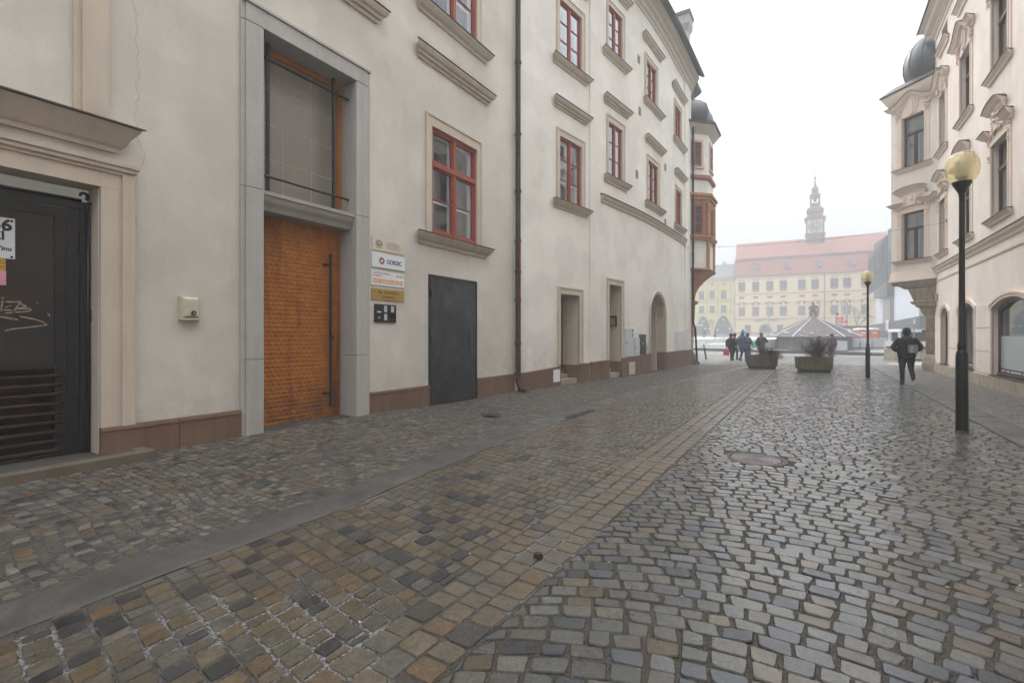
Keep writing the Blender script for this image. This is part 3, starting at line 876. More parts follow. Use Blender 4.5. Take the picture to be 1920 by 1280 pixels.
# red granite plinth
def plinth(F, parent, a0, a1, z1, n=1, gaps=(), o=.05, z0=-.05, joint=.9, hf=None):
    b = MB().use(REDGRAN)
    h = hf or (lambda a: z1)
    k = max(1, round((a1 - a0) / joint))
    for i in range(k):
        b0, b1 = a0 + (a1 - a0) * i / k, a0 + (a1 - a0) * (i + 1) / k
        g = .004
        m = 3 if n > 1 else 1
        for j in range(m):
            c0, c1 = b0 + g + (b1 - b0 - 2 * g) * j / m, b0 + g + (b1 - b0 - 2 * g) * (j + 1) / m
            b.box8([F.p(c0, z0, -.02), F.p(c1, z0, -.02), F.p(c1, z0, o), F.p(c0, z0, o),
                    F.p(c0, h(c0) - .045, -.02), F.p(c1, h(c1) - .045, -.02), F.p(c1, h(c1) - .045, o), F.p(c0, h(c0) - .045, o)])
            b.box8([F.p(c0, h(c0) - .045, -.02), F.p(c1, h(c1) - .045, -.02), F.p(c1, h(c1) - .045, o + .012), F.p(c0, h(c0) - .045, o + .012),
                    F.p(c0, h(c0), -.02), F.p(c1, h(c1), -.02), F.p(c1, h(c1) - .0, o + .004), F.p(c0, h(c0) - .0, o + .004)])
    return b.build('plinth', parent=parent)
plinth(F_L1, h1, 2.195, 3.83, .475, o=.07, joint=1.0)
plinth(F_L1, h1, 6.23, 7.90, .485, joint=.85)
plinth(F_L1, h1, 9.66, 11.40, .50, joint=.85)
# step before the gate
b = MB().use(mat('step_stone', (.12, .10, .075), .8, .2, 3, .35, 120, .4, 110))
fbox(b, F_L1, -1.7, .5, -.05, .185, -.30, .40); fbox(b, F_L1, .506, 2.66, -.05, .185, -.30, .40) if False else None
fbox(b, F_L1, -1.7, .46, -.05, .19, .27, .42); fbox(b, F_L1, .466, 2.62, -.05, .185, .27, .42)
fbox(b, F_L1, 2.47, 2.62, -.05, .183, .07, .268)
st = b.build('doorstep', parent=h1)
bv = st.modifiers.new('b', 'BEVEL'); bv.width = .012; bv.segments = 2
b = MB().use(GRAVS); fbox(b, F_L1, -1.7, 2.19, -.05, .165, -.30, 0.0); fbox(b, F_L1, -1.7, 2.468, -.05, .166, 0.0, .268)
b.build('step_top', parent=h1)
# granite portal
b = MB().use(GRANITE)
for (z0, z1) in ((.0, 1.2), (1.206, 3.755), (3.761, 6.2)):
    fbox(b, F_L1, 3.89, 4.16, z0, z1, -.42, .07); fbox(b, F_L1, 5.90, 6.17, z0, z1, -.42, .07)
    fbox(b, F_L1, 3.83, 3.89, z0, z1, -.02, .045); fbox(b, F_L1, 6.17, 6.23, z0, z1, -.02, .045)
fbox(b, F_L1, 3.89, 6.17, 6.206, 6.47, -.42, .07); fbox(b, F_L1, 3.83, 3.89, 6.206, 6.47, -.02, .045); fbox(b, F_L1, 6.17, 6.23, 6.206, 6.47, -.02, .045)
fbox(b, F_L1, 3.83, 6.23, 6.473, 6.52, -.02, .095)
por = b.build('portal_frame', parent=h1)
bv = por.modifiers.new('b', 'BEVEL'); bv.width = .006; bv.segments = 1
b = MB().use(mat('transom_stone', (.33, .315, .29), .8, .1, 3, .2, 120, .25, 130))
prof = [(-.42, 3.50), (-.10, 3.50), (-.085, 3.53), (-.075, 3.57), (-.045, 3.60), (-.02, 3.63), (-.005, 3.67), (.0, 3.715), (.025, 3.718), (.025, 3.775), (-.42, 3.79)]
b.loft([[F_L1.p(a, z, o) for o, z in prof] for a in (4.163, 5.897)])
b.build('transom', parent=h1, smooth='auto')
b = MB().use(GRANITE); fbox(b, F_L1, 4.16, 5.9, .0, .078, -.45, .05); b.build('threshold', parent=h1)
# window above the door
OW = mat('orange_wood_frame', (.34, .115, .022), .5, .12, 4, .1, 60)
b = MB().use(OW)
for (a0, a1, z0, z1) in ((4.16, 4.25, 3.79, 6.2), (5.81, 5.90, 3.79, 6.2)): fbox(b, F_L1, a0, a1, z0, z1, -.40, -.34)
fbox(b, F_L1, 4.25, 5.81, 6.1, 6.2, -.40, -.34); fbox(b, F_L1, 4.25, 5.81, 3.79, 3.87, -.40, -.34)
ov = b.build('fanlight', parent=h1)
m = bpy.data.materials.new('wired_glass'); m.use_nodes = True
nt = m.node_tree; pb = nt.nodes['Principled BSDF']
pb.inputs['Base Color'].default_value = (.19, .165, .14, 1); pb.inputs['Roughness'].default_value = .22; pb.inputs['Specular IOR Level'].default_value = .8
gg = nt.nodes.new('ShaderNodeNewGeometry'); mp = nt.nodes.new('ShaderNodeMapping'); mp.inputs['Scale'].default_value = (1, 9, 60)
tn = nt.nodes.new('ShaderNodeTexNoise'); tn.inputs['Scale'].default_value = 2.2; tn.inputs['Detail'].default_value = 4
bp = nt.nodes.new('ShaderNodeBump'); bp.inputs['Strength'].default_value = .5; bp.inputs['Distance'].default_value = .008
nt.links.new(gg.outputs['Position'], mp.inputs[0]); nt.links.new(mp.outputs[0], tn.inputs['Vector']); nt.links.new(tn.outputs['Fac'], bp.inputs['Height']); nt.links.new(bp.outputs[0], pb.inputs['Normal'])
b = MB().use(m); fbox(b, F_L1, 4.25, 5.81, 3.87, 6.1, -.385, -.375)
b.use(mat('glass_joint', (.30, .29, .27), .5, 0, fine=0))
for a in (4.74, 5.28): fbox(b, F_L1, a - .006, a + .006, 3.87, 6.1, -.376, -.372)
for z in (4.42, 4.98, 5.54): fbox(b, F_L1, 4.25, 5.81, z - .006, z + .006, -.3765, -.3725)
b.build('pane', parent=ov)
b = MB().use(STEEL)
for a in (4.37, 5.60): fbox(b, F_L1, a - .026, a + .026, 3.80, 6.17, -.20, -.17)
for z in (4.06, 5.90): b.tube([F_L1.p(4.16, z, -.15), F_L1.p(5.90, z, -.15)], .022, 8)
b.build('guard_bars', parent=ov)
# carved door: shingle-like scales
def carved(a0, a1, z0, z1, o):
    da, dz = .0085, .0095
    na, nz = int((a1 - a0) / da) + 1, int((z1 - z0) / dz) + 1
    A = np.linspace(a0, a1, na); Z = np.linspace(z0, z1, nz)
    AA, ZZ = np.meshgrid(A, Z)
    pw, ph = .095, .073
    row = np.floor(ZZ / ph); fz = ZZ / ph - row
    sh = np.mod(row, 2) * .5 + .06 * np.sin(row * 12.7)
    fa = np.mod(AA / pw + sh + .05 * np.sin(row * 5.1 + np.floor(AA / pw + sh) * 3.3), 1) - .5
    edge = .10 + .55 * (np.abs(fa) * 2) ** 2.2                # rounded lower lip
    k = np.clip((fz - edge * .55) / .14, 0, 1); k = k * k * (3 - 2 * k)
    H = .013 * k * (1 - .62 * np.clip(fz, 0, 1)) * (1 - .35 * (2 * fa) ** 2) + .0015 * np.sin(AA * 37 + ZZ * 11)
    V = np.stack([-7.12 + o + H, AA, ZZ], -1).reshape(-1, 3)
    idx = np.arange(na * nz).reshape(nz, na)
    F = np.stack([idx[:-1, :-1], idx[:-1, 1:], idx[1:, 1:], idx[1:, :-1]], -1).reshape(-1, 4)
    me = bpy.data.meshes.new('door'); me.vertices.add(len(V)); me.vertices.foreach_set('co', V.ravel())
    me.loops.add(F.size); me.loops.foreach_set('vertex_index', F.ravel().astype(np.int32))
    me.polygons.add(len(F)); me.polygons.foreach_set('loop_start', (np.arange(len(F)) * 4).astype(np.int32)); me.polygons.foreach_set('loop_total', np.full(len(F), 4, np.int32))
    me.polygons.foreach_set('use_smooth', [True] * len(F)); me.update(calc_edges=True)
    return me
dm = bpy.data.materials.new('carved_orange_wood'); dm.use_nodes = True
nt = dm.node_tree; N, L = nt.nodes, nt.links; pb = N['Principled BSDF']
g_ = N.new('ShaderNodeNewGeometry')
def nz_(scale, sc=(1, 1, 1), det=5):
    mp = N.new('ShaderNodeMapping'); mp.inputs['Scale'].default_value = sc; L.new(g_.outputs['Position'], mp.inputs[0])
    t = N.new('ShaderNodeTexNoise'); t.inputs['Scale'].default_value = scale; t.inputs['Detail'].default_value = det; L.new(mp.outputs[0], t.inputs['Vector']); return t.outputs['Fac']
def mr_(s_, a, b_, c, d):
    q = N.new('ShaderNodeMapRange'); q.inputs[1].default_value = a; q.inputs[2].default_value = b_; q.inputs[3].default_value = c; q.inputs[4].default_value = d; L.new(s_, q.inputs[0]); return q.outputs[0]
def mix_(f, a, b_):
    q = N.new('ShaderNodeMix'); q.data_type = 'RGBA'; L.new(f, q.inputs['Factor'])
    for s_, x in (('A', a), ('B', b_)):
        if isinstance(x, tuple): q.inputs[s_].default_value = (*x, 1)
        else: L.new(x, q.inputs[s_])
    return q.outputs['Result']
c = mix_(mr_(nz_(9, (1, 1, 1)), .35, .65, 0, 1), (.40, .145, .025), (.30, .10, .018))
c = mix_(mr_(nz_(3.0, (1, 1.6, .12)), .50, .66, 0, .75), c, (.13, .034, .010))
sp_ = N.new('ShaderNodeSeparateXYZ'); L.new(g_.outputs['Position'], sp_.inputs[0])
low = mr_(sp_.outputs['Z'], .1, .85, 1, 0)
mm = N.new('ShaderNodeMath'); mm.operation = 'MULTIPLY'; L.new(low, mm.inputs[0]); L.new(mr_(nz_(4, (1, 1, 1)), .38, .6, .1, .9), mm.inputs[1])
c = mix_(mm.outputs[0], c, (.10, .05, .032))
L.new(c, pb.inputs['Base Color']); pb.inputs['Roughness'].default_value = .45; pb.inputs['Specular IOR Level'].default_value = .22
bp = N.new('ShaderNodeBump'); bp.inputs['Strength'].default_value = .25; bp.inputs['Distance'].default_value = .002
L.new(nz_(60, (1, 3, 1)), bp.inputs['Height']); L.new(bp.outputs[0], pb.inputs['Normal'])
me = carved(4.16, 5.83, .09, 3.50, -.385); me.materials.append(dm)
dr = bpy.data.objects.new('door', me); COL.objects.link(dr); dr.parent = h1
me = carved(5.842, 5.90, .09, 3.50, -.387); me.materials.append(dm)
o = bpy.data.objects.new('door_jamb', me); COL.objects.link(o); o.parent = dr
b = MB().use(DARKIN); fbox(b, F_L1, 4.16, 5.9, .08, 3.52, -.42, -.39); b.build('door_backing', parent=dr)
b = MB().use(STEEL)
b.tube([F_L1.p(5.61, .32, -.28), F_L1.p(5.61, 3.0, -.28)], .027, 10)
b.tube([F_L1.p(5.61, 3.0, -.28), F_L1.p(5.61, 3.03, -.28)], .036, 10); b.tube([F_L1.p(5.61, .29, -.28), F_L1.p(5.61, .33, -.28)], .036, 10)
for z in (.52, 2.84):
    b.tube([F_L1.p(5.61, z, -.28), F_L1.p(5.56, z, -.38)], .018, 8); b.tube([F_L1.p(5.55, z, -.37), F_L1.p(5.548, z, -.385)], .034, 10)
b.build('handle', parent=dr, smooth='auto')
b = MB().use(STEEL); fbox(b, F_L1, 5.70, 5.745, 1.47, 1.57, -.385, -.366); b.build('lock_plate', parent=dr)
# grey steel hatch
b = MB().use(GREYDOOR); fbox(b, F_L1, 7.905, 9.655, .005, 2.905, -.04, .018)
gdoor = b.build('steel_door', parent=h1)
b = MB().use(STEEL)
for (p0, p1, y0, y1) in ((7.905, 7.95, .005, 2.9), (9.61, 9.655, .005, 2.9), (7.95, 9.61, 2.84, 2.9)): fbox(b, F_L1, p0, p1, y0, y1, .018, .034)
b.build('door_frame', parent=gdoor)
b = MB().use(STEEL)
for z in (.45, 1.4, 2.4): b.tube([F_L1.p(7.945, z, .045), F_L1.p(7.945, z + .16, .045)], .016, 8)
b.build('hinge', parent=gdoor, smooth='auto')
b = MB().use(mat('scuffed_steel', (.060, .064, .072), .5, .5, 9, .3, 40, metal=.3))
for k in range(16):
    a_, z_ = rnd.uniform(8.1, 9.4), rnd.uniform(.15, 2.5); l_ = rnd.uniform(.05, .3); t_ = rnd.uniform(-.6, .6)
    fpanel(b, F_L1, [(a_, z_), (a_ + l_, z_ + l_ * t_), (a_ + l_ * .9, z_ + l_ * t_ + .006), (a_, z_ + .010)], .026, .0268)
b.build('scratches', parent=gdoor)
b = MB().use(GREYDOOR); fbox(b, F_L1, 7.96, 9.60, .03, 2.82, .018, .026); b.build('leaf', parent=gdoor)
b = MB().use(BLACKP); fbox(b, F_L1, 9.33, 9.365, 1.1, 1.62, .026, .034); b.ball(F_L1.p(9.50, 1.35, .03), .018, 8, 5); b.build('handle_slot', parent=gdoor)
# windows
lw = dict(transom=5.36, bars=3)
left_window(F_L1, h1, (7.99, 9.66, 3.81, 6.17), (7.80, 9.84, 6.42), (7.42, 10.20, 3.76), (7.37, 10.30, 7.73), transom=5.36, spikes=True)
left_window(F_L1, h1, (7.99, 9.66, 8.78, 11.14), (7.80, 9.84, 11.39), (7.42, 10.20, 8.73), (7.37, 10.30, 12.70), transom=10.33)
left_window(F_L1, h1, (4.2, 5.87, 8.78, 11.14), (4.01, 6.05, 11.39), (3.60, 6.44, 8.73), (3.5, 6.5, 12.70), transom=10.33)
hd_ = sill(F_L1, 3.65, 6.42, 7.80, h1, prof=HOODP, name='hood')
b = MB().use(MATS['steel_wire'])
for j in range(54):
    a = 3.5 + 3.0 * j / 53
    for da, oo in ((-.05, .05), (.05, .12), (0, .19)):
        b.tube([F_L1.p(a, 7.82, .11), F_L1.p(a + da, 7.95, oo)], .0022, n=3, cap=False)
b.build('bird_spikes', parent=hd_)
# crack and repair patch lines in the plaster
b = MB().use(mat('crack_dark', (.16, .14, .12), .9, 0, fine=0))
z, a = 4.05, 2.56; pts = []
while z < 8.0:
    pts.append((a, z)); z += rnd.uniform(.03, .09); a = 2.56 + rnd.uniform(-.025, .025) + .02 * math.sin(z * 3)
pts2 = [(2.57, 4.02), (2.62, 3.9), (2.66, 3.85), (2.64, 3.72), (2.58, 3.6), (2.56, 3.4), (2.55, 3.1), (2.57, 2.9)]
for P in (pts, pts2):
    for p, q in zip(P, P[1:]):
        w = .0013
        b.add([F_L1.p(p[0] - w, p[1], .0015), F_L1.p(p[0] + w, p[1], .0015), F_L1.p(q[0] + w, q[1], .0015), F_L1.p(q[0] - w, q[1], .0015)], [(0, 1, 2, 3)])
b.build('crack', parent=h1)

# roofs and eaves of the left row
def eaves(F, parent, a0, a1, n, ztop=EZ, mitre=False):
    prof = [(0, ztop - .35), (.03, ztop - .35), (.05, ztop - .22), (.10, ztop - .18), (.12, ztop - .02), (.20, ztop + .05), (.22, ztop + .20), (.34, ztop + .28), (.42, ztop + .45), (0, ztop + .45)]
    b = MB().use(TRIMD)
    fprof(b, F, a0, a1, prof, mitre=mitre, n=n)
    b.build('cornice', parent=parent)
    b = MB().use(TILEG)
    rf = [(.58, ztop + .44), (.60, ztop + .50), (-5.4, ztop + 5.2), (-5.4, ztop + 5.0)]
    for i in range(n):
        b0, b1 = a0 + (a1 - a0) * i / n, a0 + (a1 - a0) * (i + 1) / n
        b.loft([[F.p(b0, z, o) for o, z in rf], [F.p(b1, z, o) for o, z in rf]])
    b.use(LEAD)
    for i in range(n):
        b0, b1 = a0 + (a1 - a0) * i / n, a0 + (a1 - a0) * (i + 1) / n
        b.tube([F.p(b0, ztop + .50, .62), F.p(b1, ztop + .50, .62)], .075, 8)
    return b.build('roof', parent=parent)
eaves(F_L1, h1, -20, 11.42, 1)

# downpipe between houses 1 and 2
def downpipe(pts, r, parent, split=None, collars=(), shoe=True, m1=PIPE, m2=PIPER):
    b = MB().use(m1)
    if split is None: b.tube(pts, r, 12)
    else:
        top = [p for p in pts if p[2] > split] + [(pts[0][0], pts[0][1], split)]
        bot = [(pts[0][0], pts[0][1], split)] + [p for p in pts if p[2] < split]
        b.tube(top, r * .93, 12); b.use(m2); b.tube(bot, r, 12)
    for z in collars:
        b.use(m2 if (split and z < split) else m1)
        x, y = pts[0][0], pts[0][1]
        b.tube([(x, y, z - .03), (x, y, z + .03)], r * 1.22, 12); b.tube([(x - .14, y, z), (x, y, z)], .012, 5)
    return b.build('downpipe', parent=parent, smooth='auto')
px_, py_ = -7.0, 11.47
downpipe([(px_, py_, EZ), (px_, py_, .5), (px_, py_, .32), (px_ + .05, py_ - .01, .2), (px_ + .13, py_ - .03, .1)], .075, h1, split=4.25,
         collars=(13.2, 11.2, 9.2, 7.2, 5.6, 4.22, 3.35, 2.55, 1.35, .5))
b = MB().use(PIPER); b.tube([(px_ + .10, py_ - .02, .17), (px_ + .17, py_ - .05, .04)], .10, 12); b.box(px_ + .02, px_ + .34, py_ - .22, py_ + .02, .0, .03)
b.build('pipe_shoe', parent=h1)

# ------------------------------------------------------------------ LEFT HOUSE 2
h2 = tag(empty('town_house'), 'narrow cream house with one low deep doorway, right after the rusty downpipe', 'building', 'plastered houses along the left side of the street')
D1 = dict(a0=13.53, a1=14.61, z0=0, z1=2.88, d=.75)
w2 = [dict(a0=13.49, a1=14.76, z0=5.79, z1=7.81, d=.82), dict(a0=13.49, a1=14.76, z0=10.25, z1=12.1, d=.82)]
mb = MB()
wall(mb, F_L2, 11.42, 15.27, -.1, EZ, [D1] + w2, step=.35, wmat=PLASTER2, rmat=TRIM)
mb.use(PLASTER2)
mb.add([(-18, 11.42, 0), (-18, 15.27, 0), (-18, 15.27, EZ), (-18, 11.42, EZ)], [(0, 1, 2, 3)])
mb.build('wall', parent=h2)
for a_, c_, o_ in ((11.2, 11.5, -.06), (15.0, 15.5, -.03)):
    mb = MB().use(PLASTER2); fbox(mb, F_L2, a_, c_, 0, EZ, -.5, o_); mb.build('party_wall', parent=h2)
plinth(F_L2, h2, 11.56, 13.53, .53, n=2, hf=lambda a: .50 + .055 * (a - 11.5), joint=.85)
plinth(F_L2, h2, 14.61, 15.24, .64, n=2, joint=.6)
def doorway(F, h, a0, a1, zt, zb, s0, s1, st, d, leafm=WOOD):
    b = MB().use(TRIM)
    for (oo, p0, p1, t, q0, q1, tt) in ((.04, s0 + .03, s1 - .03, st - .03, a0, a1, zt), (.06, s0, s1, st, s0 + .05, s1 - .05, st - .05)):
        fbox(b, F, p0, q0, zb + .35, t, -.02, oo); fbox(b, F, q1, p1, zb + .35, t, -.02, oo); fbox(b, F, q0, q1, tt, t, -.02, oo)
    b.build('door_surround', parent=h)
    b = MB().use(leafm); fbox(b, F, a0, a1, zb, zt, -d - .02, -d + .03)
    for k in (0, 1):
        c0 = a0 + .08 + k * (a1 - a0) / 2; c1 = c0 + (a1 - a0) / 2 - .16
        for (z0, z1) in ((zb + .15, zb + 1.0), (zb + 1.15, zb + 1.7), (zb + 1.85, zt - .15)):
            fbox(b, F, c0, c1, z0, z1, -d + .03, -d + .05)
    dd = b.build('door', parent=h)
    b = MB().use(STEEL); fbox(b, F, a1 - .16, a1 - .12, 1.1 + zb, 1.3 + zb, -d + .03, -d + .07); b.tube([F.p(a1 - .14, 1.22 + zb, -d + .08), F.p(a1 - .26, 1.22 + zb, -d + .10)], .011, 6); b.build('handle', parent=dd)
    b = MB().use(BEIGEST); fbox(b, F, a0, a1, -.05, zb * .55, -d, -.06); fbox(b, F, a0, a1, -.05, zb, -d, -.40)
    b.build('doorstep', parent=h)
    b = MB().use(REDGRAN)
    fbox(b, F, a0 - .0, a0 + .012, -.05, .6, -d, .0); fbox(b, F, a1 - .012, a1, -.05, .6, -d, .0)
    b.build('reveal_slab', parent=h)
doorway(F_L2, h2, 13.53, 14.61, 2.88, .30, 13.38, 14.81, 3.10, .62)
left_window(F_L2, h2, (13.49, 14.76, 5.79, 7.81), (13.32, 14.94, 8.04), (13.02, 15.22, 5.76), (13.04, 15.22, 8.90))
left_window(F_L2, h2, (13.49, 14.76, 10.25, 12.10), (13.32, 14.94, 12.32), (13.02, 15.22, 10.20), (13.04, 15.22, 13.10), blind=True)
eaves(F_L2, h2, 11.42, 15.27, 4)
b = MB().use(WHITEPL); fbox(b, F_L2, 13.10, 13.44, .14, .52, .05, .064); fbox(b, F_L2, 13.37, 13.41, .30, .36, .064, .07)
tag(b.build('inspection_hatch'), 'square white hatch with rusty catch set in the plinth left of the low doorway', 'hatch')

# ------------------------------------------------------------------ LEFT HOUSE 3 (corner)
h3 = tag(empty('town_house'), 'long cream corner house with round arched doorway, moulded band and onion-domed corner oriel', 'building', 'plastered houses along the left side of the street')
D2 = dict(a0=16.58, a1=17.52, z0=0, z1=3.42, d=.8)
AR = dict(a0=20.32, a1=22.28, z0=0, z1=3.38, rise=.98, d=.7)
reds = [((16.54, 17.60, 7.35, 9.30), (16.41, 17.78, 9.55), (16.12, 18.10, 7.30), (16.08, 18.20, 10.15)),
        ((16.54, 17.60, 11.85, 13.52), (16.41, 17.78, 13.72), (16.02, 18.10, 11.80), (16.08, 18.20, 14.35)),
        ((20.04, 21.26, 7.21, 8.93), (19.91, 21.49, 9.14), (19.60, 21.98, 7.13), (19.62, 22.04, 9.86)),
        ((19.87, 21.04, 11.43, 13.07), (19.68, 21.24, 13.27), (19.46, 21.86, 11.36), (19.36, 21.82, 13.97)),
        ((24.18, 25.20, 7.10, 8.78), (24.02, 25.33, 8.95), (23.80, 25.82, 6.99), (23.86, 26.0, 9.68)),
        ((24.00, 25.12, 11.25, 12.85), (23.82, 25.28, 13.06), (23.62, 25.96, 11.18), (23.4, 25.96, 13.72))]
mb = MB().use(PLASTER2); fbox(mb, F_L3, 15.255, 15.285, 0, EZ - .4, -.3, .004); mb.build('corner_bead', parent=h3)
mb = MB()
wall(mb, F_L3, 15.27, 27.5, -.1, EZ, [D2, AR] + [dict(a0=r[0], a1=r[1], z0=r[2], z1=r[3], d=.82) for r, *_ in reds], step=.5, wmat=PLASTER2, rmat=TRIM)
mb.use(PLASTER2)
x3 = F_L3.p(27.5, 0)[0]
mb.add([(x3, 27.5, 0), (x3 - .35, 28.05, 0), (x3 - .35, 28.05, EZ), (x3, 27.5, EZ)], [(0, 1, 2, 3)])
mb.add([(x3 - .35, 28.05, 0), (-18, 28.05, 0), (-18, 28.05, EZ), (x3 - .35, 28.05, EZ)], [(0, 1, 2, 3)])
mb.add([(-18, 15.27, 0), (-18, 28.05, 0), (-18, 28.05, EZ), (-18, 15.27, EZ)], [(0, 1, 2, 3)])
mb.build('wall', parent=h3)
b = MB().use(PLASTER2); fbox(b, F_L3, 26.02, 27.35, 1.85, EZ - .35, 0, .035, n=2); b.build('pilaster', parent=h3)
b = MB().use(PLASTER2); fbox(b, F_L3, 15.27, 15.95, .68, EZ - .35, 0, .02, n=2); b.build('pilaster', parent=h3)
hp = lambda a: .66 + .03 * (a - 15.3) if a < 20.4 else .82
plinth(F_L3, h3, 15.30, 16.58, .6, n=2, hf=hp, joint=.62)
plinth(F_L3, h3, 17.52, 20.32, .7, n=2, hf=hp, joint=.72)
plinth(F_L3, h3, 22.28, 27.4, .8, n=2, hf=hp, joint=.85)
doorway(F_L3, h3, 16.58, 17.52, 3.42, .34, 16.43, 17.70, 3.65, .62)
for r, su, sl_, hd in reds:
    left_window(F_L3, h3, r, su, sl_, hd, blind=(r[2] > 11))
# moulded band
b = MB().use(TRIMD)
fprof(b, F_L3, 16.0, 26.0, [(0, 6.28), (.04, 6.28), (.06, 6.36), (.11, 6.42), (.14, 6.52), (0, 6.52)], n=20, mitre=False)
b.use(FLASH); fprof(b, F_L3, 16.0, 26.0, [(0, 6.523), (.17, 6.523), (.17, 6.54), (0, 6.60)], n=20, mitre=False)
b.build('string_course', parent=h3)
# arch surround + door
def arch_ring(b, F, op, w, o0, o1, z0, n=18):
    outer = dict(op); outer['a0'] -= w; outer['a1'] += w; outer['z1'] += w
    if op.get('kind') == 'seg': outer['rise'] = op['rise'] * (outer['a1'] - outer['a0']) / (op['a1'] - op['a0'])
    else: outer['rise'] = op['rise'] + w
    c = (op['a0'] + op['a1']) / 2; h = (op['a1'] - op['a0']) / 2
    zsp = op['z1'] - op['rise']
    inn = [(op['a0'], z0), (op['a0'], zsp)]; ou = [(outer['a0'], z0), (outer['a0'], outer['z1'] - outer['rise'])]
    for i in range(1, n):
        if op.get('kind') == 'seg':
            t = -1 + 2 * i / n
            inn.append((c + h * t, arch_z(op, c + h * t))); ou.append((c + (h + w) * t, arch_z(outer, c + (h + w) * t)))
        else:
            th = math.pi * (1 - i / n)
            inn.append((c + h * math.cos(th), zsp + op['rise'] * math.sin(th))); ou.append((c + (h + w) * math.cos(th), outer['z1'] - outer['rise'] + outer['rise'] * math.sin(th)))
    inn += [(op['a1'], zsp), (op['a1'], z0)]; ou += [(outer['a1'], outer['z1'] - outer['rise']), (outer['a1'], z0)]
    rings = [[F.p(p[0], p[1], o0), F.p(q[0], q[1], o0), F.p(q[0], q[1], o1), F.p(p[0], p[1], o1)] for p, q in zip(inn, ou)]
    b.loft(rings)
b = MB().use(TRIM); arch_ring(b, F_L3, AR, .13, -.02, .035, .82); arch_ring(b, F_L3, dict(AR, a0=AR['a0'] - .09, a1=AR['a1'] + .09, z1=AR['z1'] + .09, rise=AR['rise'] + .09), .05, -.02, .06, .82)
ar2 = dict(AR, a0=20.45, a1=22.15, z1=3.25, rise=.85)
arch_ring(b, F_L3, ar2, .14, -.72, -.34, .0)
b.build('arch_surround', parent=h3)
b = MB().use(WOOD); fpanel(b, F_L3, [(20.45, 0), (22.15, 0)] + [(21.3 + .85 * math.cos(t), 2.40 + .85 * math.sin(t)) for t in [math.pi * k / 14 for k in range(15)]], -.72, -.66)
fbox(b, F_L3, 21.28, 21.32, .1, 3.2, -.66, -.63)
b.build('door', parent=h3)
b = MB().use(REDGRAN); fbox(b, F_L3, 22.268, 22.28, -.05, .82, -.6, .0); fbox(b, F_L3, 20.32, 20.332, -.05, .82, -.6, .0); b.build('reveal_slab', parent=h3)
# wall vents
b0s = [(19.08, 12.68), (19.18, 10.64), (18.9, 8.01), (22.37, 9.28), (22.37, 6.75)]
for (a, z) in b0s:
    b = MB().use(mat('vent_grey', (.30, .28, .25), .6, .1, 9)); fbox(b, F_L3, a - .11, a + .11, z - .16, z + .16, 0, .02)
    b.use(DARKIN)
    for k in range(5): fbox(b, F_L3, a - .08, a + .08, z - .12 + k * .055, z - .10 + k * .055, .02, .024)
    b.build('vent_grille', parent=h3)
eaves(F_L3, h3, 15.27, 27.6, 10)
# chimney
b = MB().use(mat('chimney_plaster', (.42, .40, .38), .9, .15, 2, .08, 30, streak=.25))
cx, cyy = -7.35, 32.2
b = MB().use(MATS['chimney_plaster'])
cx, cyy = -6.95, 27.2
def chim(cx, cyy, zb, zt, hw):
    b.box(cx - hw, cx + hw, cyy - hw, cyy + hw, zb, zt - 1.15)
    b.loft([[(cx - q, cyy - q, z), (cx + q, cyy - q, z), (cx + q, cyy + q, z), (cx - q, cyy + q, z)] for q, z in ((hw, zt - 1.15), (hw * 1.35, zt - .8), (hw * 1.4, zt - .3))])
    b.use(LEAD); q = hw * 1.55
    b.loft([[(cx - q, cyy - q, zt - .3), (cx + q, cyy - q, zt - .3), (cx + q, cyy + q, zt - .3), (cx - q, cyy + q, zt - .3)],
            [(cx - q, cyy - q, zt - .1), (cx + q, cyy - q, zt - .1), (cx + q, cyy + q, zt - .1), (cx - q, cyy + q, zt - .1)],
            [(cx - .05, cyy - .05, zt + .12), (cx + .05, cyy - .05, zt + .12), (cx + .05, cyy + .05, zt + .12), (cx - .05, cyy + .05, zt + .12)]])
chim(-6.4, 28.6, 14.5, 20.0, .36)
b.build('chimney', parent=h3)
# corner oriel (octagonal) on a corbelled column
OC = (-6.88, 28.89)
def octo(c, ap, z, n=8):
    Rr = ap / math.cos(math.pi / n)
    return [(c[0] + Rr * math.cos(math.pi / n + 2 * math.pi * k / n), c[1] + Rr * math.sin(math.pi / n + 2 * math.pi * k / n), z) for k in range(n)]
b = MB().use(PLASTER2)
b.loft([octo(OC, 1.96, 5.25), octo(OC, 1.96, 6.85)]); b.loft([octo(OC, 1.96, 9.2), octo(OC, 1.96, 12.7)])
b.use(TERRA); b.loft([octo(OC, 1.95, 6.9), octo(OC, 1.95, 9.15)])
ori = b.build('oriel', parent=h3)
b = MB().use(OCHRE)
for (z0, z1, ap) in ((8.85, 9.0, 2.03), (9.0, 9.18, 2.12), (9.18, 9.32, 2.20), (6.80, 6.93, 2.12), (6.93, 7.03, 2.18)):
    b.loft([octo(OC, ap, z0), octo(OC, ap, z1)])
b.use(TERRA); b.loft([octo(OC, 2.02, 10.1), octo(OC, 2.10, 10.18), octo(OC, 2.10, 10.32), octo(OC, 2.02, 10.36)])
b.loft([octo(OC, 2.0, 5.05), octo(OC, 2.12, 5.18), octo(OC, 2.05, 5.27)])
b.use(OCHRE)
for k in range(8):
    p = octo(OC, 1.98, 0)[k]
    b.lathe([(.10, 5.27), (.10, 6.8)], (p[0], p[1], 0), 8); b.lathe([(.12, 6.93), (.12, 8.9)], (p[0], p[1], 0), 8)
b.build('oriel_cornice', parent=ori)
b = MB().use(TERRA)
rings = []
CC = (-6.13, 28.0)
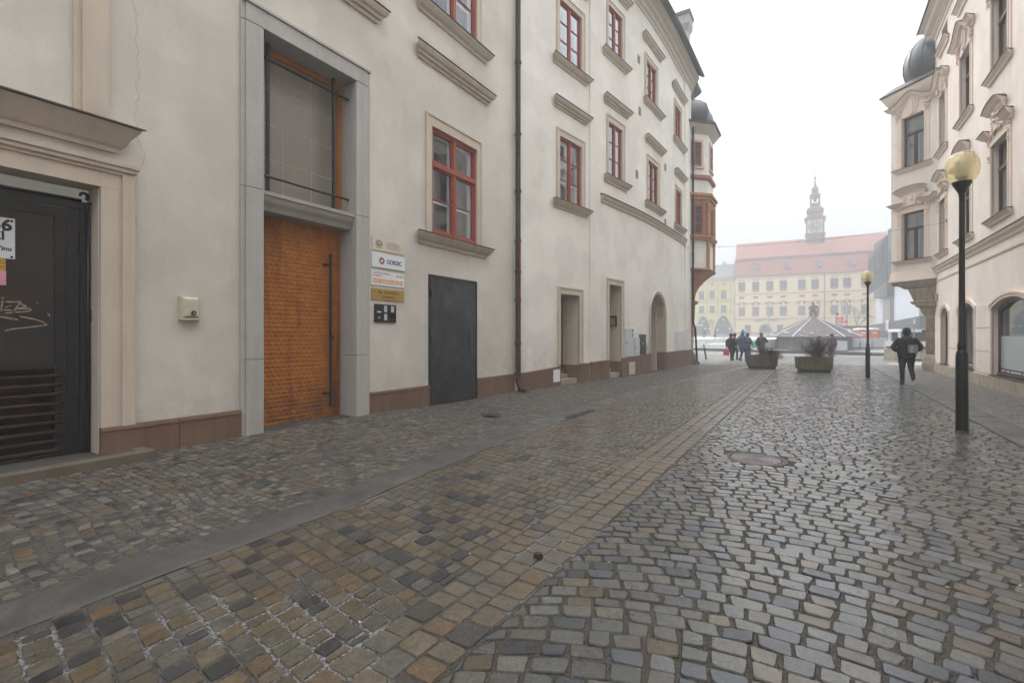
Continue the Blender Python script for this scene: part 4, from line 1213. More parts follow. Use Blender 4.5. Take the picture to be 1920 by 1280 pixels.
for t in np.linspace(0, 1, 9):
    q = 1 - math.sqrt(max(0, 1 - (t) ** 2)) if t < 1 else 1
    e = 1 - (1 - t) ** .5
    s_ = t ** 2.1
    rings.append(octo((CC[0] + (OC[0] - CC[0]) * s_, CC[1] + (OC[1] - CC[1]) * s_), .50 + (1.98 - .50) * s_, 3.5 + 1.57 * t))
b.loft(rings)
b.use(OCHRE); b.loft([octo(CC, .52, 3.28), octo(CC, .66, 3.36), octo(CC, .68, 3.46), octo(CC, .52, 3.56)])
b.use(TERRA); b.loft([octo(CC, .46, 1.6), octo(CC, .52, 3.28)])
b.use(BEIGEST); b.loft([octo(CC, .42, .75), octo(CC, .46, 1.598)])
b.use(mat('dark_kerb_stone', (.12, .075, .055), .8, .3, 5, .2, 60, .4, 60)); b.loft([octo(CC, .70, -.05), octo(CC, .62, .3), octo(CC, .42, .748)])
b.build('corbel', parent=ori)
def oriel_window(k, z0, z1, w, m, surm):
    """window on octagon face k"""
    p, q = octo(OC, 1.96, 0)[k], octo(OC, 1.96, 0)[(k + 1) % 8]
    Lf = math.dist(p[:2], q[:2]); F = lineFac(p, q)
    if (Vector(F.p(0, 0, 1)[:2]) - Vector(OC)).length < (Vector(F.p(0, 0, -1)[:2]) - Vector(OC)).length: F = lineFac(p, q, -1)
    c = Lf / 2; b = MB().use(m)
    a0, a1 = c - w / 2, c + w / 2
    fbox(b, F, a0, a0 + .07, z0, z1, 0, .03); fbox(b, F, a1 - .07, a1, z0, z1, 0, .03); fbox(b, F, a0, a1, z0, z0 + .08, 0, .032); fbox(b, F, a0, a1, z1 - .08, z1, 0, .032)
    fbox(b, F, c - .035, c + .035, z0 + .08, z1 - .08, 0, .034)
    for zz in (.36, .68): fbox(b, F, a0 + .07, a1 - .07, z0 + (z1 - z0) * zz - .02, z0 + (z1 - z0) * zz + .02, 0, .026)
    b.use(surm)
    fbox(b, F, a0 - .12, a0, z0 - .05, z1 + .12, 0, .06); fbox(b, F, a1, a1 + .12, z0 - .05, z1 + .12, 0, .06); fbox(b, F, a0, a1, z1, z1 + .12, 0, .06); fbox(b, F, a0 - .15, a1 + .15, z0 - .14, z0 - .05, 0, .10)
    b.use(mat('glass_dark_far', (.05, .055, .065), .08, .2, 2, spec=.8))
    fbox(b, F, a0 + .05, a1 - .05, z0 + .05, z1 - .05, .002, .012)
    b.build('window', parent=ori)
for k in (6, 7, 0, 1):
    oriel_window(k, 7.12, 8.72, .95, REDFR, TERRA); oriel_window(k, 10.85, 12.15, .78, REDFR, TRIM)
b = MB().use(LEAD)
b.use(TRIMD); b.loft([octo(OC, 1.98, 12.6), octo(OC, 2.1, 12.75), octo(OC, 2.3, 13.0), octo(OC, 2.3, 13.06)])
b.use(TILEG); b.loft([octo(OC, 2.36, 13.05), octo(OC, 2.38, 13.16), octo(OC, 1.85, 13.42)])
b.use(LEAD)
b.loft([octo(OC, ap, z) for ap, z in ((1.55, 13.3), (1.86, 13.55), (1.98, 13.95), (1.88, 14.35), (1.55, 14.65), (1.2, 14.85), (1.02, 15.1), (1.0, 15.5), (1.0, 15.6), (1.35, 15.62), (1.40, 15.75), (.85, 16.15), (.35, 16.55), (.06, 17.3))])
for k in range(8):
    pts = [octo(OC, ap, z)[k] for ap, z in ((1.85, 13.55), (1.98, 13.95), (1.88, 14.35), (1.55, 14.65), (1.2, 14.85), (1.02, 15.1))]
    b.tube(pts, .03, 5)
b.build('dome', parent=ori, smooth='auto')
downpipe([(-5.52, 27.22, 12.9), (-5.52, 27.22, 10.5), (-5.52, 27.22, 2.3), (-5.42, 27.3, 1.95), (-5.36, 27.34, .6), (-5.34, 27.34, .2), (-5.22, 27.32, .06)], .055, h3, collars=(11, 8.5, 6, 3.6), m1=BLACKP)

# wall-mounted things
b = MB().use(CREAMPL)
b.loft([[F_L1.p(a, z, o) for a, z in ((3.05 + e, 1.79 + e), (3.26 - e, 1.79 + e), (3.26 - e, 2.07 - e), (3.05 + e, 2.07 - e))] for o, e in ((0, 0), (.04, 0), (.09, .03))])
kb = b.build('key_box')
tag(kb, 'cream plastic key box on the plaster between plinth end and granite portal', 'key box')
b = MB().use(CREAMPL); fbox(b, F_L1, 3.03, 3.28, 1.765, 1.79, 0, .085); fbox(b, F_L1, 3.03, 3.05, 1.79, 2.08, 0, .03); fbox(b, F_L1, 3.26, 3.28, 1.79, 2.08, 0, .03); b.build('back_plate', parent=kb)
b = MB().use(BLACKP); b.tube([F_L1.p(3.175, 1.86, .085), F_L1.p(3.175, 1.86, .105)], .03, 12); b.use(mat('chrome', (.6, .6, .6), .2, 0, metal=1, fine=0)); b.tube([F_L1.p(3.175, 1.86, .105), F_L1.p(3.175, 1.86, .112)], .013, 10); b.build('keyhole', parent=kb)

CREAMS = mat('sign_cream', (.58, .53, .43), .45, .03, 4, .02)
RED_ = mat('print_red', (.42, .04, .05), .5, 0, fine=0); NAVY = mat('print_navy', (.02, .025, .08), .5, 0, fine=0); ORAN = mat('print_orange', (.72, .22, .04), .5, 0, fine=0); GREYP = mat('print_grey', (.25, .24, .23), .5, 0, fine=0)
GREENP = mat('print_green', (.09, .15, .10), .5, 0, fine=0); BRASS = mat('brass_plate', (.42, .29, .09), .35, .12, 3, .05, 60, .05, 60, metal=.55)
def lines(parent, F, rows, o, m, name='small_print'):
    b = MB().use(m)
    for a0, a1, z, h in rows:
        a = a0
        while a < a1:
            w = rnd.uniform(.008, .04); fbox(b, F, a, min(a + w, a1), z, z + h, o, o + .0012); a += w + .006
    b.build(name, parent=parent)
s1 = plate('name_plate', F_L1, 6.32, 7.16, 3.20, 3.44, .002, .016, CREAMS, 'cream plate with round green emblem and fine print, topmost of the plates', 'sign')
lines(s1, F_L1, [(6.68, 7.10 - rnd.uniform(0, .15), 3.385 - .02 * k, .008) for k in range(7)], .016, GREYP)
lines(s1, F_L1, [(6.66, 7.12, 3.215, .008)], .016, ORAN); lines(s1, F_L1, [(6.40, 6.56, 3.245, .01)], .016, GREENP)
b = MB()
for k in range(26):
    t = 2 * math.pi * k / 26
    b.use(GREENP if k % 3 else ORAN); a, z = 6.485 + .075 * math.cos(t), 3.335 + .058 * math.sin(t)
    fbox(b, F_L1, a - .012, a + .012, z - .008, z + .008, .016, .0176 + .0002 * (k % 5))
b.use(GREENP); fpanel(b, F_L1, [(6.485 + .05 * math.cos(t * math.pi / 8), 3.337 + .04 * math.sin(t * math.pi / 8)) for t in range(16)], .016, .0172)
b.use(CREAMS); fpanel(b, F_L1, [(6.49 + .025 * math.cos(t * math.pi / 5), 3.345 + .022 * math.sin(t * math.pi / 5)) for t in range(10)], .0172, .0182)
b.build('emblem', parent=s1)
s2 = plate('name_plate', F_L1, 6.30, 7.17, 2.875, 3.15, .002, .022, SIGNW, 'white plate with red and blue star logo reading GORDIC', 'sign')
text_obj('GORDIC', .115, NAVY, F_L1.p(6.88, 3.005, .0225), WROT, s2, bold=.003, sx=.9)
b = MB()
for k in range(8):
    t = k * math.pi / 4
    b.use(RED_ if k % 2 else NAVY)
    c_, s_ = math.cos(t), math.sin(t)
    def rr(x, y): return (6.55 + (x * c_ - y * s_), 3.01 + (x * s_ + y * c_))
    fpanel(b, F_L1, [rr(.028, -.016), rr(.062, -.012), rr(.078, .006), rr(.058, .024), rr(.030, .010)], .022, .0232 + .0001 * k)
b.build('emblem', parent=s2)
s3 = plate('name_plate', F_L1, 6.30, 7.16, 2.53, 2.81, .002, .014, SIGNW, 'white plate with red lettering above a row of seven orange squares', 'sign')
text_obj('CENTRUM POJIŠTĚNÍ', .047, RED_, F_L1.p(6.33, 2.765, .0145), WROT, s3, align='LEFT', sx=.95)
text_obj('A FINANCÍ', .047, RED_, F_L1.p(6.33, 2.715, .0145), WROT, s3, align='LEFT', sx=.95)
text_obj('INSIA', .055, GREYP, F_L1.p(7.13, 2.745, .0145), WROT, s3, align='RIGHT')
b = MB().use(ORAN); fbox(b, F_L1, 6.94, 6.975, 2.73, 2.765, .014, .0152)
b.build('emblem', parent=s3)
for k in range(7):
    a = 6.345 + .113 * k
    b = MB().use(ORAN); fbox(b, F_L1, a, a + .09, 2.575, 2.655, .014, .0152)
    b.use(SIGNW)
    if k in (0, 6): fbox(b, F_L1, a + .02, a + .07, 2.60, 2.615, .0152, .0162); fpanel(b, F_L1, [(a + .02, 2.618), (a + .07, 2.618), (a + .045, 2.64)], .0152, .0162)
    elif k in (1,): fbox(b, F_L1, a + .03, a + .045, 2.59, 2.64, .0152, .0162); fbox(b, F_L1, a + .045, a + .06, 2.625, 2.64, .0152, .0162)
    elif k in (2,): fbox(b, F_L1, a + .025, a + .065, 2.588, 2.615, .0152, .0162); fpanel(b, F_L1, [(a + .018, 2.616), (a + .072, 2.616), (a + .045, 2.642)], .0152, .0162)
    elif k == 3: fbox(b, F_L1, a + .015, a + .075, 2.598, 2.618, .0152, .0162); fbox(b, F_L1, a + .028, a + .062, 2.618, 2.632, .0152, .0162)
    elif k == 4:
        for q in range(3): fbox(b, F_L1, a + .02 + q * .02, a + .034 + q * .02, 2.59, 2.605 + q * .014, .0152, .0162)
    else: fpanel(b, F_L1, [(a + .045 + .012 * math.cos(t), 2.632 + .010 * math.sin(t)) for t in [k_ * math.pi / 4 for k_ in range(8)]], .0152, .0162); fbox(b, F_L1, a + .027, a + .063, 2.588, 2.615, .0152, .0162)
    b.build('icon', parent=s3)
s4 = plate('name_plate', F_L1, 6.30, 7.16, 2.245, 2.47, .002, .016, BRASS, 'brass plate engraved with an advocate name, lowest of the plates', 'sign')
INKB = mat('engraved_brown', (.07, .045, .015), .6, 0, fine=0)
text_obj('Mgr. Tomáš Havran', .075, INKB, F_L1.p(6.73, 2.40, .0165), WROT, s4, sx=.88)
text_obj('ADVOKÁT', .075, INKB, F_L1.p(6.73, 2.31, .0165), WROT, s4, sx=.95)
ic = plate('intercom', F_L1, 6.37, 6.92, 1.82, 2.17, .002, .03, BLACKP, 'black intercom panel with bell buttons under the brass plate', 'intercom')
b = MB().use(mat('button_white', (.5, .52, .54), .4, .05, 9))
for (a, z) in ((6.60, 2.02), (6.78, 2.02), (6.60, 1.86)):
    for k in range(4): fbox(b, F_L1, a, a + .075, z + .031 * k, z + .027 + .031 * k, .03, .034)
b.build('button', parent=ic)
b = MB().use(mat('dark_lens', (.03, .03, .035), .1, 0, fine=0)); fbox(b, F_L1, 6.42, 6.52, 2.04, 2.13, .03, .033); b.use(SIGNW); fbox(b, F_L1, 6.42, 6.52, 2.005, 2.03, .03, .034); fbox(b, F_L1, 6.445, 6.495, 1.90, 1.915, .03, .034); b.build('camera_window', parent=ic)
b = MB().use(BLACKP); fbox(b, F_L3, 17.50, 17.52, 1.98, 2.0, -.2, -.2 + .01)
p = F_L3.p(17.52, 0, 0)
b = MB().use(BLACKP); b.box(p[0] - .42, p[0] - .14, p[1] - .05, p[1] - .014, 1.92, 2.32)
bx = b.build('intercom'); tag(bx, 'grey and black intercom box inside the deep second doorway', 'intercom')
b = MB().use(mat('brushed_metal', (.42, .43, .44), .35, .1, 9, metal=.7)); b.box(p[0] - .40, p[0] - .20, p[1] - .06, p[1] - .05, 1.96, 2.26); b.build('face_plate', parent=bx)
def cabinet(a0, a1, z0, z1, m, label, o=.05, extra=None, group='meter cabinets beside the arched doorway'):
    c = plate('meter_cabinet', F_L3, a0, a1, z0, z1, -.02, o, m, label, 'cabinet', group)
    b = MB().use(m); fbox(b, F_L3, a0 + .03, a1 - .03, z0 + .03, z1 - .03, o, o + .008); d_ = b.build('cabinet_door', parent=c)
    b = MB().use(STEEL); fbox(b, F_L3, a0 + .08, a0 + .11, (z0 + z1) / 2 - .06, (z0 + z1) / 2 + .04, o + .008, o + .02)
    b.build('latch', parent=d_)
    return c
GRYP = mat('cabinet_grey', (.50, .53, .55), .5, .05, 4, .02)
c1 = cabinet(17.78, 18.53, .76, 1.84, GRYP, 'tall pale grey cabinet with coloured stickers by the second doorway')
b = MB().use(ORAN); fbox(b, F_L3, 18.34, 18.42, 1.50, 1.58, .058, .062); b.use(MATS['print_green']); fbox(b, F_L3, 18.34, 18.42, 1.58, 1.66, .058, .062); b.use(NAVY); fbox(b, F_L3, 18.30, 18.44, 1.74, 1.80, .058, .062); b.use(MATS['sticker_yellow']); fbox(b, F_L3, 18.36, 18.41, 1.30, 1.38, .058, .062)
b.build('sticker', parent=c1)
cabinet(18.58, 19.10, .76, 1.48, GRYP, 'low pale grey cabinet between the tall grey one and the dark one')
c3 = cabinet(19.12, 19.73, .80, 1.62, mat('cabinet_dark', (.035, .037, .042), .5, .1, 4), 'dark grey cabinet with small white mark left of the arch')
b = MB().use(SIGNW); fpanel(b, F_L3, [(19.36, 1.28), (19.46, 1.28), (19.42, 1.2)], .058, .062); b.build('mark', parent=c3)
cabinet(19.80, 20.03, .82, 1.28, CREAMPL, 'small cream box with two round holes beside the arch')
b = MB().use(mat('hatch_cream', (.52, .48, .41), .6, .08, 5)); fbox(b, F_L3, 18.09, 18.59, .06, .55, .05, .062)
tag(b.build('inspection_hatch'), 'cream rectangular hatch in the plinth below the tall grey cabinet', 'hatch')
b = MB().use(mat('patch_white', (.60, .60, .61), .7, .1, 2, .05, 20, streak=.25)); fbox(b, F_L3, 24.05, 26.35, .86, 1.78, .0, .03, n=2)
tag(b.build('notice_board'), 'scuffed white board with peeling brown patches near the corner', 'board')

# ------------------------------------------------------------------ RIGHT HOUSE
hr = tag(empty('corner_house'), 'pink corner house with ornate window hoods, arched shop windows and a slanted oriel', 'building')
seg = lambda a0, a1, z1, rise=.28, z0=.42: dict(a0=a0, a1=a1, z0=z0, z1=z1, rise=rise, kind='seg', d=.22)
SH = [seg(25.02, 26.32, 2.70), seg(21.42, 23.52, 2.70), seg(16.55, 19.65, 2.62, .26), seg(11.9, 14.6, 2.62, .26), seg(7.6, 10.3, 2.62, .26)]
cols = [(25.5, 26.6), (21.9, 23.25), (18.2, 19.65), (14.6, 16.05), (10.9, 12.35)]
ops = list(SH)
for (a, c) in cols:
    ops += [dict(a0=a, a1=c, z0=5.0, z1=7.15, d=.8), dict(a0=a, a1=c, z0=9.22, z1=11.5, d=.8)]
ops += [dict(a0=25.3, a1=26.3, z0=13.42, z1=14.15, d=.24), dict(a0=21.9, a1=23.2, z0=13.42, z1=14.15, d=.24), dict(a0=18.2, a1=19.6, z0=13.42, z1=14.15, d=.24)]
RZ = 14.35
mb = MB(); wall(mb, F_R, -20, 27.55, -.1, RZ + .2, ops, wmat=PINK, rmat=PINKT)
mb.use(PINK)
mb.add([(4.5, -20, 0), (16, -20, 0), (16, -20, RZ), (4.5, -20, RZ)], [(0, 1, 2, 3)])
mb.add([(4.5, 27.55, 0), (5.5, 28.5, 0), (5.5, 28.5, RZ), (4.5, 27.55, RZ)], [(0, 1, 2, 3)])
mb.add([(5.5, 28.5, 0), (16, 30.5, 0), (16, 30.5, RZ), (5.5, 28.5, RZ)], [(0, 1, 2, 3)])
mb.add([(16, -20, 0), (16, 30.5, 0), (16, 30.5, RZ), (16, -20, RZ)], [(0, 1, 2, 3)])
mb.build('wall', parent=hr)
b = MB().use(BEIGEST)
a = -19.6
while a < 27.5:
    c = min(a + 1.45, 27.55); fbox(b, F_R, a + .004, c - .004, -.05, .36, -.02, .085)
    b.box8([F_R.p(a + .004, .36, -.02), F_R.p(c - .004, .36, -.02), F_R.p(c - .004, .36, .085), F_R.p(a + .004, .36, .085),
            F_R.p(a + .004, .42, -.02), F_R.p(c - .004, .42, -.02), F_R.p(c - .004, .385, .07), F_R.p(a + .004, .385, .07)])
    a += 1.45
b.build('plinth', parent=hr)
# rustication: raised courses on the piers, moulded band
edges = [5.0] + sorted([x for s_ in SH for x in (s_['a0'] - .16, s_['a1'] + .16)]) + [27.5]
for i in range(0, len(edges), 2):
    for (z0, z1) in ((.42, 1.065), (1.095, 1.795), (1.825, 2.52)):
        b = MB().use(PINK); fbox(b, F_R, edges[i], edges[i + 1], z0, z1, -.02, .03); b.build('pier_course', parent=hr)
b = MB().use(PINKT)
fprof(b, F_R, 5, 27.55, [(0, 3.90), (.03, 3.90), (.035, 3.96), (0, 3.96)], mitre=False)
fprof(b, F_R, 5, 27.55, [(0, 4.22), (.04, 4.24), (.06, 4.32), (.12, 4.38), (.14, 4.46), (0, 4.46)], mitre=False)
b.use(FLASH); fprof(b, F_R, 5, 27.55, [(0, 4.463), (.165, 4.463), (.165, 4.475), (0, 4.52)], mitre=False)
b.build('string_course', parent=hr)
# shop windows
FROST = mat('frosted_film', (.36, .42, .42), .35, .04, 1.2, .02, spec=.5)
for i, s_ in enumerate(SH):
    b = MB().use(PINKT); arch_ring(b, F_R, s_, .09, -.02, .045, .42); arch_ring(b, F_R, dict(s_, a0=s_['a0'] - .08, a1=s_['a1'] + .08, z1=s_['z1'] + .08), .06, -.02, .065, 2.30)
    w = b.build('shop_window', parent=hr)
    b = MB().use(BRFR); arch_ring(b, F_R, dict(s_, a0=s_['a0'] + .10, a1=s_['a1'] - .10, z1=s_['z1'] - .10), .10, -.21, -.12, s_['z0'])
    fbox(b, F_R, s_['a0'], s_['a1'], s_['z0'], s_['z0'] + .09, -.21, -.10)
    fbox(b, F_R, s_['a0'], s_['a1'], s_['z0'] - .03, s_['z0'], -.21, .095)
    b.build('frame', parent=w)
    pts = [(s_['a0'] + .08, s_['z0'] + .05)] + [(s_['a0'] + .08 + (s_['a1'] - s_['a0'] - .16) * k / 12, arch_z(s_, s_['a0'] + .08 + (s_['a1'] - s_['a0'] - .16) * k / 12) - .07) for k in range(13)] + [(s_['a1'] - .08, s_['z0'] + .05)]
    b = MB().use(GLASSS); b.add([F_R.p(a, z, -.16) for a, z in pts], [tuple(range(len(pts)))])
    b.build('pane', parent=w)
    b = MB().use(DARKIN); fbox(b, F_R, s_['a0'] - .3, s_['a1'] + .3, .2, 3, -2.2, -2.1)
    b.use(mat('shop_interior', (.16, .15, .13), .9, .4, 1.2, .1)); fbox(b, F_R, s_['a0'] - .2, s_['a1'] + .2, .3, 2.9, -1.6, -1.5)
    for (p0, p1, y0, y1) in ((s_['a0'] - .05, s_['a0'] - .02, .2, 3), (s_['a1'] + .02, s_['a1'] + .05, .2, 3), (s_['a0'] - .05, s_['a1'] + .05, .2, .25), (s_['a0'] - .05, s_['a1'] + .05, 2.95, 3)): fbox(b, F_R, p0, p1, y0, y1, -1.6, -.235)
    b.use(mat('lamp_cloth', (.45, .42, .36), .9, .1, 3))
    for q in range(3): fbox(b, F_R, s_['a0'] + .25 + q * .8, s_['a0'] + .55 + q * .8, 1.2, 2.1, -1.2, -1.15)
    b.build('interior', parent=w)
    if i >= 2:
        b = MB().use(FROST); fbox(b, F_R, s_['a0'] + .1, s_['a1'] - .1, .62, 1.55, -.158, -.1545); b.build('frosted_film', parent=w)
    b = MB().use(mat('banner_black', (.02, .022, .028), .5, 0, fine=0)); fbox(b, F_R, s_['a0'] + .1, s_['a1'] - .1, .50, .60, -.158, -.150)
    b.use(SIGNW); a = s_['a0'] + .18
    while a < s_['a1'] - .2:
        wd = rnd.uniform(.02, .09); fbox(b, F_R, a, a + wd, .53, .57, -.150, -.148); a += wd + (.02 if rnd.random() < .8 else .12)
    b.build('banner_print', parent=w)
# upper windows
def orn(b, F, a, z, o, n, ra, rz, size):
    for k in range(n):
        b.ball(F.p(a + rnd.uniform(-ra, ra), z + rnd.uniform(-rz, rz), o + rnd.uniform(0, .03)), (size * rnd.uniform(.6, 1.1),) * 3, 6, 4)
def right_window(F, parent, a0, a1, z0, z1, style, gl=GLASSF, full=True, wall_depth=.24):
    sw = .2
    b = MB().use(PINKT)
    for (oo, e) in ((.03, sw), (.05, .06)):
        fbox(b, F, a0 - e, a0 - (0 if e < .1 else .06), z0, z1 + (0.06 if e < .1 else .18), -.02, oo); fbox(b, F, a1 + (0 if e < .1 else .06), a1 + e, z0, z1 + (.06 if e < .1 else .18), -.02, oo)
    fbox(b, F, a0, a1, z1, z1 + .06, -.02, .05); fbox(b, F, a0 - .06, a1 + .06, z1 + .06, z1 + .18, -.02, .03)
    w = b.build('window', parent=parent)
    sill(F, a0 - sw - .05, a1 + sw + .05, z0 - .03, w, prof=[(0, -.16), (.05, -.16), (.07, -.10), (.12, -.05), (.15, 0), (0, 0)], m=PINKT)
    d = -.13
    b = MB().use(BRFR); fr = .07
    fbox(b, F, a0, a0 + fr, z0, z1, d - .06, d); fbox(b, F, a1 - fr, a1, z0, z1, d - .06, d); fbox(b, F, a0 + fr, a1 - fr, z0, z0 + fr, d - .06, d); fbox(b, F, a0 + fr, a1 - fr, z1 - fr, z1, d - .06, d)
    zt = z0 + (z1 - z0) * .66
    fbox(b, F, a0 + fr, a1 - fr, zt - .05, zt + .05, d - .06, d + .03)
    c = (a0 + a1) / 2
    fbox(b, F, c - .05, c + .05, z0 + fr, zt - .05, d - .06, d + .01)
    b.build('frame', parent=w)
    b = MB().use(gl); b.add([F.p(a0 + .03, z0 + .03, d - .04), F.p(a1 - .03, z0 + .03, d - .04), F.p(a1 - .03, z1 - .03, d - .04), F.p(a0 + .03, z1 - .03, d - .04)], [(0, 1, 2, 3)])
    b.build('pane', parent=w)
    b = MB().use(WHITEFR)
    q = d - .13
    fbox(b, F, a0, a0 + .09, z0, z1, q - .04, q); fbox(b, F, a1 - .09, a1, z0, z1, q - .04, q); fbox(b, F, c - .05, c + .05, z0, zt, q - .04, q); fbox(b, F, a0 + .09, a1 - .09, zt - .04, zt + .04, q - .041, q + .001)
    b.use(mat('curtain_daylight_tone', (.62, .65, .65), .9, .1, 5)); fbox(b, F, a0, a0 + (a1 - a0) * .3, z0, z1, q - .2, q - .19); fbox(b, F, a1 - (a1 - a0) * .25, a1, z0, z1, q - .2, q - .19)  # pale curtain colour stands in for daylight showing through the room
    b.use(DARKIN); fbox(b, F, a0, a1, z0, z1, q - .5, q - .45)
    b.build('inner_frame', parent=w)
    if style == 'plain': return w
    h = MB().use(PINKT)
    if style == 'curved':
        zb = z1 + .62; L0, L1 = a0 - .40, a1 + .40
        bump = lambda t: .42 * math.exp(-((t - .5) / .20) ** 2)
        fprof(h, F, L0, L1, [(0, zb - .26), (.05, zb - .26), (.07, zb - .18), (.16, zb - .14), (.20, zb - .06), (.26, zb), (0, zb)], n=16, zf=bump)
        h.use(FLASH); fprof(h, F, L0, L1, [(0, zb + .003), (.28, zb + .003), (.28, zb + .02), (0, zb + .05)], n=16, zf=bump)
        h.use(PINKT); fpanel(h, F, [(L0 + .15, z1 + .18), (L1 - .15, z1 + .18), (L1 - .2, zb - .2), (c, zb + .15), (L0 + .2, zb - .2)], 0, .02)
        for k in range(-2, 3):
            fpanel(h, F, [(c + k * .06 - .026, z1 + .06), (c + k * .06 + .026, z1 + .06), (c + k * .105 + .045, zb + .10 - abs(k) * .04), (c + k * .105 - .045, zb + .10 - abs(k) * .04)], 0, .11 - abs(k) * .018)
        for s_ in (-1, 1):
            orn(h, F, c + s_ * ((a1 - a0) / 2 + .12), z1 + .28, .06, 16, .12, .20, .05)
            orn(h, F, c + s_ * ((a1 - a0) / 2 + .20), z1 + .02, .05, 8, .05, .14, .035)
    else:
        zs = z1 + .46; zc = z1 + .98
        pr = lambda z: [(0, z - .24), (.05, z - .24), (.07, z - .16), (.15, z - .11), (.20, z - .04), (.24, z), (0, z)]
        for (p0, p1) in ((a0 - .42, a0 + .02), (a1 - .02, a1 + .42)):
            fprof(h, F, p0 + .1, p1 - .1, pr(zs)); h.use(FLASH); fprof(h, F, p0 + .1, p1 - .1, [(0, zs + .003), (.26, zs + .003), (.26, zs + .016), (0, zs + .05)]); h.use(PINKT)
        bump = lambda t: .16 * (1 - abs(2 * t - 1) ** 3)
        fprof(h, F, c - .52, c + .52, pr(zc), n=8, zf=bump); h.use(FLASH); fprof(h, F, c - .52, c + .52, [(0, zc + .003), (.26, zc + .003), (.26, zc + .018), (0, zc + .05)], n=8, zf=bump); h.use(PINKT)
        fpanel(h, F, [(c - .45, z1 + .18), (c + .45, z1 + .18), (c + .42, zc - .2), (c - .42, zc - .2)], 0, .03)
        fpanel(h, F, [(c - .15, z1 + .30), (c + .15, z1 + .30), (c + .18, zc - .22), (c - .18, zc - .22)], .03, .12)
        orn(h, F, c, z1 + .62, .12, 8, .06, .16, .05)
        for s_ in (-1, 1):
            orn(h, F, c + s_ * .32, z1 + .40, .06, 22, .16, .14, .055); orn(h, F, c + s_ * ((a1 - a0) / 2 + .12), z1 - .05, .05, 14, .03, .45, .03)
            orn(h, F, c + s_ * .28, zc - .32, .08, 8, .10, .08, .05)
    h.build('hood', parent=w)
    return w
for i, (a, c) in enumerate(cols):
    right_window(F_R, hr, a, c, 5.0, 7.15, 'broken' if i < 3 else 'plain'); right_window(F_R, hr, a, c, 9.22, 11.5, 'curved' if i < 3 else 'plain')
for a, c in ((25.3, 26.3), (21.9, 23.2), (18.2, 19.6)):
    w = MB().use(BRFR); fbox(w, F_R, a, c, 13.42, 13.50, -.2, -.14); fbox(w, F_R, a, c, 14.08, 14.15, -.2, -.14); fbox(w, F_R, a, a + .07, 13.5, 14.08, -.2, -.14); fbox(w, F_R, c - .07, c, 13.5, 14.08, -.2, -.14)
    w = w.build('window', parent=hr)
    b = MB().use(MATS['glass_dark_far']); fbox(b, F_R, a, c, 13.42, 14.15, -.19, -.17); b.build('pane', parent=w)
    sill(F_R, a - .25, c + .25, 13.38, w, prof=[(0, -.22), (.05, -.22), (.08, -.12), (.14, -.06), (.18, 0), (0, 0)], m=PINKT)
# main cornice and roof
def rcorn(F, parent, a0, a1, zt, ov, name='cornice', mitre=True, roof=True):
    b = MB().use(PINKT)
    fprof(b, F, a0, a1, [(0, zt), (.04, zt), (.05, zt + .12), (.10, zt + .16), (.11, zt + .30), (.18, zt + .36), (ov * .6, zt + .44), (ov * .7, zt + .60), (ov, zt + .70), (0, zt + .70)], mitre=mitre)
    a = a0
    while a < a1 and roof:
        fbox(b, F, a, a + .09, zt + .20, zt + .30, .10, .15); a += .18
    b.use(FLASH); fprof(b, F, a0, a1, [(0, zt + .703), (ov + .05, zt + .703), (ov + .06, zt + .76), (0, zt + .9)], mitre=mitre)
    b.build(name, parent=parent)
rcorn(F_R, hr, -20, 27.45, RZ, .52)
b = MB().use(TILEG)
b.loft([[(4.0, -20, RZ + .78), (10, -20, RZ + 5), (16, -20, RZ + .78)], [(4.0, 27.6, RZ + .78), (10, 26.5, RZ + 5), (16, 28, RZ + .78)]])
b.build('roof', parent=hr)
# slanted oriel at the corner
A_, B_ = (4.5, 27.2), (3.09, 28.61)
FO = lineFac(A_, B_, 1)
if Vector(FO.p(1, 0, 1)[:2]).length > Vector(FO.p(1, 0, -1)[:2]).length: FO = lineFac(A_, B_, -1)
LO = math.dist(A_, B_)
oc = [(4.5, 27.2), (3.09, 28.61), (4.5, 30.02), (5.91, 28.61)]
b = MB()
ow = [dict(a0=.50, a1=1.48, z0=5.0, z1=7.15, d=.8), dict(a0=.50, a1=1.48, z0=9.22, z1=11.5, d=.8)]
wall(b, FO, 0, LO, 4.1, 12.5, ow, wmat=PINK, rmat=PINKT)
b.use(PINK)
for p, q in ((oc[1], oc[2]), (oc[2], oc[3])):
    b.add([(*p, 4.1), (*q, 4.1), (*q, 12.5), (*p, 12.5)], [(0, 1, 2, 3)])
b.add([(*p, 4.1) for p in oc], [(0, 1, 2, 3)])
orr = b.build('oriel', parent=hr)
w_ = right_window(FO, hr, .50, 1.48, 5.0, 7.15, 'broken'); w_ = right_window(FO, hr, .50, 1.48, 9.22, 11.5, 'curved')
b = MB().use(PINKT)
def sqr(e, z): return [(4.5, 27.2 - e, z), (3.09 - e, 28.61, z), (4.5, 30.02 + e, z), (5.91 + e, 28.61, z)]
b.loft([sqr(e, z) for e, z in ((0, 12.1), (.06, 12.12), (.08, 12.25), (.2, 12.4), (.38, 12.68), (.38, 12.74))])
b.loft([sqr(e, z) for e, z in ((.0, 4.5), (.05, 4.45), (.06, 4.2), (.12, 4.12), (.12, 4.04))])
b.use(FLASH); b.loft([sqr(e, z) for e, z in ((.44, 12.745), (.46, 12.80), (-.1, 13.15))])
b.use(LEAD); DC = (4.55, 28.5)
b.lathe([(.70, 12.95), (.92, 13.2), (1.02, 13.6), (1.02, 14.0), (.92, 14.4), (.72, 14.75), (.45, 15.0), (.30, 15.2), (.28, 15.6), (.4, 15.7), (.2, 16.0), (.03, 16.8)], (*DC, 0), 20)
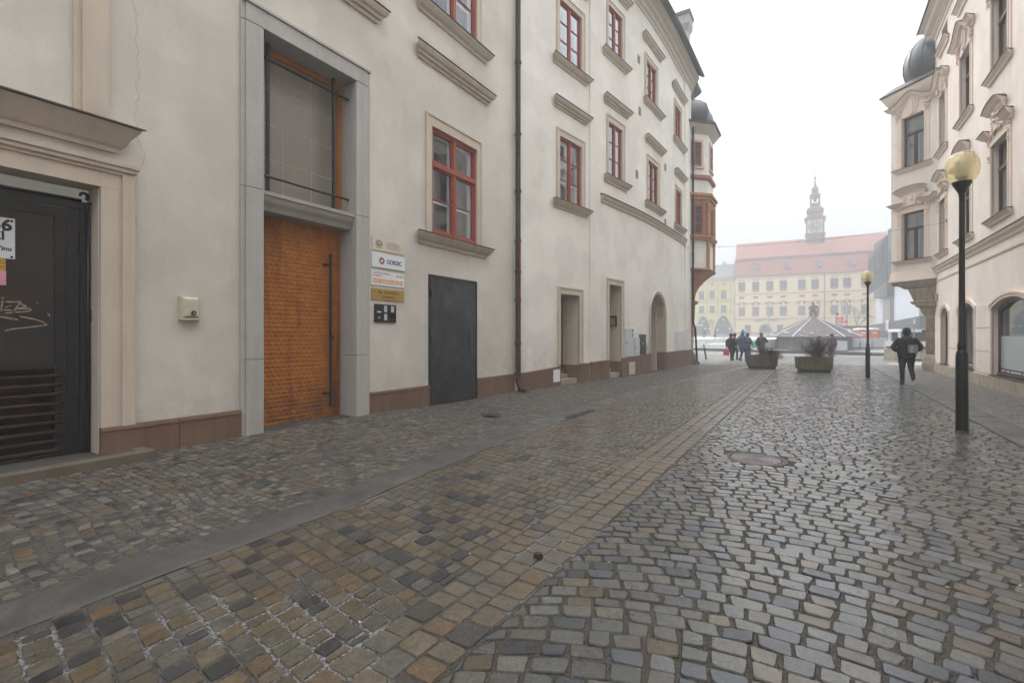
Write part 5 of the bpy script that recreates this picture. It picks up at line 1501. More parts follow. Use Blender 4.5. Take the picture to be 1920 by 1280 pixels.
for k in range(12):
    t = 2 * math.pi * k / 12
    b.tube([(DC[0] + r_ * math.cos(t), DC[1] + r_ * math.sin(t), z) for r_, z in ((.93, 13.2), (1.03, 13.6), (1.03, 14.0), (.93, 14.4), (.73, 14.75), (.46, 15.0))], .018, 4)
b.build('dome', parent=orr, smooth='auto')
# stone corbel and corner column
CX = (4.42, 27.5)
def sq2(cx, cy, e, z): return [(cx, cy - e, z), (cx - e, cy, z), (cx, cy + e, z), (cx + e, cy, z)]
b = MB().use(BEIGEST)
for (c0, e, z0, z1, e1) in (((4.5, 28.6), 1.38, 3.88, 4.04, 1.42), ((4.5, 28.4), .96, 3.70, 3.877, 1.22), ((4.49, 28.2), .64, 3.12, 3.697, .86), ((4.48, 28.05), .72, 2.98, 3.117, .80)):
    b.loft([sq2(*c0, e, z0), sq2(*c0, e1, z1)])
b.loft([sq2(4.47, 27.9, e, z) for e, z in ((.66, 2.977), (.60, 2.86), (.44, 2.78), (.40, 2.62), (.30, 2.45), (.27, 2.3))])
b.use(mat('worn_red_stone', (.27, .17, .11), .85, .35, 4, .2, 40, .4, 50, tint=(.22, .19, .14)))
b.loft([sq2(4.46, 27.72, .27, z) for z in (.75, 2.297)])
b.use(BEIGEST); b.loft([sq2(4.46, 27.72, e, z) for e, z in ((.38, -.05), (.42, .35), (.34, .6), (.27, .747))])
cb = b.build('corbel', parent=orr)
bv = cb.modifiers.new('b', 'BEVEL'); bv.width = .03; bv.segments = 2
b = MB().use(mat('plate_red', (.40, .10, .09), .4, .1, 8)); fbox(b, F_R, 27.0, 27.28, 3.05, 3.35, .0, .02)
pl = tag(b.build('street_sign'), 'small red and white street plate high on the pink corner', 'sign')
b = MB().use(SIGNW); 
for z in (3.11, 3.18, 3.25): fbox(b, F_R, 27.04, 27.24, z, z + .02, .02, .022)
b.build('lettering', parent=pl)

# ------------------------------------------------------------------ FAR SIDE OF THE SQUARE
FT = lineFac((-15.1, 118), (9.4, 120.1), 1)
if FT.p(0, 0, 1)[1] > FT.p(0, 0, 0)[1]: FT = lineFac((-15.1, 118), (9.4, 120.1), -1)
THW = mat('town_hall_yellow', (.66, .53, .34), .9, .04, .5, .02)
THR = mat('town_hall_red', (.36, .10, .075), .85, .1, 2, .05)
THS = mat('town_hall_stone', (.38, .29, .20), .85, .1, 2, .05)
RT = mat('red_roof_tiles', (.23, .08, .058), .8, .12, .6, .1, 14, .4, 8, bdist=.05)
DGL = mat('dark_window', (.06, .07, .085), .12, .2, 1, .05, spec=.8)
BLIND = mat('grey_blind', (.16, .155, .16), .5, .1, 2)
th = tag(empty('town_hall'), 'pale yellow town hall with steep red mansard roof and red clock turret across the square', 'building')
gh = 1.9
b = MB()
up = [1.54, 4.31, 7.07, 9.63, 13.04, 15.43, 18.81, 21.0, 24.0, 26.6]
gate_ = dict(a0=5.26, a1=7.22, z0=gh, z1=4.05, rise=.98, d=1.0)
wall(b, FT, 0, 29, gh - .6, 14.9, [gate_], wmat=THW, rmat=THS)
b.add([FT.p(0, gh - .6), FT.p(0, gh - .6, -16), FT.p(0, 14.9, -16), FT.p(0, 14.9)], [(0, 1, 2, 3)])
b.add([FT.p(29, gh - .6), FT.p(29, gh - .6, -16), FT.p(29, 14.9, -16), FT.p(29, 14.9)], [(0, 1, 2, 3)])
b.use(BLIND); fbox(b, FT, 5.2, 7.3, gh - .5, 4.1, -1.1, -1.0)
b.build('wall', parent=th)
b = MB().use(THS)
for z in (5.35, 11.0 - .15): fbox(b, FT, 0, 29, z - .08, z + .08, 0, .10)
fbox(b, FT, 0, 29, 14.6, 14.92, 0, .35); fbox(b, FT, 0, 29, gh - .5, gh + .55, 0, .08)
arch_ring(b, FT, gate_, .28, 0, .12, gh)
fprof(b, FT, 4.2, 8.3, [(0, 5.0), (.25, 5.0), (.3, 5.2), (0, 5.25)], n=12, zf=lambda t: .45 * math.exp(-((t - .5) / .25) ** 2) - .1)
b.build('cornice', parent=th)
def far_window(F, parent, c, zc, w, h, m, hood=None, sash=True, frm=THS):
    b = MB().use(m); fbox(b, F, c - w / 2, c + w / 2, zc - h / 2, zc + h / 2, .0, .03)
    b.use(frm)
    for (a0, a1, z0, z1) in ((c - w / 2 - .1, c - w / 2, zc - h / 2 - .1, zc + h / 2 + .1), (c + w / 2, c + w / 2 + .1, zc - h / 2 - .1, zc + h / 2 + .1), (c - w / 2, c + w / 2, zc + h / 2, zc + h / 2 + .1), (c - w / 2, c + w / 2, zc - h / 2 - .1, zc - h / 2)):
        fbox(b, F, a0, a1, z0, z1, 0, .08)
    if sash:
        b.use(mat('far_sash', (.23, .17, .15), .6, .1))
        fbox(b, F, c - .04, c + .04, zc - h / 2, zc + h / 2, .03, .06); fbox(b, F, c - w / 2, c + w / 2, zc + h * .14, zc + h * .14 + .07, .03, .06)
    w_ = b.build('window', parent=parent)
    if hood:
        q = MB(); hood(q); q.build('window_ornament', parent=w_)
    return w_
for i, a in enumerate(up):
    def orn_up(q, a=a):
        q.use(THR); fbox(q, FT, a - .5, a - .1, 13.86, 14.02, 0, .08); fbox(q, FT, a + .1, a + .5, 13.86, 14.02, 0, .08)
        fpanel(q, FT, [(a - .6, 11.45), (a - .45, 11.32), (a + .45, 11.32), (a + .6, 11.45), (a + .6, 11.58), (a - .6, 11.58)], 0, .08)
        q.use(THS); fbox(q, FT, a - .8, a + .8, 11.62, 11.68, 0, .12)
    far_window(FT, th, a, 12.6, 1.25, 1.75, DGL, orn_up)
    def orn_lo(q, a=a):
        q.use(THR); fbox(q, FT, a - .48, a + .48, 9.85, 10.32, 0, .07)
        fpanel(q, FT, [(a - .65, 6.10), (a - .5, 5.95), (a + .5, 5.95), (a + .65, 6.10), (a + .65, 6.24), (a - .65, 6.24)], 0, .08)
        fpanel(q, FT, [(a - .7, 8.35), (a - .35, 8.35), (a - .25, 8.9), (a - .6, 8.75)], 0, .08); fpanel(q, FT, [(a + .7, 8.35), (a + .35, 8.35), (a + .25, 8.9), (a + .6, 8.75)], 0, .08)
        q.use(THS); fprof(q, FT, a - .95, a + .95, [(0, 8.7), (.2, 8.7), (.25, 8.86), (0, 8.9)], n=10, zf=lambda t: .38 * math.exp(-((t - .5) / .2) ** 2))
    far_window(FT, th, a, 7.1, 1.2, 1.65, BLIND, orn_lo, sash=False)
for a in (2.75, 9.0, 12.9, 17.9, 19.4): far_window(FT, th, a, 3.25, .95, 1.35, DGL, frm=THR)
b = MB().use(mat('far_gutter', (.30, .16, .13), .5, .1))
for a in (.10, 17.11):
    b.tube([FT.p(a, gh, .15), FT.p(a, 14.7, .15)], .10, 6)
b.build('downpipe', parent=th)
b = MB().use(RT)
b.loft([[FT.p(a + e, z, o) for o, z in ((.5, 14.85), (-2.2, 18.95), (-14, 18.95), (-16, 14.85))] for a, e in ((0, 0), (29, 0))])
b.loft([[FT.p(a, z, o) for o, z in ((-1.9, 18.75), (-2.0, 19.15), (-8.0, 23.5), (-14, 19.0))] for a in (.2, 29)])
b.use(mat('roof_break', (.14, .11, .13), .6, .1)); fbox(b, FT, .3, 29, 18.72, 18.95, -2.3, -1.75)
rf = b.build('roof', parent=th)
b = MB()
for a in (4.5, 10.4, 16.2, 22.0):
    b.use(mat('dormer_grey', (.20, .17, .19), .6, .1)); b.loft([[FT.p(a - .5, z0, o) for z0, o in ((16.2, .05), (17.2, .05), (17.3, -1.4), (16.2, -.6))], [FT.p(a + .5, z0, o) for z0, o in ((16.2, .05), (17.2, .05), (17.3, -1.4), (16.2, -.6))]])
    fpanel(b, FT, [(a - .55, 17.2), (a + .55, 17.2), (a, 17.75)], -1.4, .1)
b.build('dormer', parent=rf)
tw = (FT.p(16.1, 0, -7.5)[0], FT.p(16.1, 0, -7.5)[1])
TWM = mat('turret_red_brown', (.115, .055, .06), .8, .15, 1, .05); TWG = mat('turret_lead', (.12, .12, .14), .6, .1)
tz = lambda v: 1.55 + (630 - v) * .1195
def sqring(hw, z, ch=.25):
    c = hw * (1 - ch)
    return [(tw[0] + x, tw[1] + y, z) for x, y in ((-hw, -c), (-c, -hw), (c, -hw), (hw, -c), (hw, c), (c, hw), (-c, hw), (-hw, c))]
b = MB().use(TWM)
for segs in ([(1.95, tz(470)), (1.95, tz(441))], [(2.15, tz(443)), (2.15, tz(440))], [(1.92, tz(440)), (1.92, tz(415))], [(2.2, tz(415)), (2.25, tz(410.5))],
             [(1.75, tz(410.5)), (1.72, tz(407)), (1.45, tz(403))], [(1.45, tz(403)), (1.75, tz(400)), (1.82, tz(396)), (1.55, tz(392.5)), (1.05, tz(389.5)), (.95, tz(387)), (.85, tz(385.5))], [(1.1, tz(385.5)), (1.1, tz(383))],
             [(1.1, tz(372)), (1.15, tz(368.5)), (1.15, tz(367)), (.8, tz(364)), (.55, tz(361.5)), (.7, tz(359)), (.78, tz(356.5)), (.55, tz(353)), (.25, tz(349.5)), (.17, tz(345)), (.09, tz(336))]):
    b.loft([sqring(h_ * .9, z) for h_, z in segs])
for x, y in ((-.8, -.8), (.8, -.8), (-.8, .8), (.8, .8)):
    b.box(tw[0] + x - .17, tw[0] + x + .17, tw[1] + y - .17, tw[1] + y + .17, tz(383), tz(372))
b.box(tw[0] - .3, tw[0] + .3, tw[1] - .3, tw[1] + .3, tz(379), tz(372))
b.use(TWG); b.ball((tw[0], tw[1], tz(335)), .28, 8, 6); b.tube([(tw[0], tw[1], tz(335)), (tw[0], tw[1], tz(325))], .05, 5); b.ball((tw[0], tw[1], tz(325.5)), .14, 6, 5)
tur = b.build('clock_turret', parent=th)
b = MB().use(mat('clock_gilt', (.50, .42, .22), .5, .1))
FTw = lineFac((tw[0] - 2, tw[1] - 1.75), (tw[0] + 2, tw[1] - 1.75)); 
if FTw.p(0, 0, 1)[1] > FTw.p(0, 0, 0)[1]: FTw = lineFac((tw[0] - 2, tw[1] - 1.75), (tw[0] + 2, tw[1] - 1.75), -1)
zc_ = tz(427.5)
fbox(b, FTw, .55, 3.45, zc_ - 1.42, zc_ + 1.42, .0, .02)
b.use(TWG)
def disc(b, F, c, zc, r, o0, o1, n=28): fpanel(b, F, [(c + r * math.cos(2 * math.pi * k / n), zc + r * math.sin(2 * math.pi * k / n)) for k in range(n)], o0, o1)
disc(b, FTw, 2, zc_, 1.40, .02, .05)
b.use(MATS['clock_gilt'])
for k in range(12):
    t = 2 * math.pi * k / 12
    disc(b, FTw, 2 + 1.08 * math.cos(t), zc_ + 1.08 * math.sin(t), .17, .05, .08, 8)
b.use(SIGNW); fbox(b, FTw, 1.96, 2.04, zc_, zc_ + .8, .08, .10); fpanel(b, FTw, [(2, zc_ - .05), (2.75, zc_ + .15), (2.75, zc_ + .23), (2, zc_ + .05)], .10, .12)
b.build('clock_face', parent=tur)

# yellow house left of the town hall
yh = tag(empty('gothic_arcade_house'), 'lemon yellow house with grey roof and two pointed ground floor arches', 'building')
YW = mat('lemon_plaster', (.56, .47, .22), .9, .04, .6, .02)
b = MB()
ga = [dict(a0=-8.15, a1=-4.98, z0=1.8, z1=6.15, rise=2.6, kind='goth', d=.8), dict(a0=-4.1, a1=-.45, z0=1.8, z1=6.3, rise=2.8, kind='goth', d=.8), dict(a0=-12.4, a1=-9.2, z0=1.8, z1=6.15, rise=2.6, kind='goth', d=.8)]
wall(b, FT, -20, -.05, 1.3, 14.8, ga, wmat=YW, rmat=YW)
b.use(mat('arcade_glass', (.10, .11, .12), .2, .4, .8, .1)); fbox(b, FT, -19, -.2, 1.4, 6.6, -.9, -.82)
b.use(YW); b.add([FT.p(-20, 1.3), FT.p(-20, 1.3, -14), FT.p(-20, 14.8, -14), FT.p(-20, 14.8)], [(0, 1, 2, 3)])
b.build('wall', parent=yh)
b = MB().use(mat('yellow_moulding', (.44, .36, .18), .9, .05))
for z in (6.75, 9.35, 9.75, 13.1): fbox(b, FT, -20, -.1, z, z + .14, 0, .12)
fbox(b, FT, -20, -.1, 14.3, 14.8, 0, .35)
for k in range(20): fbox(b, FT, -8.8 + k * .44, -8.65 + k * .44, 14.0, 14.3, 0, .25)
for a in (-8.3, -5.7, -3.4, -.7): fbox(b, FT, a - .18, a + .18, 6.9, 13.0, 0, .06)
b.build('cornice', parent=yh)
for a in (-9.3, -6.85, -4.6, -2.17):
    far_window(FT, yh, a, 10.93, 1.1, 1.8, DGL, lambda q, a=a: (q.use(MATS['yellow_moulding']), fbox(q, FT, a - .8, a + .8, 12.1, 12.3, 0, .22), fbox(q, FT, a - .6, a + .6, 9.75, 9.95, 0, .1)), frm=YW)
    far_window(FT, yh, a, 7.65, 1.05, 1.7, DGL, None, frm=YW)
    far_window(FT, yh, a, 13.35, .7, .5, DGL, None, sash=False, frm=YW)
b = MB().use(mat('slate_grey_roof', (.15, .16, .175), .6, .1, 1, .05)); b.loft([[FT.p(a, z, o) for o, z in ((.5, 14.8), (-6, 18.6), (-14, 14.8))] for a in (-20, -.1)])
for k in range(24): b.box8([FT.p(-9.5 + k * .4, 14.83, .5), FT.p(-9.46 + k * .4, 14.83, .5), FT.p(-9.46 + k * .4, 18.55, -5.9), FT.p(-9.5 + k * .4, 18.55, -5.9), FT.p(-9.5 + k * .4, 14.95, .5), FT.p(-9.46 + k * .4, 14.95, .5), FT.p(-9.46 + k * .4, 18.7, -5.9), FT.p(-9.5 + k * .4, 18.7, -5.9)])
yr = b.build('roof', parent=yh)
b = MB().use(MATS['chimney_plaster']); 
for a in (-2.4, -7.5): fbox(b, FT, a - .35, a + .35, 17.2, 19.2, -6.3, -5.6)
b.build('chimney', parent=yr)
b = MB().use(mat('shop_lit', (.8, .7, .5), .5, 0, emit=((1, .85, .6), 2.2)))
for a, z in ((-7.6, 4.1), (-6.9, 4.15), (-6.1, 3.3), (-5.2, 3.3), (-3.6, 3.0), (-1.0, 3.3)): b.ball(FT.p(a, z, -.6), .10, 6, 4)
b.build('shop_light', parent=yh)
b = MB().use(mat('shop_sign_green', (.15, .42, .36), .5, .1)); disc(b, FT, -6.55, 5.0, .42, -.7, -.6); disc(b, FT, -2.3, 5.3, .30, -.7, -.6); b.build('hanging_sign', parent=yh)
b = MB().use(THS); p = FT.p(-4.55, 0, .25)
b.lathe([(.14, 3.3), (.20, 3.5), (.10, 3.6), (.17, 4.2), (.20, 4.6), (.09, 4.85), (.11, 5.0), (.03, 5.15)], (p[0], p[1], 0), 8); b.build('niche_figure', parent=yh)

# department store clad in dark metal
ds = tag(empty('department_store'), 'modern store with folded dark metal upper storeys over white panels, behind the pink house', 'building')
SM = mat('dark_zinc', (.085, .10, .11), .5, .12, .5, .05, metal=.3); WP = mat('white_panel', (.62, .65, .70), .6, .03, .4, .02); CONC = mat('raw_concrete', (.30, .28, .26), .9, .2, 1, .1, 20, streak=.3)
b = MB().use(WP)
for k in range(10):
    y0 = 58 + k * 4.7; b.box(9.2, 9.6, y0 + .02, y0 + 4.68, 3.2, 10)
b.box(9.6, 22, 58, 108, 0, 12)
b.build('panel_wall', parent=ds)
b = MB().use(SM)
def prism_yz(pts, x0, x1):
    k = len(pts); b.add([(x0, y, z) for y, z in pts] + [(x1, y, z) for y, z in pts], [tuple(range(k)), tuple(range(2 * k - 1, k - 1, -1))] + [(i, (i + 1) % k, (i + 1) % k + k, i + k) for i in range(k)])
prism_yz([(112, 10.0), (98.5, 9.0), (98.5, 15.4), (110, 16.2)], 8.55, 12)
prism_yz([(98.5, 7.7), (82, 6.9), (82, 15.2), (90, 15.9), (98.5, 16.6)], 8.4, 12)
prism_yz([(82, 8.9), (60, 7.8), (60, 13.5), (82, 15.9)], 8.5, 12)
for k in range(44):
    y = 60.5 + k * 1.15; b.box(8.34 if 82 < y < 98.5 else 8.47, 8.6, y, y + .07, 9.05 if y > 60 else 9, 13.2 if y < 82 else 15.1)
st_ = b.build('metal_cladding', parent=ds)
b = MB().use(DGL)
for y in (86, 89, 92.5, 96): b.box(8.22, 8.6, y, y + 1.0, 11.8, 14.3)
b.build('window', parent=ds)
b = MB().use(CONC); b.box(8.75, 9.3, 82.3, 90, 2, 7.6); b.box(8.9, 9.3, 58, 62, 2, 7.5); b.build('concrete_pier', parent=ds)
b = MB().use(SM); b.box(8.1, 9.8, 56, 106, 2.15, 3.35); b.build('canopy', parent=ds)
b = MB().use(mat('fence_wood_grey', (.13, .12, .115), .8, .15, 2))
for k in range(60):
    y = 66 + k * .62; b.box(7.6, 7.66, y, y + .30, gz(y) + .35, 2.25)
b.box(7.55, 7.6, 66, 103, gz(80) + .4, gz(80) + .5)
tag(b.build('slat_fence'), 'grey upright slat fence below the dark canopy, beside the orange cabins', 'fence')
b = MB().use(CONC); b.box8([(7.3, 60, .1), (7.55, 60, .1), (7.55, 103, .1), (7.3, 103, .1), (7.3, 60, .9), (7.55, 60, .9), (7.55, 103, 1.9), (7.3, 103, 1.9)]); tag(b.build('low_wall'), 'low concrete wall running in front of the slat fence', 'wall')
b = MB().use(SIGNW); b.box(7.96, 8.0, 76.2, 79.2, 2.1, 3.6)
po = tag(b.build('poster_board'), 'white poster board with pink and green prints on the dark canopy', 'poster')
b = MB().use(mat('poster_pink', (.55, .30, .33), .6, .2, 5)); b.box(7.94, 7.958, 78.0, 79.1, 2.2, 3.4); b.use(mat('poster_green', (.45, .62, .40), .6, .2, 5)); b.box(7.94, 7.958, 76.9, 77.2, 2.3, 3.2); b.build('print', parent=po)
# low pavilion
b = MB().use(mat('pavilion_wall', (.40, .36, .30), .9, .1)); b.box(2.9, 6.6, 88.5, 92, .8, 2.75); pv = b.build('wall')
pa = tag(empty('pavilion'), 'low flat-roofed pavilion beyond the pyramid roof, under the bare tree', 'building'); pv.parent = pa
b = MB().use(mat('pavilion_roof', (.09, .085, .08), .8, .1)); b.box(2.5, 6.9, 88, 92.4, 2.75, 3.12); b.build('roof', parent=pa)

# fountain under its winter cover
fx, fy, fz = 0.0, 57.1, .19
fo = tag(empty('covered_fountain', (fx, fy, fz)), 'stone fountain boarded under a snow-dusted pyramid roof with a statue on top', 'fountain')
b = MB().use(mat('planks_grey', (.20, .185, .165), .85, .2, 3, .15, 20, streak=.3))
b.lathe([(3.3, -.1), (3.3, 1.32)], n=8, rot=.2); b.build('timber_wall', parent=fo)
b = MB().use(mat('fountain_roof', (.07, .052, .055), .7, .2, 2, .1, 20, streak=.15, tint=(.11, .10, .105)))
b.lathe([(4.25, 1.24), (4.25, 1.30), (.28, 3.25), (.05, 3.3)], n=12, rot=.1)
fr = b.build('pyramid_roof', parent=fo)
b = MB()
for k in range(12):
    t = .1 + 2 * math.pi * k / 12
    b.use(SNOWM if k % 3 else MATS['planks_grey'])
    b.tube([(4.22 * math.cos(t), 4.22 * math.sin(t), 1.33), (.3 * math.cos(t), .3 * math.sin(t), 3.27)], [.035 if k % 3 else .03, .02], 5)
b.use(SNOWM)
for k in range(30):
    t = rnd.uniform(0, 6.28); r_ = rnd.uniform(2.8, 4.1); z = 1.30 + (4.25 - r_) / 3.97 * 1.95 + .02
    b.ball((r_ * math.cos(t), r_ * math.sin(t), z - .02), (rnd.uniform(.1, .28), rnd.uniform(.08, .2), .03), 7, 4)
b.build('snow_ridge', parent=fr)
b = MB().use(mat('statue_stone', (.16, .155, .13), .9, .25, 4, .2, 30))
b.lathe([(.50, 3.1), (.45, 3.3), (.36, 3.36)], n=8)
b.tube([(-.18, 0, 3.3), (-.24, 0, 3.7), (-.12, 0, 4.0)], [.17, .17, .17], 8); b.tube([(.2, 0, 3.3), (.26, .0, 3.65), (.1, 0, 4.0)], [.17, .16, .17], 8)
b.tube([(0, 0, 3.9), (-.03, 0, 4.2), (0, 0, 4.45), (0, 0, 4.52)], [.24, .27, .22, .10], 10); b.ball((-.02, -.03, 4.65), (.13, .14, .16), 8, 7)
b.tube([(.2, 0, 4.4), (.42, 0, 4.15), (.46, 0, 3.8)], [.09, .07, .06], 6); b.tube([(-.2, 0, 4.4), (-.40, 0, 4.2), (-.30, -.1, 4.0)], [.09, .07, .06], 6); b.tube([(.46, 0, 3.4), (.50, 0, 5.0)], .025, 5)
b.build('statue', parent=fo, smooth='auto')

# white caged tanks used as barriers
WT = mat('tank_white', (.66, .70, .73), .6, .04, 3); CG = mat('cage_grey', (.33, .36, .38), .5, .1, metal=.5)
def tank(x, y, rz, lab):
    t = empty('caged_tank', (x, y, gz(y)), rz)
    tag(t, lab, 'tank', 'white caged tanks standing round the fountain')
    b = MB().use(WT); b.box(-.46, .46, -.46, .46, .12, .98); b.lathe([(.11, .98), (.11, 1.02)], n=10); b.build('tank', parent=t)
    b = MB().use(CG)
    for k in range(6):
        q = -.48 + k * .192
        for s_ in (-.49, .49): b.box(q - .009, q + .009, s_ - .009, s_ + .009, .1, 1.0); b.box(s_ - .009, s_ + .009, q - .009, q + .009, .1, 1.0)
        z = .14 + k * .165
        for s_ in (-.49, .49): b.box(-.5, .5, s_ - .009, s_ + .009, z - .008, z + .008); b.box(s_ - .009, s_ + .009, -.5, .5, z - .008, z + .008)
    b.build('cage', parent=t)
    b = MB().use(mat('pallet', (.14, .13, .12), .8)); b.box(-.5, .5, -.5, .5, .0, .10); b.build('pallet', parent=t)
    return t
for (x, y, l) in ((-4.05, 56.5, 'white caged tank left of the pyramid roof, farthest left of that pair'), (-3.0, 57.1, 'white caged tank touching the left side of the fountain wall'), (2.0, 54.2, 'lone white caged tank behind the person at the right planter'),
                  (3.25, 59.9, 'white caged tank at the left end of the row before the orange cabins'), (4.3, 60.5, 'middle white caged tank in the row before the orange cabins'), (5.35, 61.1, 'white caged tank at the right end of the row, right of the far lamp post')):
    tank(x, y, .5, l)
def toilet(x, y, lab):
    t = empty('portable_toilet', (x, y, gz(y)), .45); tag(t, lab, 'portable toilet', 'orange portable toilets')
    OR = mat('toilet_orange', (.62, .13, .06), .5, .08, 2)
    b = MB().use(OR); b.box(-.52, .52, -.52, .52, .05, 1.72); b.box(-.56, -.50, -.56, -.50, .0, 1.74); b.box(.50, .56, -.56, -.50, 0, 1.74); b.build('cabin', parent=t)
    b = MB().use(mat('toilet_roof', (.62, .60, .60), .5, .05)); b.loft([[(-q, -q, z), (q, -q, z), (q, q, z), (-q, q, z)] for q, z in ((.58, 1.72), (.55, 1.80), (.42, 1.90), (.2, 1.95))]); b.build('roof', parent=t)
    b = MB().use(mat('toilet_door', (.66, .17, .08), .5, .05)); b.box(-.40, .40, -.535, -.521, .12, 1.62); d = b.build('door', parent=t)
    b = MB().use(SIGNW); b.box(-.25, .25, -.545, -.536, 1.28, 1.46); b.box(-.12, -.03, -.545, -.536, .55, .68); b.box(.03, .12, -.545, -.536, .55, .68); b.build('vent', parent=d)
toilet(4.66, 69.1, 'orange portable toilet left of the far lamp post'); toilet(5.75, 69.7, 'orange portable toilet right of the far lamp post')
b = MB().use(mat('tarp_blue', (.20, .32, .42), .6)); b.box(3.55, 4.0, 69.2, 69.8, gz(69), 2.1); tag(b.build('barrel_crate'), 'tall narrow blue grey crate beside the left orange cabin', 'crate')
# green handcart-like container by the tanks
b = MB().use(mat('bin_green', (.05, .30, .20), .5)); b.loft([[(-5.0 - q, 54.4 - q, z), (-5.0 + q, 54.4 - q, z), (-5.0 + q, 54.4 + q, z), (-5.0 - q, 54.4 + q, z)] for q, z in ((.3, .35), (.36, .95))]); b.box(-5.4, -4.6, 54.0, 54.8, .95, 1.02)
b.use(BLACKP); b.tube([(-5.3, 54.1, .3), (-5.3, 54.1, .16)], .08, 8); b.tube([(-4.7, 54.1, .3), (-4.7, 54.1, .16)], .08, 8)
tag(b.build('waste_bin'), 'green lidded waste bin left of the white caged tanks', 'bin')
# signpost
sp = tag(empty('signpost', (1.85, 55.5, gz(55.5))), 'grey signpost with red arrow boards in front of the fountain roof', 'signpost')
b = MB().use(mat('galvanised', (.30, .31, .32), .5, .1, metal=.5)); b.tube([(0, 0, 0), (0, 0, 3.75)], .06, 8); b.build('pole', parent=sp)
b = MB().use(mat('arrow_red', (.60, .05, .04), .5)); 
for (x1, z) in ((.62, 2.95), (.95, 2.66)): b.loft([[(.05, y, z), (x1 - .1, y, z), (x1, y, z + .1), (x1 - .1, y, z + .2), (.05, y, z + .2)] for y in (-.03, .03)])
b.box(-.05, .2, -.03, .03, 3.35, 3.6)
ab = b.build('arrow_board', parent=sp)
b = MB().use(SIGNW)
for (x0, x1, z) in ((.12, .45, 3.03), (.12, .75, 2.74)):
    a = x0
    while a < x1: b.box(a, a + .05, -.034, -.03, z, z + .05); a += .075
b.build('lettering', parent=ab)
for x, y, r_, z, l in ((4.5, 109.2, .12, 7.9, 'thin pale pole before the town hall, left of the thick one'), (5.25, 109.6, .22, 7.9, 'thick grey pole before the town hall windows'), (-7.0, 100, .08, 8.0, 'slim dark pole right of the town hall archway')):
    t = tag(empty('pole', (x, y, gz(y))), l, 'pole'); b = MB().use(MATS['galvanised']); b.lathe([(r_ * 1.3, 0), (r_ * 1.3, .3), (r_, .32), (r_ * .8, z - gz(y))], n=8); b.ball((0, 0, z - gz(y)), r_ * 1.2, 6, 4); b.build('shaft', parent=t)

# trees
def bare_tree(x, y, h, seed, label, spread=.9):
    rr_ = random.Random(seed)
    t = tag(empty('bare_tree', (x, y, gz(y))), label, 'tree', 'bare trees on the square')
    tr = MB().use(mat('bark', (.085, .07, .06), .9, .2, 6)); cr = MB().use(MATS['bark'])
    def br(p, d, L_, r_, lv):
        q = p + d * L_
        mid = p + d * L_ * .5 + Vector((rr_.uniform(-1, 1), rr_.uniform(-1, 1), 0)) * L_ * .06
        (tr if lv == 0 else cr).tube([p, mid, q], [r_, r_ * .85, r_ * .7], 5 if lv < 2 else 3, cap=False)
        if lv < 5:
            for k in range(3 if lv < 4 else 3):
                nd = (d + Vector((rr_.uniform(-1, 1), rr_.uniform(-1, 1), rr_.uniform(-.25, .75))) * spread).normalized()
                br(p + d * L_ * rr_.uniform(.55, 1) if k else q, nd, L_ * rr_.uniform(.58, .8), r_ * .62, lv + 1)
    br(Vector((0, 0, 0)), Vector((0, 0, 1)), h * .27, h * .013, 0)
    tr.build('trunk', parent=t); cr.build('crown', parent=t)
bare_tree(6.55, 106, 8.0, 3, 'bare tree between the thick pole and the far lamp post'); bare_tree(-19.2, 108, 7.0, 8, 'bare tree in front of the right pointed arch of the yellow house')

# ------------------------------------------------------------------ STREET LAMPS
AMB = bpy.data.materials.new('amber_globe'); AMB.use_nodes = True
N, L = AMB.node_tree.nodes, AMB.node_tree.links; N.clear()
o_ = N.new('ShaderNodeOutputMaterial'); m1 = N.new('ShaderNodeMixShader'); m2 = N.new('ShaderNodeMixShader')
tr_ = N.new('ShaderNodeBsdfTransparent'); tr_.inputs[0].default_value = (1, .94, .74, 1)
tl = N.new('ShaderNodeBsdfTranslucent'); tl.inputs[0].default_value = (1, .925, .68, 1)
df = N.new('ShaderNodeBsdfDiffuse'); df.inputs[0].default_value = (1, .92, .66, 1)
m0 = N.new('ShaderNodeMixShader'); m0.inputs[0].default_value = .5
gl = N.new('ShaderNodeBsdfGlossy'); gl.inputs['Roughness'].default_value = .08
fr_ = N.new('ShaderNodeFresnel'); gb_ = N.new('ShaderNodeNewGeometry'); mi_ = N.new('ShaderNodeMapRange'); mi_.inputs['To Min'].default_value = 1.45; mi_.inputs['To Max'].default_value = 1 / 1.45; L.new(gb_.outputs['Backfacing'], mi_.inputs['Value']); L.new(mi_.outputs['Result'], fr_.inputs[0])
m1.inputs[0].default_value = .27
L.new(tl.outputs[0], m0.inputs[1]); L.new(df.outputs[0], m0.inputs[2])
L.new(tr_.outputs[0], m1.inputs[1]); L.new(m0.outputs[0], m1.inputs[2]); L.new(fr_.outputs[0], m2.inputs[0]); L.new(m1.outputs[0], m2.inputs[1]); L.new(gl.outputs[0], m2.inputs[2]); L.new(m2.outputs[0], o_.inputs[0])
lp = tag(empty('street_lamp', (2.02, 10.38, 0)), 'near black lamp post with a big amber globe on the right kerb', 'street lamp', 'street lamps along the right kerb')
b = MB().use(LAMPBLK)
b.lathe([(.125, -.03), (.125, .02), (.108, .03), (.104, .4), (.104, 1.22), (.096, 1.28), (.075, 1.32), (.068, 1.33), (.075, 1.35), (.078, 1.39), (.07, 1.43), (.054, 1.47), (.052, 2.6), (.047, 3.78), (.05, 3.80)], n=28)
b.use(SIGNW); b.add([(-.0665, -.025, 1.52), (-.045, -.032, 1.52), (-.045, -.032, 1.545), (-.0665, -.025, 1.545)], [(0, 1, 2, 3)]) if False else None
pole_ = b.build('pole', parent=lp, smooth='auto')
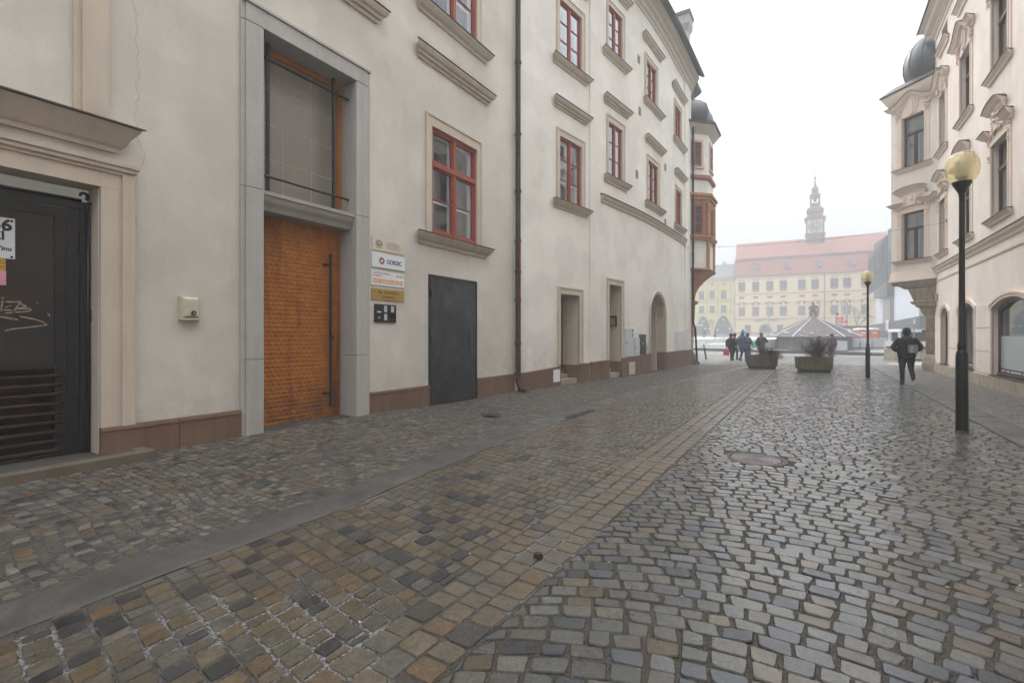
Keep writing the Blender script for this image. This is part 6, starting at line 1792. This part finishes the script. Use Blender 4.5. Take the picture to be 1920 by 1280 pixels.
b = MB().use(LAMPBLK); b.lathe([(.05, 3.76), (.055, 3.84), (.11, 3.92), (.165, 4.0), (.17, 4.025), (.14, 4.03)], n=24); b.build('collar', parent=lp, smooth='auto')
b = MB().use(AMB)
b.lathe([(.15, 4.005), (.22, 4.05), (.27, 4.13), (.29, 4.23), (.278, 4.33), (.235, 4.42), (.16, 4.48), (.08, 4.505), (.005, 4.51)], n=32, cap=False); b.build('globe', parent=lp, smooth=True)
b = MB().use(mat('louvre_grey', (.72, .72, .66), .4, .05, metal=.3))
for k in range(6): b.lathe([(.105, 4.10 + k * .042), (.12, 4.112 + k * .042), (.12, 4.122 + k * .042), (.10, 4.13 + k * .042)], n=20)
b.use(mat('louvre_dark', (.08, .08, .07), .6)); b.lathe([(.07, 4.02), (.07, 4.37)], n=12); b.use(MATS['louvre_grey']); b.lathe([(.03, 4.37), (.10, 4.36), (.105, 4.35)], n=16)
b.build('louvre', parent=lp, smooth='auto')
lp.scale = (.76, .76, 1)
l2 = copy_tree(lp); l2.location = (1.69, 21.91, 0); l2.scale = (.70, .70, .88)
l2['label'] = 'farther black lamp post with amber globe, seen against the dark metal store'

# ------------------------------------------------------------------ PLANTERS
MOSS = mat('mossy_concrete', (.15, .125, .085), .9, .25, 2.2, .2, 60, .5, 50, streak=.4, tint=(.085, .105, .030), bdist=.01)
MOSS2 = mat('stained_concrete', (.135, .105, .072), .9, .25, 2.2, .2, 60, .5, 50, streak=.45, tint=(.095, .075, .045), bdist=.01)
SOIL = mat('soil', (.03, .022, .015), .95, .3, 10)
TWIG = mat('dry_twigs', (.055, .032, .026), .9, .3, 12); DRYG = mat('dry_grass', (.10, .072, .045), .9, .3, 10)
def planter(x, y, rz, m, label):
    t = tag(empty('planter', (x, y, 0), rz), label, 'planter', 'concrete planters across the end of the street')
    b = MB().use(m)
    W, Dp = .645, .42
    o_r = [[(-w_, -d_, z), (w_, -d_, z), (w_, d_, z), (-w_, d_, z)] for w_, d_, z in ((W - .03, Dp - .03, .13), (W, Dp, .66), (W - .09, Dp - .09, .66), (W - .09, Dp - .09, .55))]
    b.loft(o_r); o = b.build('trough', parent=t); bv = o.modifiers.new('b', 'BEVEL'); bv.width = .015; bv.segments = 2
    b = MB().use(mat('planter_foot', (.03, .027, .022), .9)); b.box(-.55, .55, -.34, .34, 0, .14); b.build('foot', parent=t)
    b = MB().use(SOIL); b.box(-W + .10, W - .10, -Dp + .10, Dp - .10, .545, .585); b.build('soil', parent=t)
planter(-2.10, 25.75, .21, MOSS2, 'left mossy brown concrete planter with drooping dry grass')
planter(.0, 24.35, .21, MOSS, 'right green stained concrete planter with a round dry bush')
def shrub(x, y, z, n, R_, H, seed, label, m, heads=True, grass=0, lean=0):
    q = random.Random(seed); t = empty('dried_shrub', (x, y, z)); tag(t, label, 'shrub', 'dried plants in the concrete planters')
    b = MB().use(m); hb = MB().use(m)
    for i in range(n):
        t_ = q.uniform(0, 6.283); sp = abs(q.gauss(0, .8)); d = Vector((math.cos(t_) * sp + lean, math.sin(t_) * sp, 1)).normalized()
        p = Vector((q.uniform(-.15, .15), q.uniform(-.15, .15), 0)); Lh = H * q.uniform(.55, 1.1)
        pts = [p]
        for k in range(4):
            d = (d + Vector((q.uniform(-1, 1), q.uniform(-1, 1), q.uniform(-.6, .4))) * .20).normalized(); pts.append(pts[-1] + d * Lh / 4)
        b.tube(pts, [.007, .006, .005, .004, .003], 3, cap=False)
        for k in (2, 3, 4):
            for j in range(2):
                dd = (d + Vector((q.uniform(-1, 1), q.uniform(-1, 1), q.uniform(-.5, .8)))).normalized(); e = pts[k] + dd * q.uniform(.05, .17)
                b.tube([pts[k], e], [.004, .0025], 3, cap=False)
                if heads: hb.ball(e, (q.uniform(.014, .032), q.uniform(.014, .032), q.uniform(.008, .018)), 5, 3)
    for i in range(grass):
        t_ = q.uniform(0, 6.283); c, s_ = math.cos(t_), math.sin(t_); r0 = q.uniform(0, .22); w_ = q.uniform(.25, .5); hh = q.uniform(.15, .38)
        P = [Vector((c * (r0 + w_ * k / 5), s_ * (r0 + w_ * k / 5), hh * math.sin(k / 5 * 2.7) - .22 * (k / 5) ** 2.2)) for k in range(6)]
        b.tube(P, [.005, .005, .004, .004, .003, .002], 3, cap=False)
    b.build('stem', parent=t)
    if heads: hb.build('seed_head', parent=t)
    return t
shrub(-1.80, 25.82, .58, 60, .4, .42, 5, 'low dark brown dried shrub in the left planter', TWIG, heads=False, grass=330, lean=.15)
shrub(.15, 24.4, .58, 120, .6, .84, 9, 'wide bushy dried shrub with seed heads in the right planter', TWIG, lean=.0, grass=60)

# ------------------------------------------------------------------ PEOPLE
SKIN = mat('skin', (.42, .24, .17), .6, .05, 9)
def limb(b, pts, r, n=9): b.tube(pts, r, n)
def ell(c, rx, ry, z, n=14): return [(c[0] + rx * math.cos(2 * math.pi * k / n), c[1] + ry * math.sin(2 * math.pi * k / n), z) for k in range(n)]
def person(x, y, z, rz, H, label, coat, trous, shoes, head, pose, hem=.78, bulk=1.0, headwear='hat', hat_m=None, hood=False, hair=None, group='people walking towards the square', pompom=None):
    """faces +Y; pose: dict(fl, fr: foot (y, lift), el/er elbow xyz, hl/hr hand xyz)"""
    k = H / 1.76
    t = empty('person', (x, y, z), rz); t.scale = (k, k, k); tag(t, label, 'person', group)
    J = {}
    J['pelvis'] = (0, 0, .95)
    for s, nm, ft in ((-1, 'l', pose['fl']), (1, 'r', pose['fr'])):
        fy_, lift = ft
        J['hip' + nm] = (s * .095, 0, .91)
        J['ankle' + nm] = (s * .10, fy_, .085 + lift)
        ky = fy_ * .5 + (.06 if fy_ >= 0 else .10) + lift * .35
        J['knee' + nm] = (s * .10, ky, .50 + lift * .15)
        tz_ = -.045 if lift < .05 else -.10
        J['toe' + nm] = (s * .115, fy_ + .15, .085 + lift + tz_)
        J['heel' + nm] = (s * .10, fy_ - .05, .05 + lift)
        J['sh' + nm] = (s * .185, 0, 1.41)
        J['el' + nm] = pose['e' + nm]; J['ha' + nm] = pose['h' + nm]
    V = []; E_ = []; Rd = []
    def v(p, r, par=None):
        V.append(p); Rd.append(r)
        if par is not None: E_.append((par, len(V) - 1))
        return len(V) - 1
    r0 = v(J['pelvis'], .13); s1_ = v((0, 0, 1.12), .115, r0); s2_ = v((0, 0, 1.32), .13, s1_); nk = v((0, .0, 1.47), .055, s2_)
    h0 = v((0, .012, 1.55), .072, nk); h1_ = v((0, .008, 1.635), .092, h0); v((0, 0, 1.70), .062, h1_)
    for nm in 'lr':
        s = -1 if nm == 'l' else 1
        a = v(J['hip' + nm], .088, r0); a = v(J['knee' + nm], .058, a); a = v(J['ankle' + nm], .040, a); v(J['toe' + nm], .034, a)
        a = v(J['sh' + nm], .055, s2_); a = v(J['el' + nm], .040, a); a = v(J['ha' + nm], .026, a)
        hv = Vector(J['ha' + nm]); d = (hv - Vector(J['el' + nm])).normalized(); sd = d.cross(Vector((0, 1, 0))).normalized(); fw = d.cross(sd)
        pm = v(tuple(hv + d * .055), .027, a)
        for i in range(4):
            base = hv + d * .085 + fw * (i - 1.5) * .019
            q = v(tuple(base), .0095, pm); Lf = (.060, .070, .066, .050)[i]
            q = v(tuple(base + d * Lf * .55 - sd * s * .006), .0085, q); v(tuple(base + d * Lf * .95 - sd * s * .022), .0075, q)
        q = v(tuple(hv + d * .04 + fw * .036), .0105, a); v(tuple(hv + d * .085 + fw * .052), .0085, q)
    me = bpy.data.meshes.new('body'); me.from_pydata(V, E_, []); me.materials.append(SKIN)
    o = bpy.data.objects.new('body', me); COL.objects.link(o); o.parent = t
    md = o.modifiers.new('skin', 'SKIN'); me.skin_vertices[0].data[0].use_root = True
    for i, r in enumerate(Rd): me.skin_vertices[0].data[i].radius = (r, r)
    md.use_smooth_shade = True
    sb = o.modifiers.new('sub', 'SUBSURF'); sb.levels = 1; sb.render_levels = 1
    # face
    b = MB().use(SKIN); b.tube([(0, .095, 1.635), (0, .118, 1.60)], [.010, .015], 6); b.ball((-.088, .0, 1.61), (.012, .022, .032), 6, 5); b.ball((.088, .0, 1.61), (.012, .022, .032), 6, 5)
    b.use(mat('lips', (.30, .12, .10), .6)); b.ball((0, .092, 1.565), (.025, .008, .008), 6, 4)
    b.use(mat('eye_dark', (.02, .015, .01), .3)); b.ball((-.033, .086, 1.635), .010, 6, 4); b.ball((.033, .086, 1.635), .010, 6, 4)
    b.build('face', parent=t, smooth=True)
    b = MB().use(hair or mat('hair_dark', (.03, .02, .015), .8)); 
    b.loft([ell((0, -.012), rx, ry, z_) for rx, ry, z_ in ((.075, .075, 1.53), (.097, .098, 1.58), (.104, .112, 1.65), (.085, .095, 1.72), (.04, .05, 1.745))]) if headwear == 'hair' else b.loft([ell((0, -.022), rx, ry, z_) for rx, ry, z_ in ((.07, .07, 1.52), (.092, .085, 1.57), (.094, .088, 1.63))])
    b.build('hair', parent=t, smooth='auto')
    if headwear == 'hat':
        b = MB().use(hat_m); b.loft([ell((0, -.004), rx, ry, z_) for rx, ry, z_ in ((.108, .118, 1.60), (.112, .122, 1.64), (.106, .115, 1.70), (.08, .088, 1.75), (.035, .04, 1.775))])
        if pompom: b.use(pompom); b.ball((0, 0, 1.80), .045, 8, 6)
        b.build('hat', parent=t, smooth='auto')
    B = bulk
    b = MB().use(coat)
    rings = [ell((0, 0), .205 * B, .165 * B, hem), ell((0, -.004), .205 * B, .162 * B, hem + .015), ell((0, -.004), .205 * B, .155 * B, .98), ell((0, -.006), .20 * B, .145 * B, 1.12), ell((0, -.01), .215 * B, .148 * B, 1.27), ell((0, -.01), .215 * B, .135 * B, 1.37),
             ell((0, -.008), .165 * B, .115 * B, 1.44), ell((0, -.005), .088, .085, 1.49), ell((0, -.0), .078, .080, 1.53)]
    b.loft(rings)
    for nm in 'lr':
        sh = Vector(J['sh' + nm]); e = Vector(J['el' + nm]); h = Vector(J['ha' + nm]); s = -1 if nm == 'l' else 1
        st_ = sh + Vector((-s * .05, 0, .0))
        limb(b, [st_, sh + Vector((0, 0, -.02)), sh * .5 + e * .5, e, e * .45 + h * .55, h - (h - e).normalized() * .02], [.075 * B, .082 * B, .072 * B, .064 * B, .056 * B, .046 * B], 10)
    if hood: b.loft([ell((0, -.055), rx, ry, z_) for rx, ry, z_ in ((.10, .06, 1.42), (.135, .085, 1.46), (.13, .085, 1.52), (.10, .06, 1.56))])
    ct = b.build('coat', parent=t, smooth='auto')
    sbs = ct.modifiers.new('sub', 'SUBSURF'); sbs.levels = 1; sbs.render_levels = 1
    b = MB().use(trous); b.loft([ell((0, 0), .155 * B, .125 * B, .80), ell((0, 0), .165 * B, .13 * B, .88), ell((0, 0), .155 * B, .12 * B, 1.0)])
    for nm in 'lr':
        hp_, kn, an = Vector(J['hip' + nm]), Vector(J['knee' + nm]), Vector(J['ankle' + nm])
        limb(b, [hp_ + Vector((0, 0, .03)), hp_ * .6 + kn * .4, kn, kn * .5 + an * .5, an + Vector((0, 0, -.01))], [.098 * B, .092 * B, .072, .064, .060], 10)
    b.build('trousers', parent=t, smooth='auto')
    b = MB().use(shoes)
    for nm in 'lr':
        he, to, an = Vector(J['heel' + nm]), Vector(J['toe' + nm]), Vector(J['ankle' + nm])
        limb(b, [he, he * .5 + to * .5 + Vector((0, 0, .012)), to, to + (to - he).normalized() * .05], [.046, .050, .044, .022], 8); limb(b, [an + Vector((0, 0, .02)), he + Vector((0, .02, 0))], [.05, .05], 8)
    b.build('shoe', parent=t, smooth='auto')
    return t
def pose(fl=(.0, 0), fr=(0, 0), el=(-.27, -.03, 1.15), er=(.27, -.03, 1.15), hl=(-.29, .06, .93), hr=(.29, .06, .93)):
    return dict(fl=fl, fr=fr, el=el, er=er, hl=hl, hr=hr)
BLKC = mat('coat_black', (.012, .013, .017), .75, .2, 8, .1, 60, .3, 40); DKTR = mat('trousers_black', (.010, .010, .014), .85, .1, 8); SHB = mat('shoes_black', (.010, .010, .010), .5)
BLUC = mat('parka_blue', (.065, .095, .155), .75, .12, 6, .08, 60, .3, 30); JEAN = mat('jeans_blue', (.03, .075, .15), .85, .15, 9, .1, 60); TEAL = mat('hat_teal', (.02, .26, .36), .8); GRYC = mat('coat_grey_green', (.12, .14, .15), .8, .1, 6); BRNC = mat('coat_brown_grey', (.062, .055, .058), .8, .15, 7)
mz = -.06 * 0
person(2.50, 19.52, .006, .02, 1.80, 'person in black padded jacket and black hat striding away past the pink house', BLKC, DKTR, SHB, None,
       pose(fl=(.06, 0), fr=(-.34, .20), el=(-.37, -.06, 1.14), er=(.37, -.06, 1.14), hl=(-.17, .17, 1.02), hr=(.17, .17, 1.02)), bulk=1.18, hat_m=mat('hat_black', (.012, .012, .016), .85), hem=.86, group='people in the street')
bp_ = tag(empty('shoulder_bag', (2.50, 19.52, 0), .02), 'small grey striped bag slung on the back of the black jacket', 'bag')
b = MB().use(mat('bag_grey', (.16, .16, .165), .7, .1)); b.loft([[(x_ * q + .11, y_ * q - .27, z) for x_, y_ in ((-.12, -.06), (.12, -.06), (.12, .06), (-.12, .06))] for q, z in ((.85, 1.02), (1, 1.05), (1, 1.24), (.85, 1.28))]); b.build('pouch', parent=bp_)
b = MB().use(SIGNW)
for k in range(3): b.box(.03 + k * .035, .038 + k * .035, -.336, -.331, 1.04, 1.24)
b.build('stripe', parent=bp_)
b = MB().use(BLACKP); b.tube([(.02, -.27, 1.27), (-.05, -.215, 1.42), (-.12, -.08, 1.52)], .014, 5); b.build('strap', parent=bp_)
person(-4.31, 32.34, .02, -.55, 1.70, 'person in black coat with dark rucksack holding a red bag', BLKC, DKTR, SHB, None,
       pose(fl=(.12, 0), fr=(-.12, .02), el=(-.30, -.02, 1.13), er=(.30, -.0, 1.13), hl=(-.36, .02, .88), hr=(.27, .12, .98)), bulk=1.22, hat_m=MATS['hat_black'], hem=.80)
def rucksack(x, y, z, rz, m, label, k=1):
    t = tag(empty('rucksack', (x, y, z), rz), label, 'rucksack'); b = MB().use(m)
    b.loft([[(x_ * q, y_ * q - .25, z_) for x_, y_ in ((-.15, -.08), (-.07, -.11), (.07, -.11), (.15, -.08), (.15, .06), (-.15, .06))] for q, z_ in ((.85, .98 * k), (1, 1.05 * k), (.98, 1.30 * k), (.7, 1.40 * k))]); b.build('pack', parent=t)
    b = MB().use(BLACKP); b.tube([(-.1, -.22, 1.38 * k), (-.11, -.05, 1.47 * k), (-.12, .10, 1.36 * k)], .018, 5); b.tube([(.1, -.22, 1.38 * k), (.11, -.05, 1.47 * k), (.12, .10, 1.36 * k)], .018, 5); b.build('strap', parent=t)
rucksack(-4.31, 32.34, 0, -.55, mat('pack_dark', (.022, .027, .033), .7, .1), 'dark rucksack on the back of the person with the red bag', .97)
b = MB().use(mat('bag_red', (.52, .07, .09), .6, .15, 8)); c_, s_ = math.cos(-.55), math.sin(-.55)
def bagp(x_, y_, z_): return (-4.31 + x_ * c_ - y_ * s_, 32.34 + x_ * s_ + y_ * c_, z_)
b.loft([[bagp(-.40 + q * x_, .04 + y_ * .5, z_) for x_, y_ in ((-1, -.10), (1, -.10), (1, .10), (-1, .10))] for q, z_ in ((.17, .34), (.19, .40), (.17, .66), (.10, .74))])
bg_ = tag(b.build('carrier_bag'), 'bright red carrier bag hanging from the left hand of the black-coated person', 'bag')
b = MB().use(MATS['bag_red']); b.tube([bagp(-.48, .04, .72), bagp(-.40, .03, .85), bagp(-.34, .04, .72)], .012, 5); b.build('handle', parent=bg_)
person(-4.35, 34.2, .02, -.6, 1.72, 'person in grey green coat half hidden behind the black-coated one', GRYC, DKTR, SHB, None, pose(fl=(-.1, 0), fr=(.1, 0)), hat_m=MATS['hat_black'])
person(-3.62, 32.05, .02, -.5, 1.86, 'person in long blue parka, jeans and teal bobble hat', BLUC, JEAN, SHB, None,
       pose(fl=(-.10, .03), fr=(.13, 0), el=(-.36, .02, 1.16), er=(.33, .02, 1.16), hl=(-.42, .16, .98), hr=(.24, .16, 1.02)), bulk=1.32, hat_m=TEAL, hood=True, hem=.72, pompom=BLACKP)
person(-3.46, 32.95, .02, -.5, 1.74, 'person in navy jacket walking just right of the blue parka', mat('coat_navy', (.035, .045, .07), .8), JEAN, SHB, None, pose(fl=(.14, 0), fr=(-.1, .03)), hat_m=MATS['coat_navy'])
person(-2.72, 33.3, .02, -.45, 1.78, 'person in brown grey coat and pinkish hat behind the left planter', BRNC, DKTR, SHB, None, pose(fl=(.1, 0), fr=(-.1, 0), el=(-.32, -.0, 1.14), er=(.33, .02, 1.18), hl=(-.34, .10, .92), hr=(.22, .2, 1.15)), bulk=1.22, hat_m=mat('hat_pinkish', (.30, .13, .11), .8, .2, 20), hem=.68)
rucksack(-2.72, 33.3, 0, -.45, mat('pack_brown', (.05, .04, .042), .7, .2, 9), 'dark brown rucksack on the back of the person in the brown grey coat')
person(.98, 36.5, .01, 2.6, 1.68, 'person in dark coat with pale shoulder strap behind the right planter', mat('coat_dark_brown', (.035, .022, .020), .8), mat('trousers_brown', (.06, .028, .02), .85), SHB, None, pose(fl=(.1, 0), fr=(-.1, 0)), hat_m=MATS['hat_black'], bulk=1.15, group='people in the street')
far_p = [(-17.6, 88, 'tall dark'), (-18.6, 92, 'black'), (-14.3, 88.5, 'grey green'), (-16.4, 90, 'brown'), (-9.9, 95, 'grey'), (-23, 93, 'dark blue'), (-12.8, 97, 'rust')]
FM = [(.02, .02, .025), (.015, .015, .015), (.08, .09, .08), (.07, .045, .03), (.12, .12, .12), (.03, .04, .08), (.20, .07, .04)]
where = ['left of the group, below the right pointed arch', 'beside the tall dark one below the right pointed arch', 'by the yellow house corner', 'behind the black-coated walker', 'by the town hall archway', 'far left below the left pointed arch', 'before the town hall wall, left of its archway']
for i, ((x, y, l), m_) in enumerate(zip(far_p, FM)):
    person(x, y, gz(y), rnd.uniform(0, 6), 1.72, 'distant person in %s coat %s' % (l if l != 'tall dark' else 'dark', where[i]), mat('far_coat_%d' % i, m_, .8), DKTR, SHB, None, pose(fl=(.1, 0), fr=(-.1, 0)), hat_m=MATS['hat_black'], group='distant people across the square')

# ------------------------------------------------------------------ STREET DETAILS
bo = tag(empty('bollard', (-6.0, 33.67, .01)), 'thin black bollard leaning left beside the corner oriel', 'bollard'); bo.rotation_euler = (0, R(-9), 0)
b = MB().use(BLACKP); b.lathe([(.05, -.02), (.05, .9), (.045, .96), (.03, 1.0), (.005, 1.01)], n=12); b.build('shaft', parent=bo, smooth='auto')
b = MB().use(mat('reflector', (.5, .5, .5), .4)); b.lathe([(.051, .78), (.051, .84)], n=12); b.build('band', parent=bo)
# overhead wire
b = MB().use(BLACKP); P0, P1 = Vector((wx(26.4) + .1, 26.4, 6.2)), Vector((4.45, 25.2, 6.05))
P0 = Vector(F_L3.p(25.9, 6.15, .05)); pts = []
for k in range(25):
    t = k / 24; p = P0.lerp(P1, t); p.z -= .25 * (1 - (2 * t - 1) ** 2); pts.append(p)
b.tube(pts, .006, 4)
for k in (4, 8, 12, 16): b.ball(pts[k], (.03, .03, .025), 6, 4)
for p in (P0, P1): b.tube([p, p + Vector((0, 0, .12))], .02, 5)
tag(b.build('overhead_wire'), 'thin overhead wire with dark beads strung across the street end', 'wire')
# manhole
mh = tag(empty('manhole_cover', (-.62, 6.76, .0)), 'round pinkish iron manhole cover set in the cobbles', 'manhole cover')
b = MB().use(mat('iron_pinkish', (.19, .155, .155), .45, .2, 12, .2, 80, .3, 60, metal=.3)); b.lathe([(.285, -.02), (.285, .010), (.27, .014), (.005, .014)], n=40)
for k in range(5):
    b.lathe([(.25 - k * .048, .0141), (.25 - k * .048, .018), (.235 - k * .048, .018), (.235 - k * .048, .0141)], n=40, cap=False)
b.build('lid', parent=mh)
b = MB().use(mat('iron_dark', (.05, .045, .042), .5, .2, 12)); b.lathe([(.36, -.02), (.36, .008), (.30, .012), (.30, -.02)], n=40, cap=False); b.build('ring', parent=mh)
for k in range(14):
    t = 2 * math.pi * k / 14
    pass
b = MB().use(GRAV); b.lathe([(.42, -.01), (.36, .002), (.3, .001)], n=36, cap=False); b.build('mortar', parent=mh)
# drain slot by the gutter, broken stone, litter
b = MB().use(DARKIN); b.box(-3.98, -3.84, 8.2, 9.35, .0, .019); tag(b.build('drain_slot'), 'dark open drain slot at the edge of the smooth gutter strip', 'drain')
b = MB().use(mat('hole_brown', (.05, .03, .02), .95, .4, 12)); 
ring = [(-5.25 + .24 * math.cos(t) * (1 + .3 * math.sin(3 * t)), 7.55 + .13 * math.sin(t) * (1 + .25 * math.cos(2 * t))) for t in [k * math.pi / 9 for k in range(18)]]
b.add([(x_, y_, .062) for x_, y_ in ring], [tuple(range(18))]); struct(b.build('pavement_hole'))
b = MB().use(mat('broken_brick', (.045, .028, .022), .9, .3, 20)); b.box8([(-1.62 + x_, 2.92 + y_, z) for z, k_ in ((.008, 1), (.045, .8)) for x_, y_ in ((-.03 * k_, -.02 * k_), (.03 * k_, -.025 * k_), (.028 * k_, .02 * k_), (-.025 * k_, .025 * k_))])
tag(b.build('brick_chip'), 'small dark brown brick chip lying on the cobbles by the gutter', 'stone')
b = MB().use(mat('leaf_litter', (.45, .36, .26), .8, .3, 20))
for k in range(46):
    x_, y_ = rnd.uniform(-3.2, 1.8), rnd.uniform(1.2, 8); r_ = rnd.uniform(.004, .011); t = rnd.uniform(0, 3)
    b.add([(x_ + r_ * math.cos(t + q) * (1.6 if q in (0, 3.1) else 1), y_ + r_ * math.sin(t + q), .017 + rnd.uniform(0, .004)) for q in (0, 1.4, 3.1, 4.6)], [(0, 1, 2, 3)])
struct(b.build('leaf_litter'), 'stuff')

# ------------------------------------------------------------------ MARKET KIOSK at the street end
kk = tag(empty('market_kiosk', (5.15, 39.2, 0), .5), 'white framed market kiosk with red brown counter edge beside the pink house corner', 'kiosk')
KW = mat('kiosk_white', (.62, .65, .68), .5, .04); KR = mat('kiosk_counter', (.30, .09, .07), .5, .1)
b = MB().use(BEIGEST); b.box(-1.2, -.66, -.5, .5, 0, .70); b.use(mat('kiosk_panel', (.42, .38, .33), .7, .08, 2)); b.box(-.64, .35, -.45, .5, .12, .72); b.box(.37, 1.6, -.45, .5, .12, .72); b.use(BLACKP); b.box(-.6, 1.6, -.4, .45, 0, .1); b.build('base_panel', parent=kk)
b = MB().use(KR); b.box(-1.05, 1.65, -.62, .5, .73, .90); b.use(KW); b.box(-1.15, 1.65, -.60, .48, .905, 1.22); b.build('counter', parent=kk)
b = MB().use(KW)
b.box(-.95, -.82, -.45, -.35, 1.22, 1.80); b.box(1.5, 1.62, -.45, -.35, 1.22, 1.80); b.box(-.95, -.82, .35, .45, 1.22, 1.8); b.box(1.5, 1.62, .35, .45, 1.22, 1.8)
b.loft([[(-.97 + e, -.52, z), (1.7, -.52, z), (1.7, .52, z), (-.97 + e, .52, z)] for e, z in ((.0, 1.80), (.02, 1.92), (.12, 1.98))]); b.build('canopy_frame', parent=kk)
b = MB().use(mat('kiosk_dark', (.10, .10, .105), .3, .2)); b.box(-.82, 1.5, .3, .34, 1.22, 1.8); b.use(BLACKP); b.box(.35, .85, -.54, -.525, 1.80, 1.94); b.box(.9, 1.6, -.61, -.605, .95, 1.18); b.build('back_panel', parent=kk)
b = MB().use(MATS['galvanised']); b.tube([(-.35, -.85, 0), (-.35, -.85, 2.6)], .035, 8); b.box(-.41, -.29, -.88, -.86, 2.1, 2.6); b.use(SIGNW); b.box(-.40, -.30, -.895, -.881, 2.3, 2.58)
kp = b.build('sign_pole', parent=None); kp.location = (5.15, 39.2, 0); kp.rotation_euler = (0, 0, .5); tag(kp, 'slim grey pole with a narrow plate in front of the kiosk', 'pole')

# ------------------------------------------------------------------ HAZE
b = MB(); b.box(-70, 60, -26, 175, -4, 45)
hz = b.build('haze'); struct(hz, 'stuff')
hm = bpy.data.materials.new('haze'); hm.use_nodes = True
N, L = hm.node_tree.nodes, hm.node_tree.links; N.clear()
o_ = N.new('ShaderNodeOutputMaterial'); pv_ = N.new('ShaderNodeVolumePrincipled')
pv_.inputs['Color'].default_value = (.86, .885, .91, 1); pv_.inputs['Density'].default_value = .0047; pv_.inputs['Anisotropy'].default_value = .0
L.new(pv_.outputs[0], o_.inputs['Volume'])
hz.data.materials.clear(); hz.data.materials.append(hm)
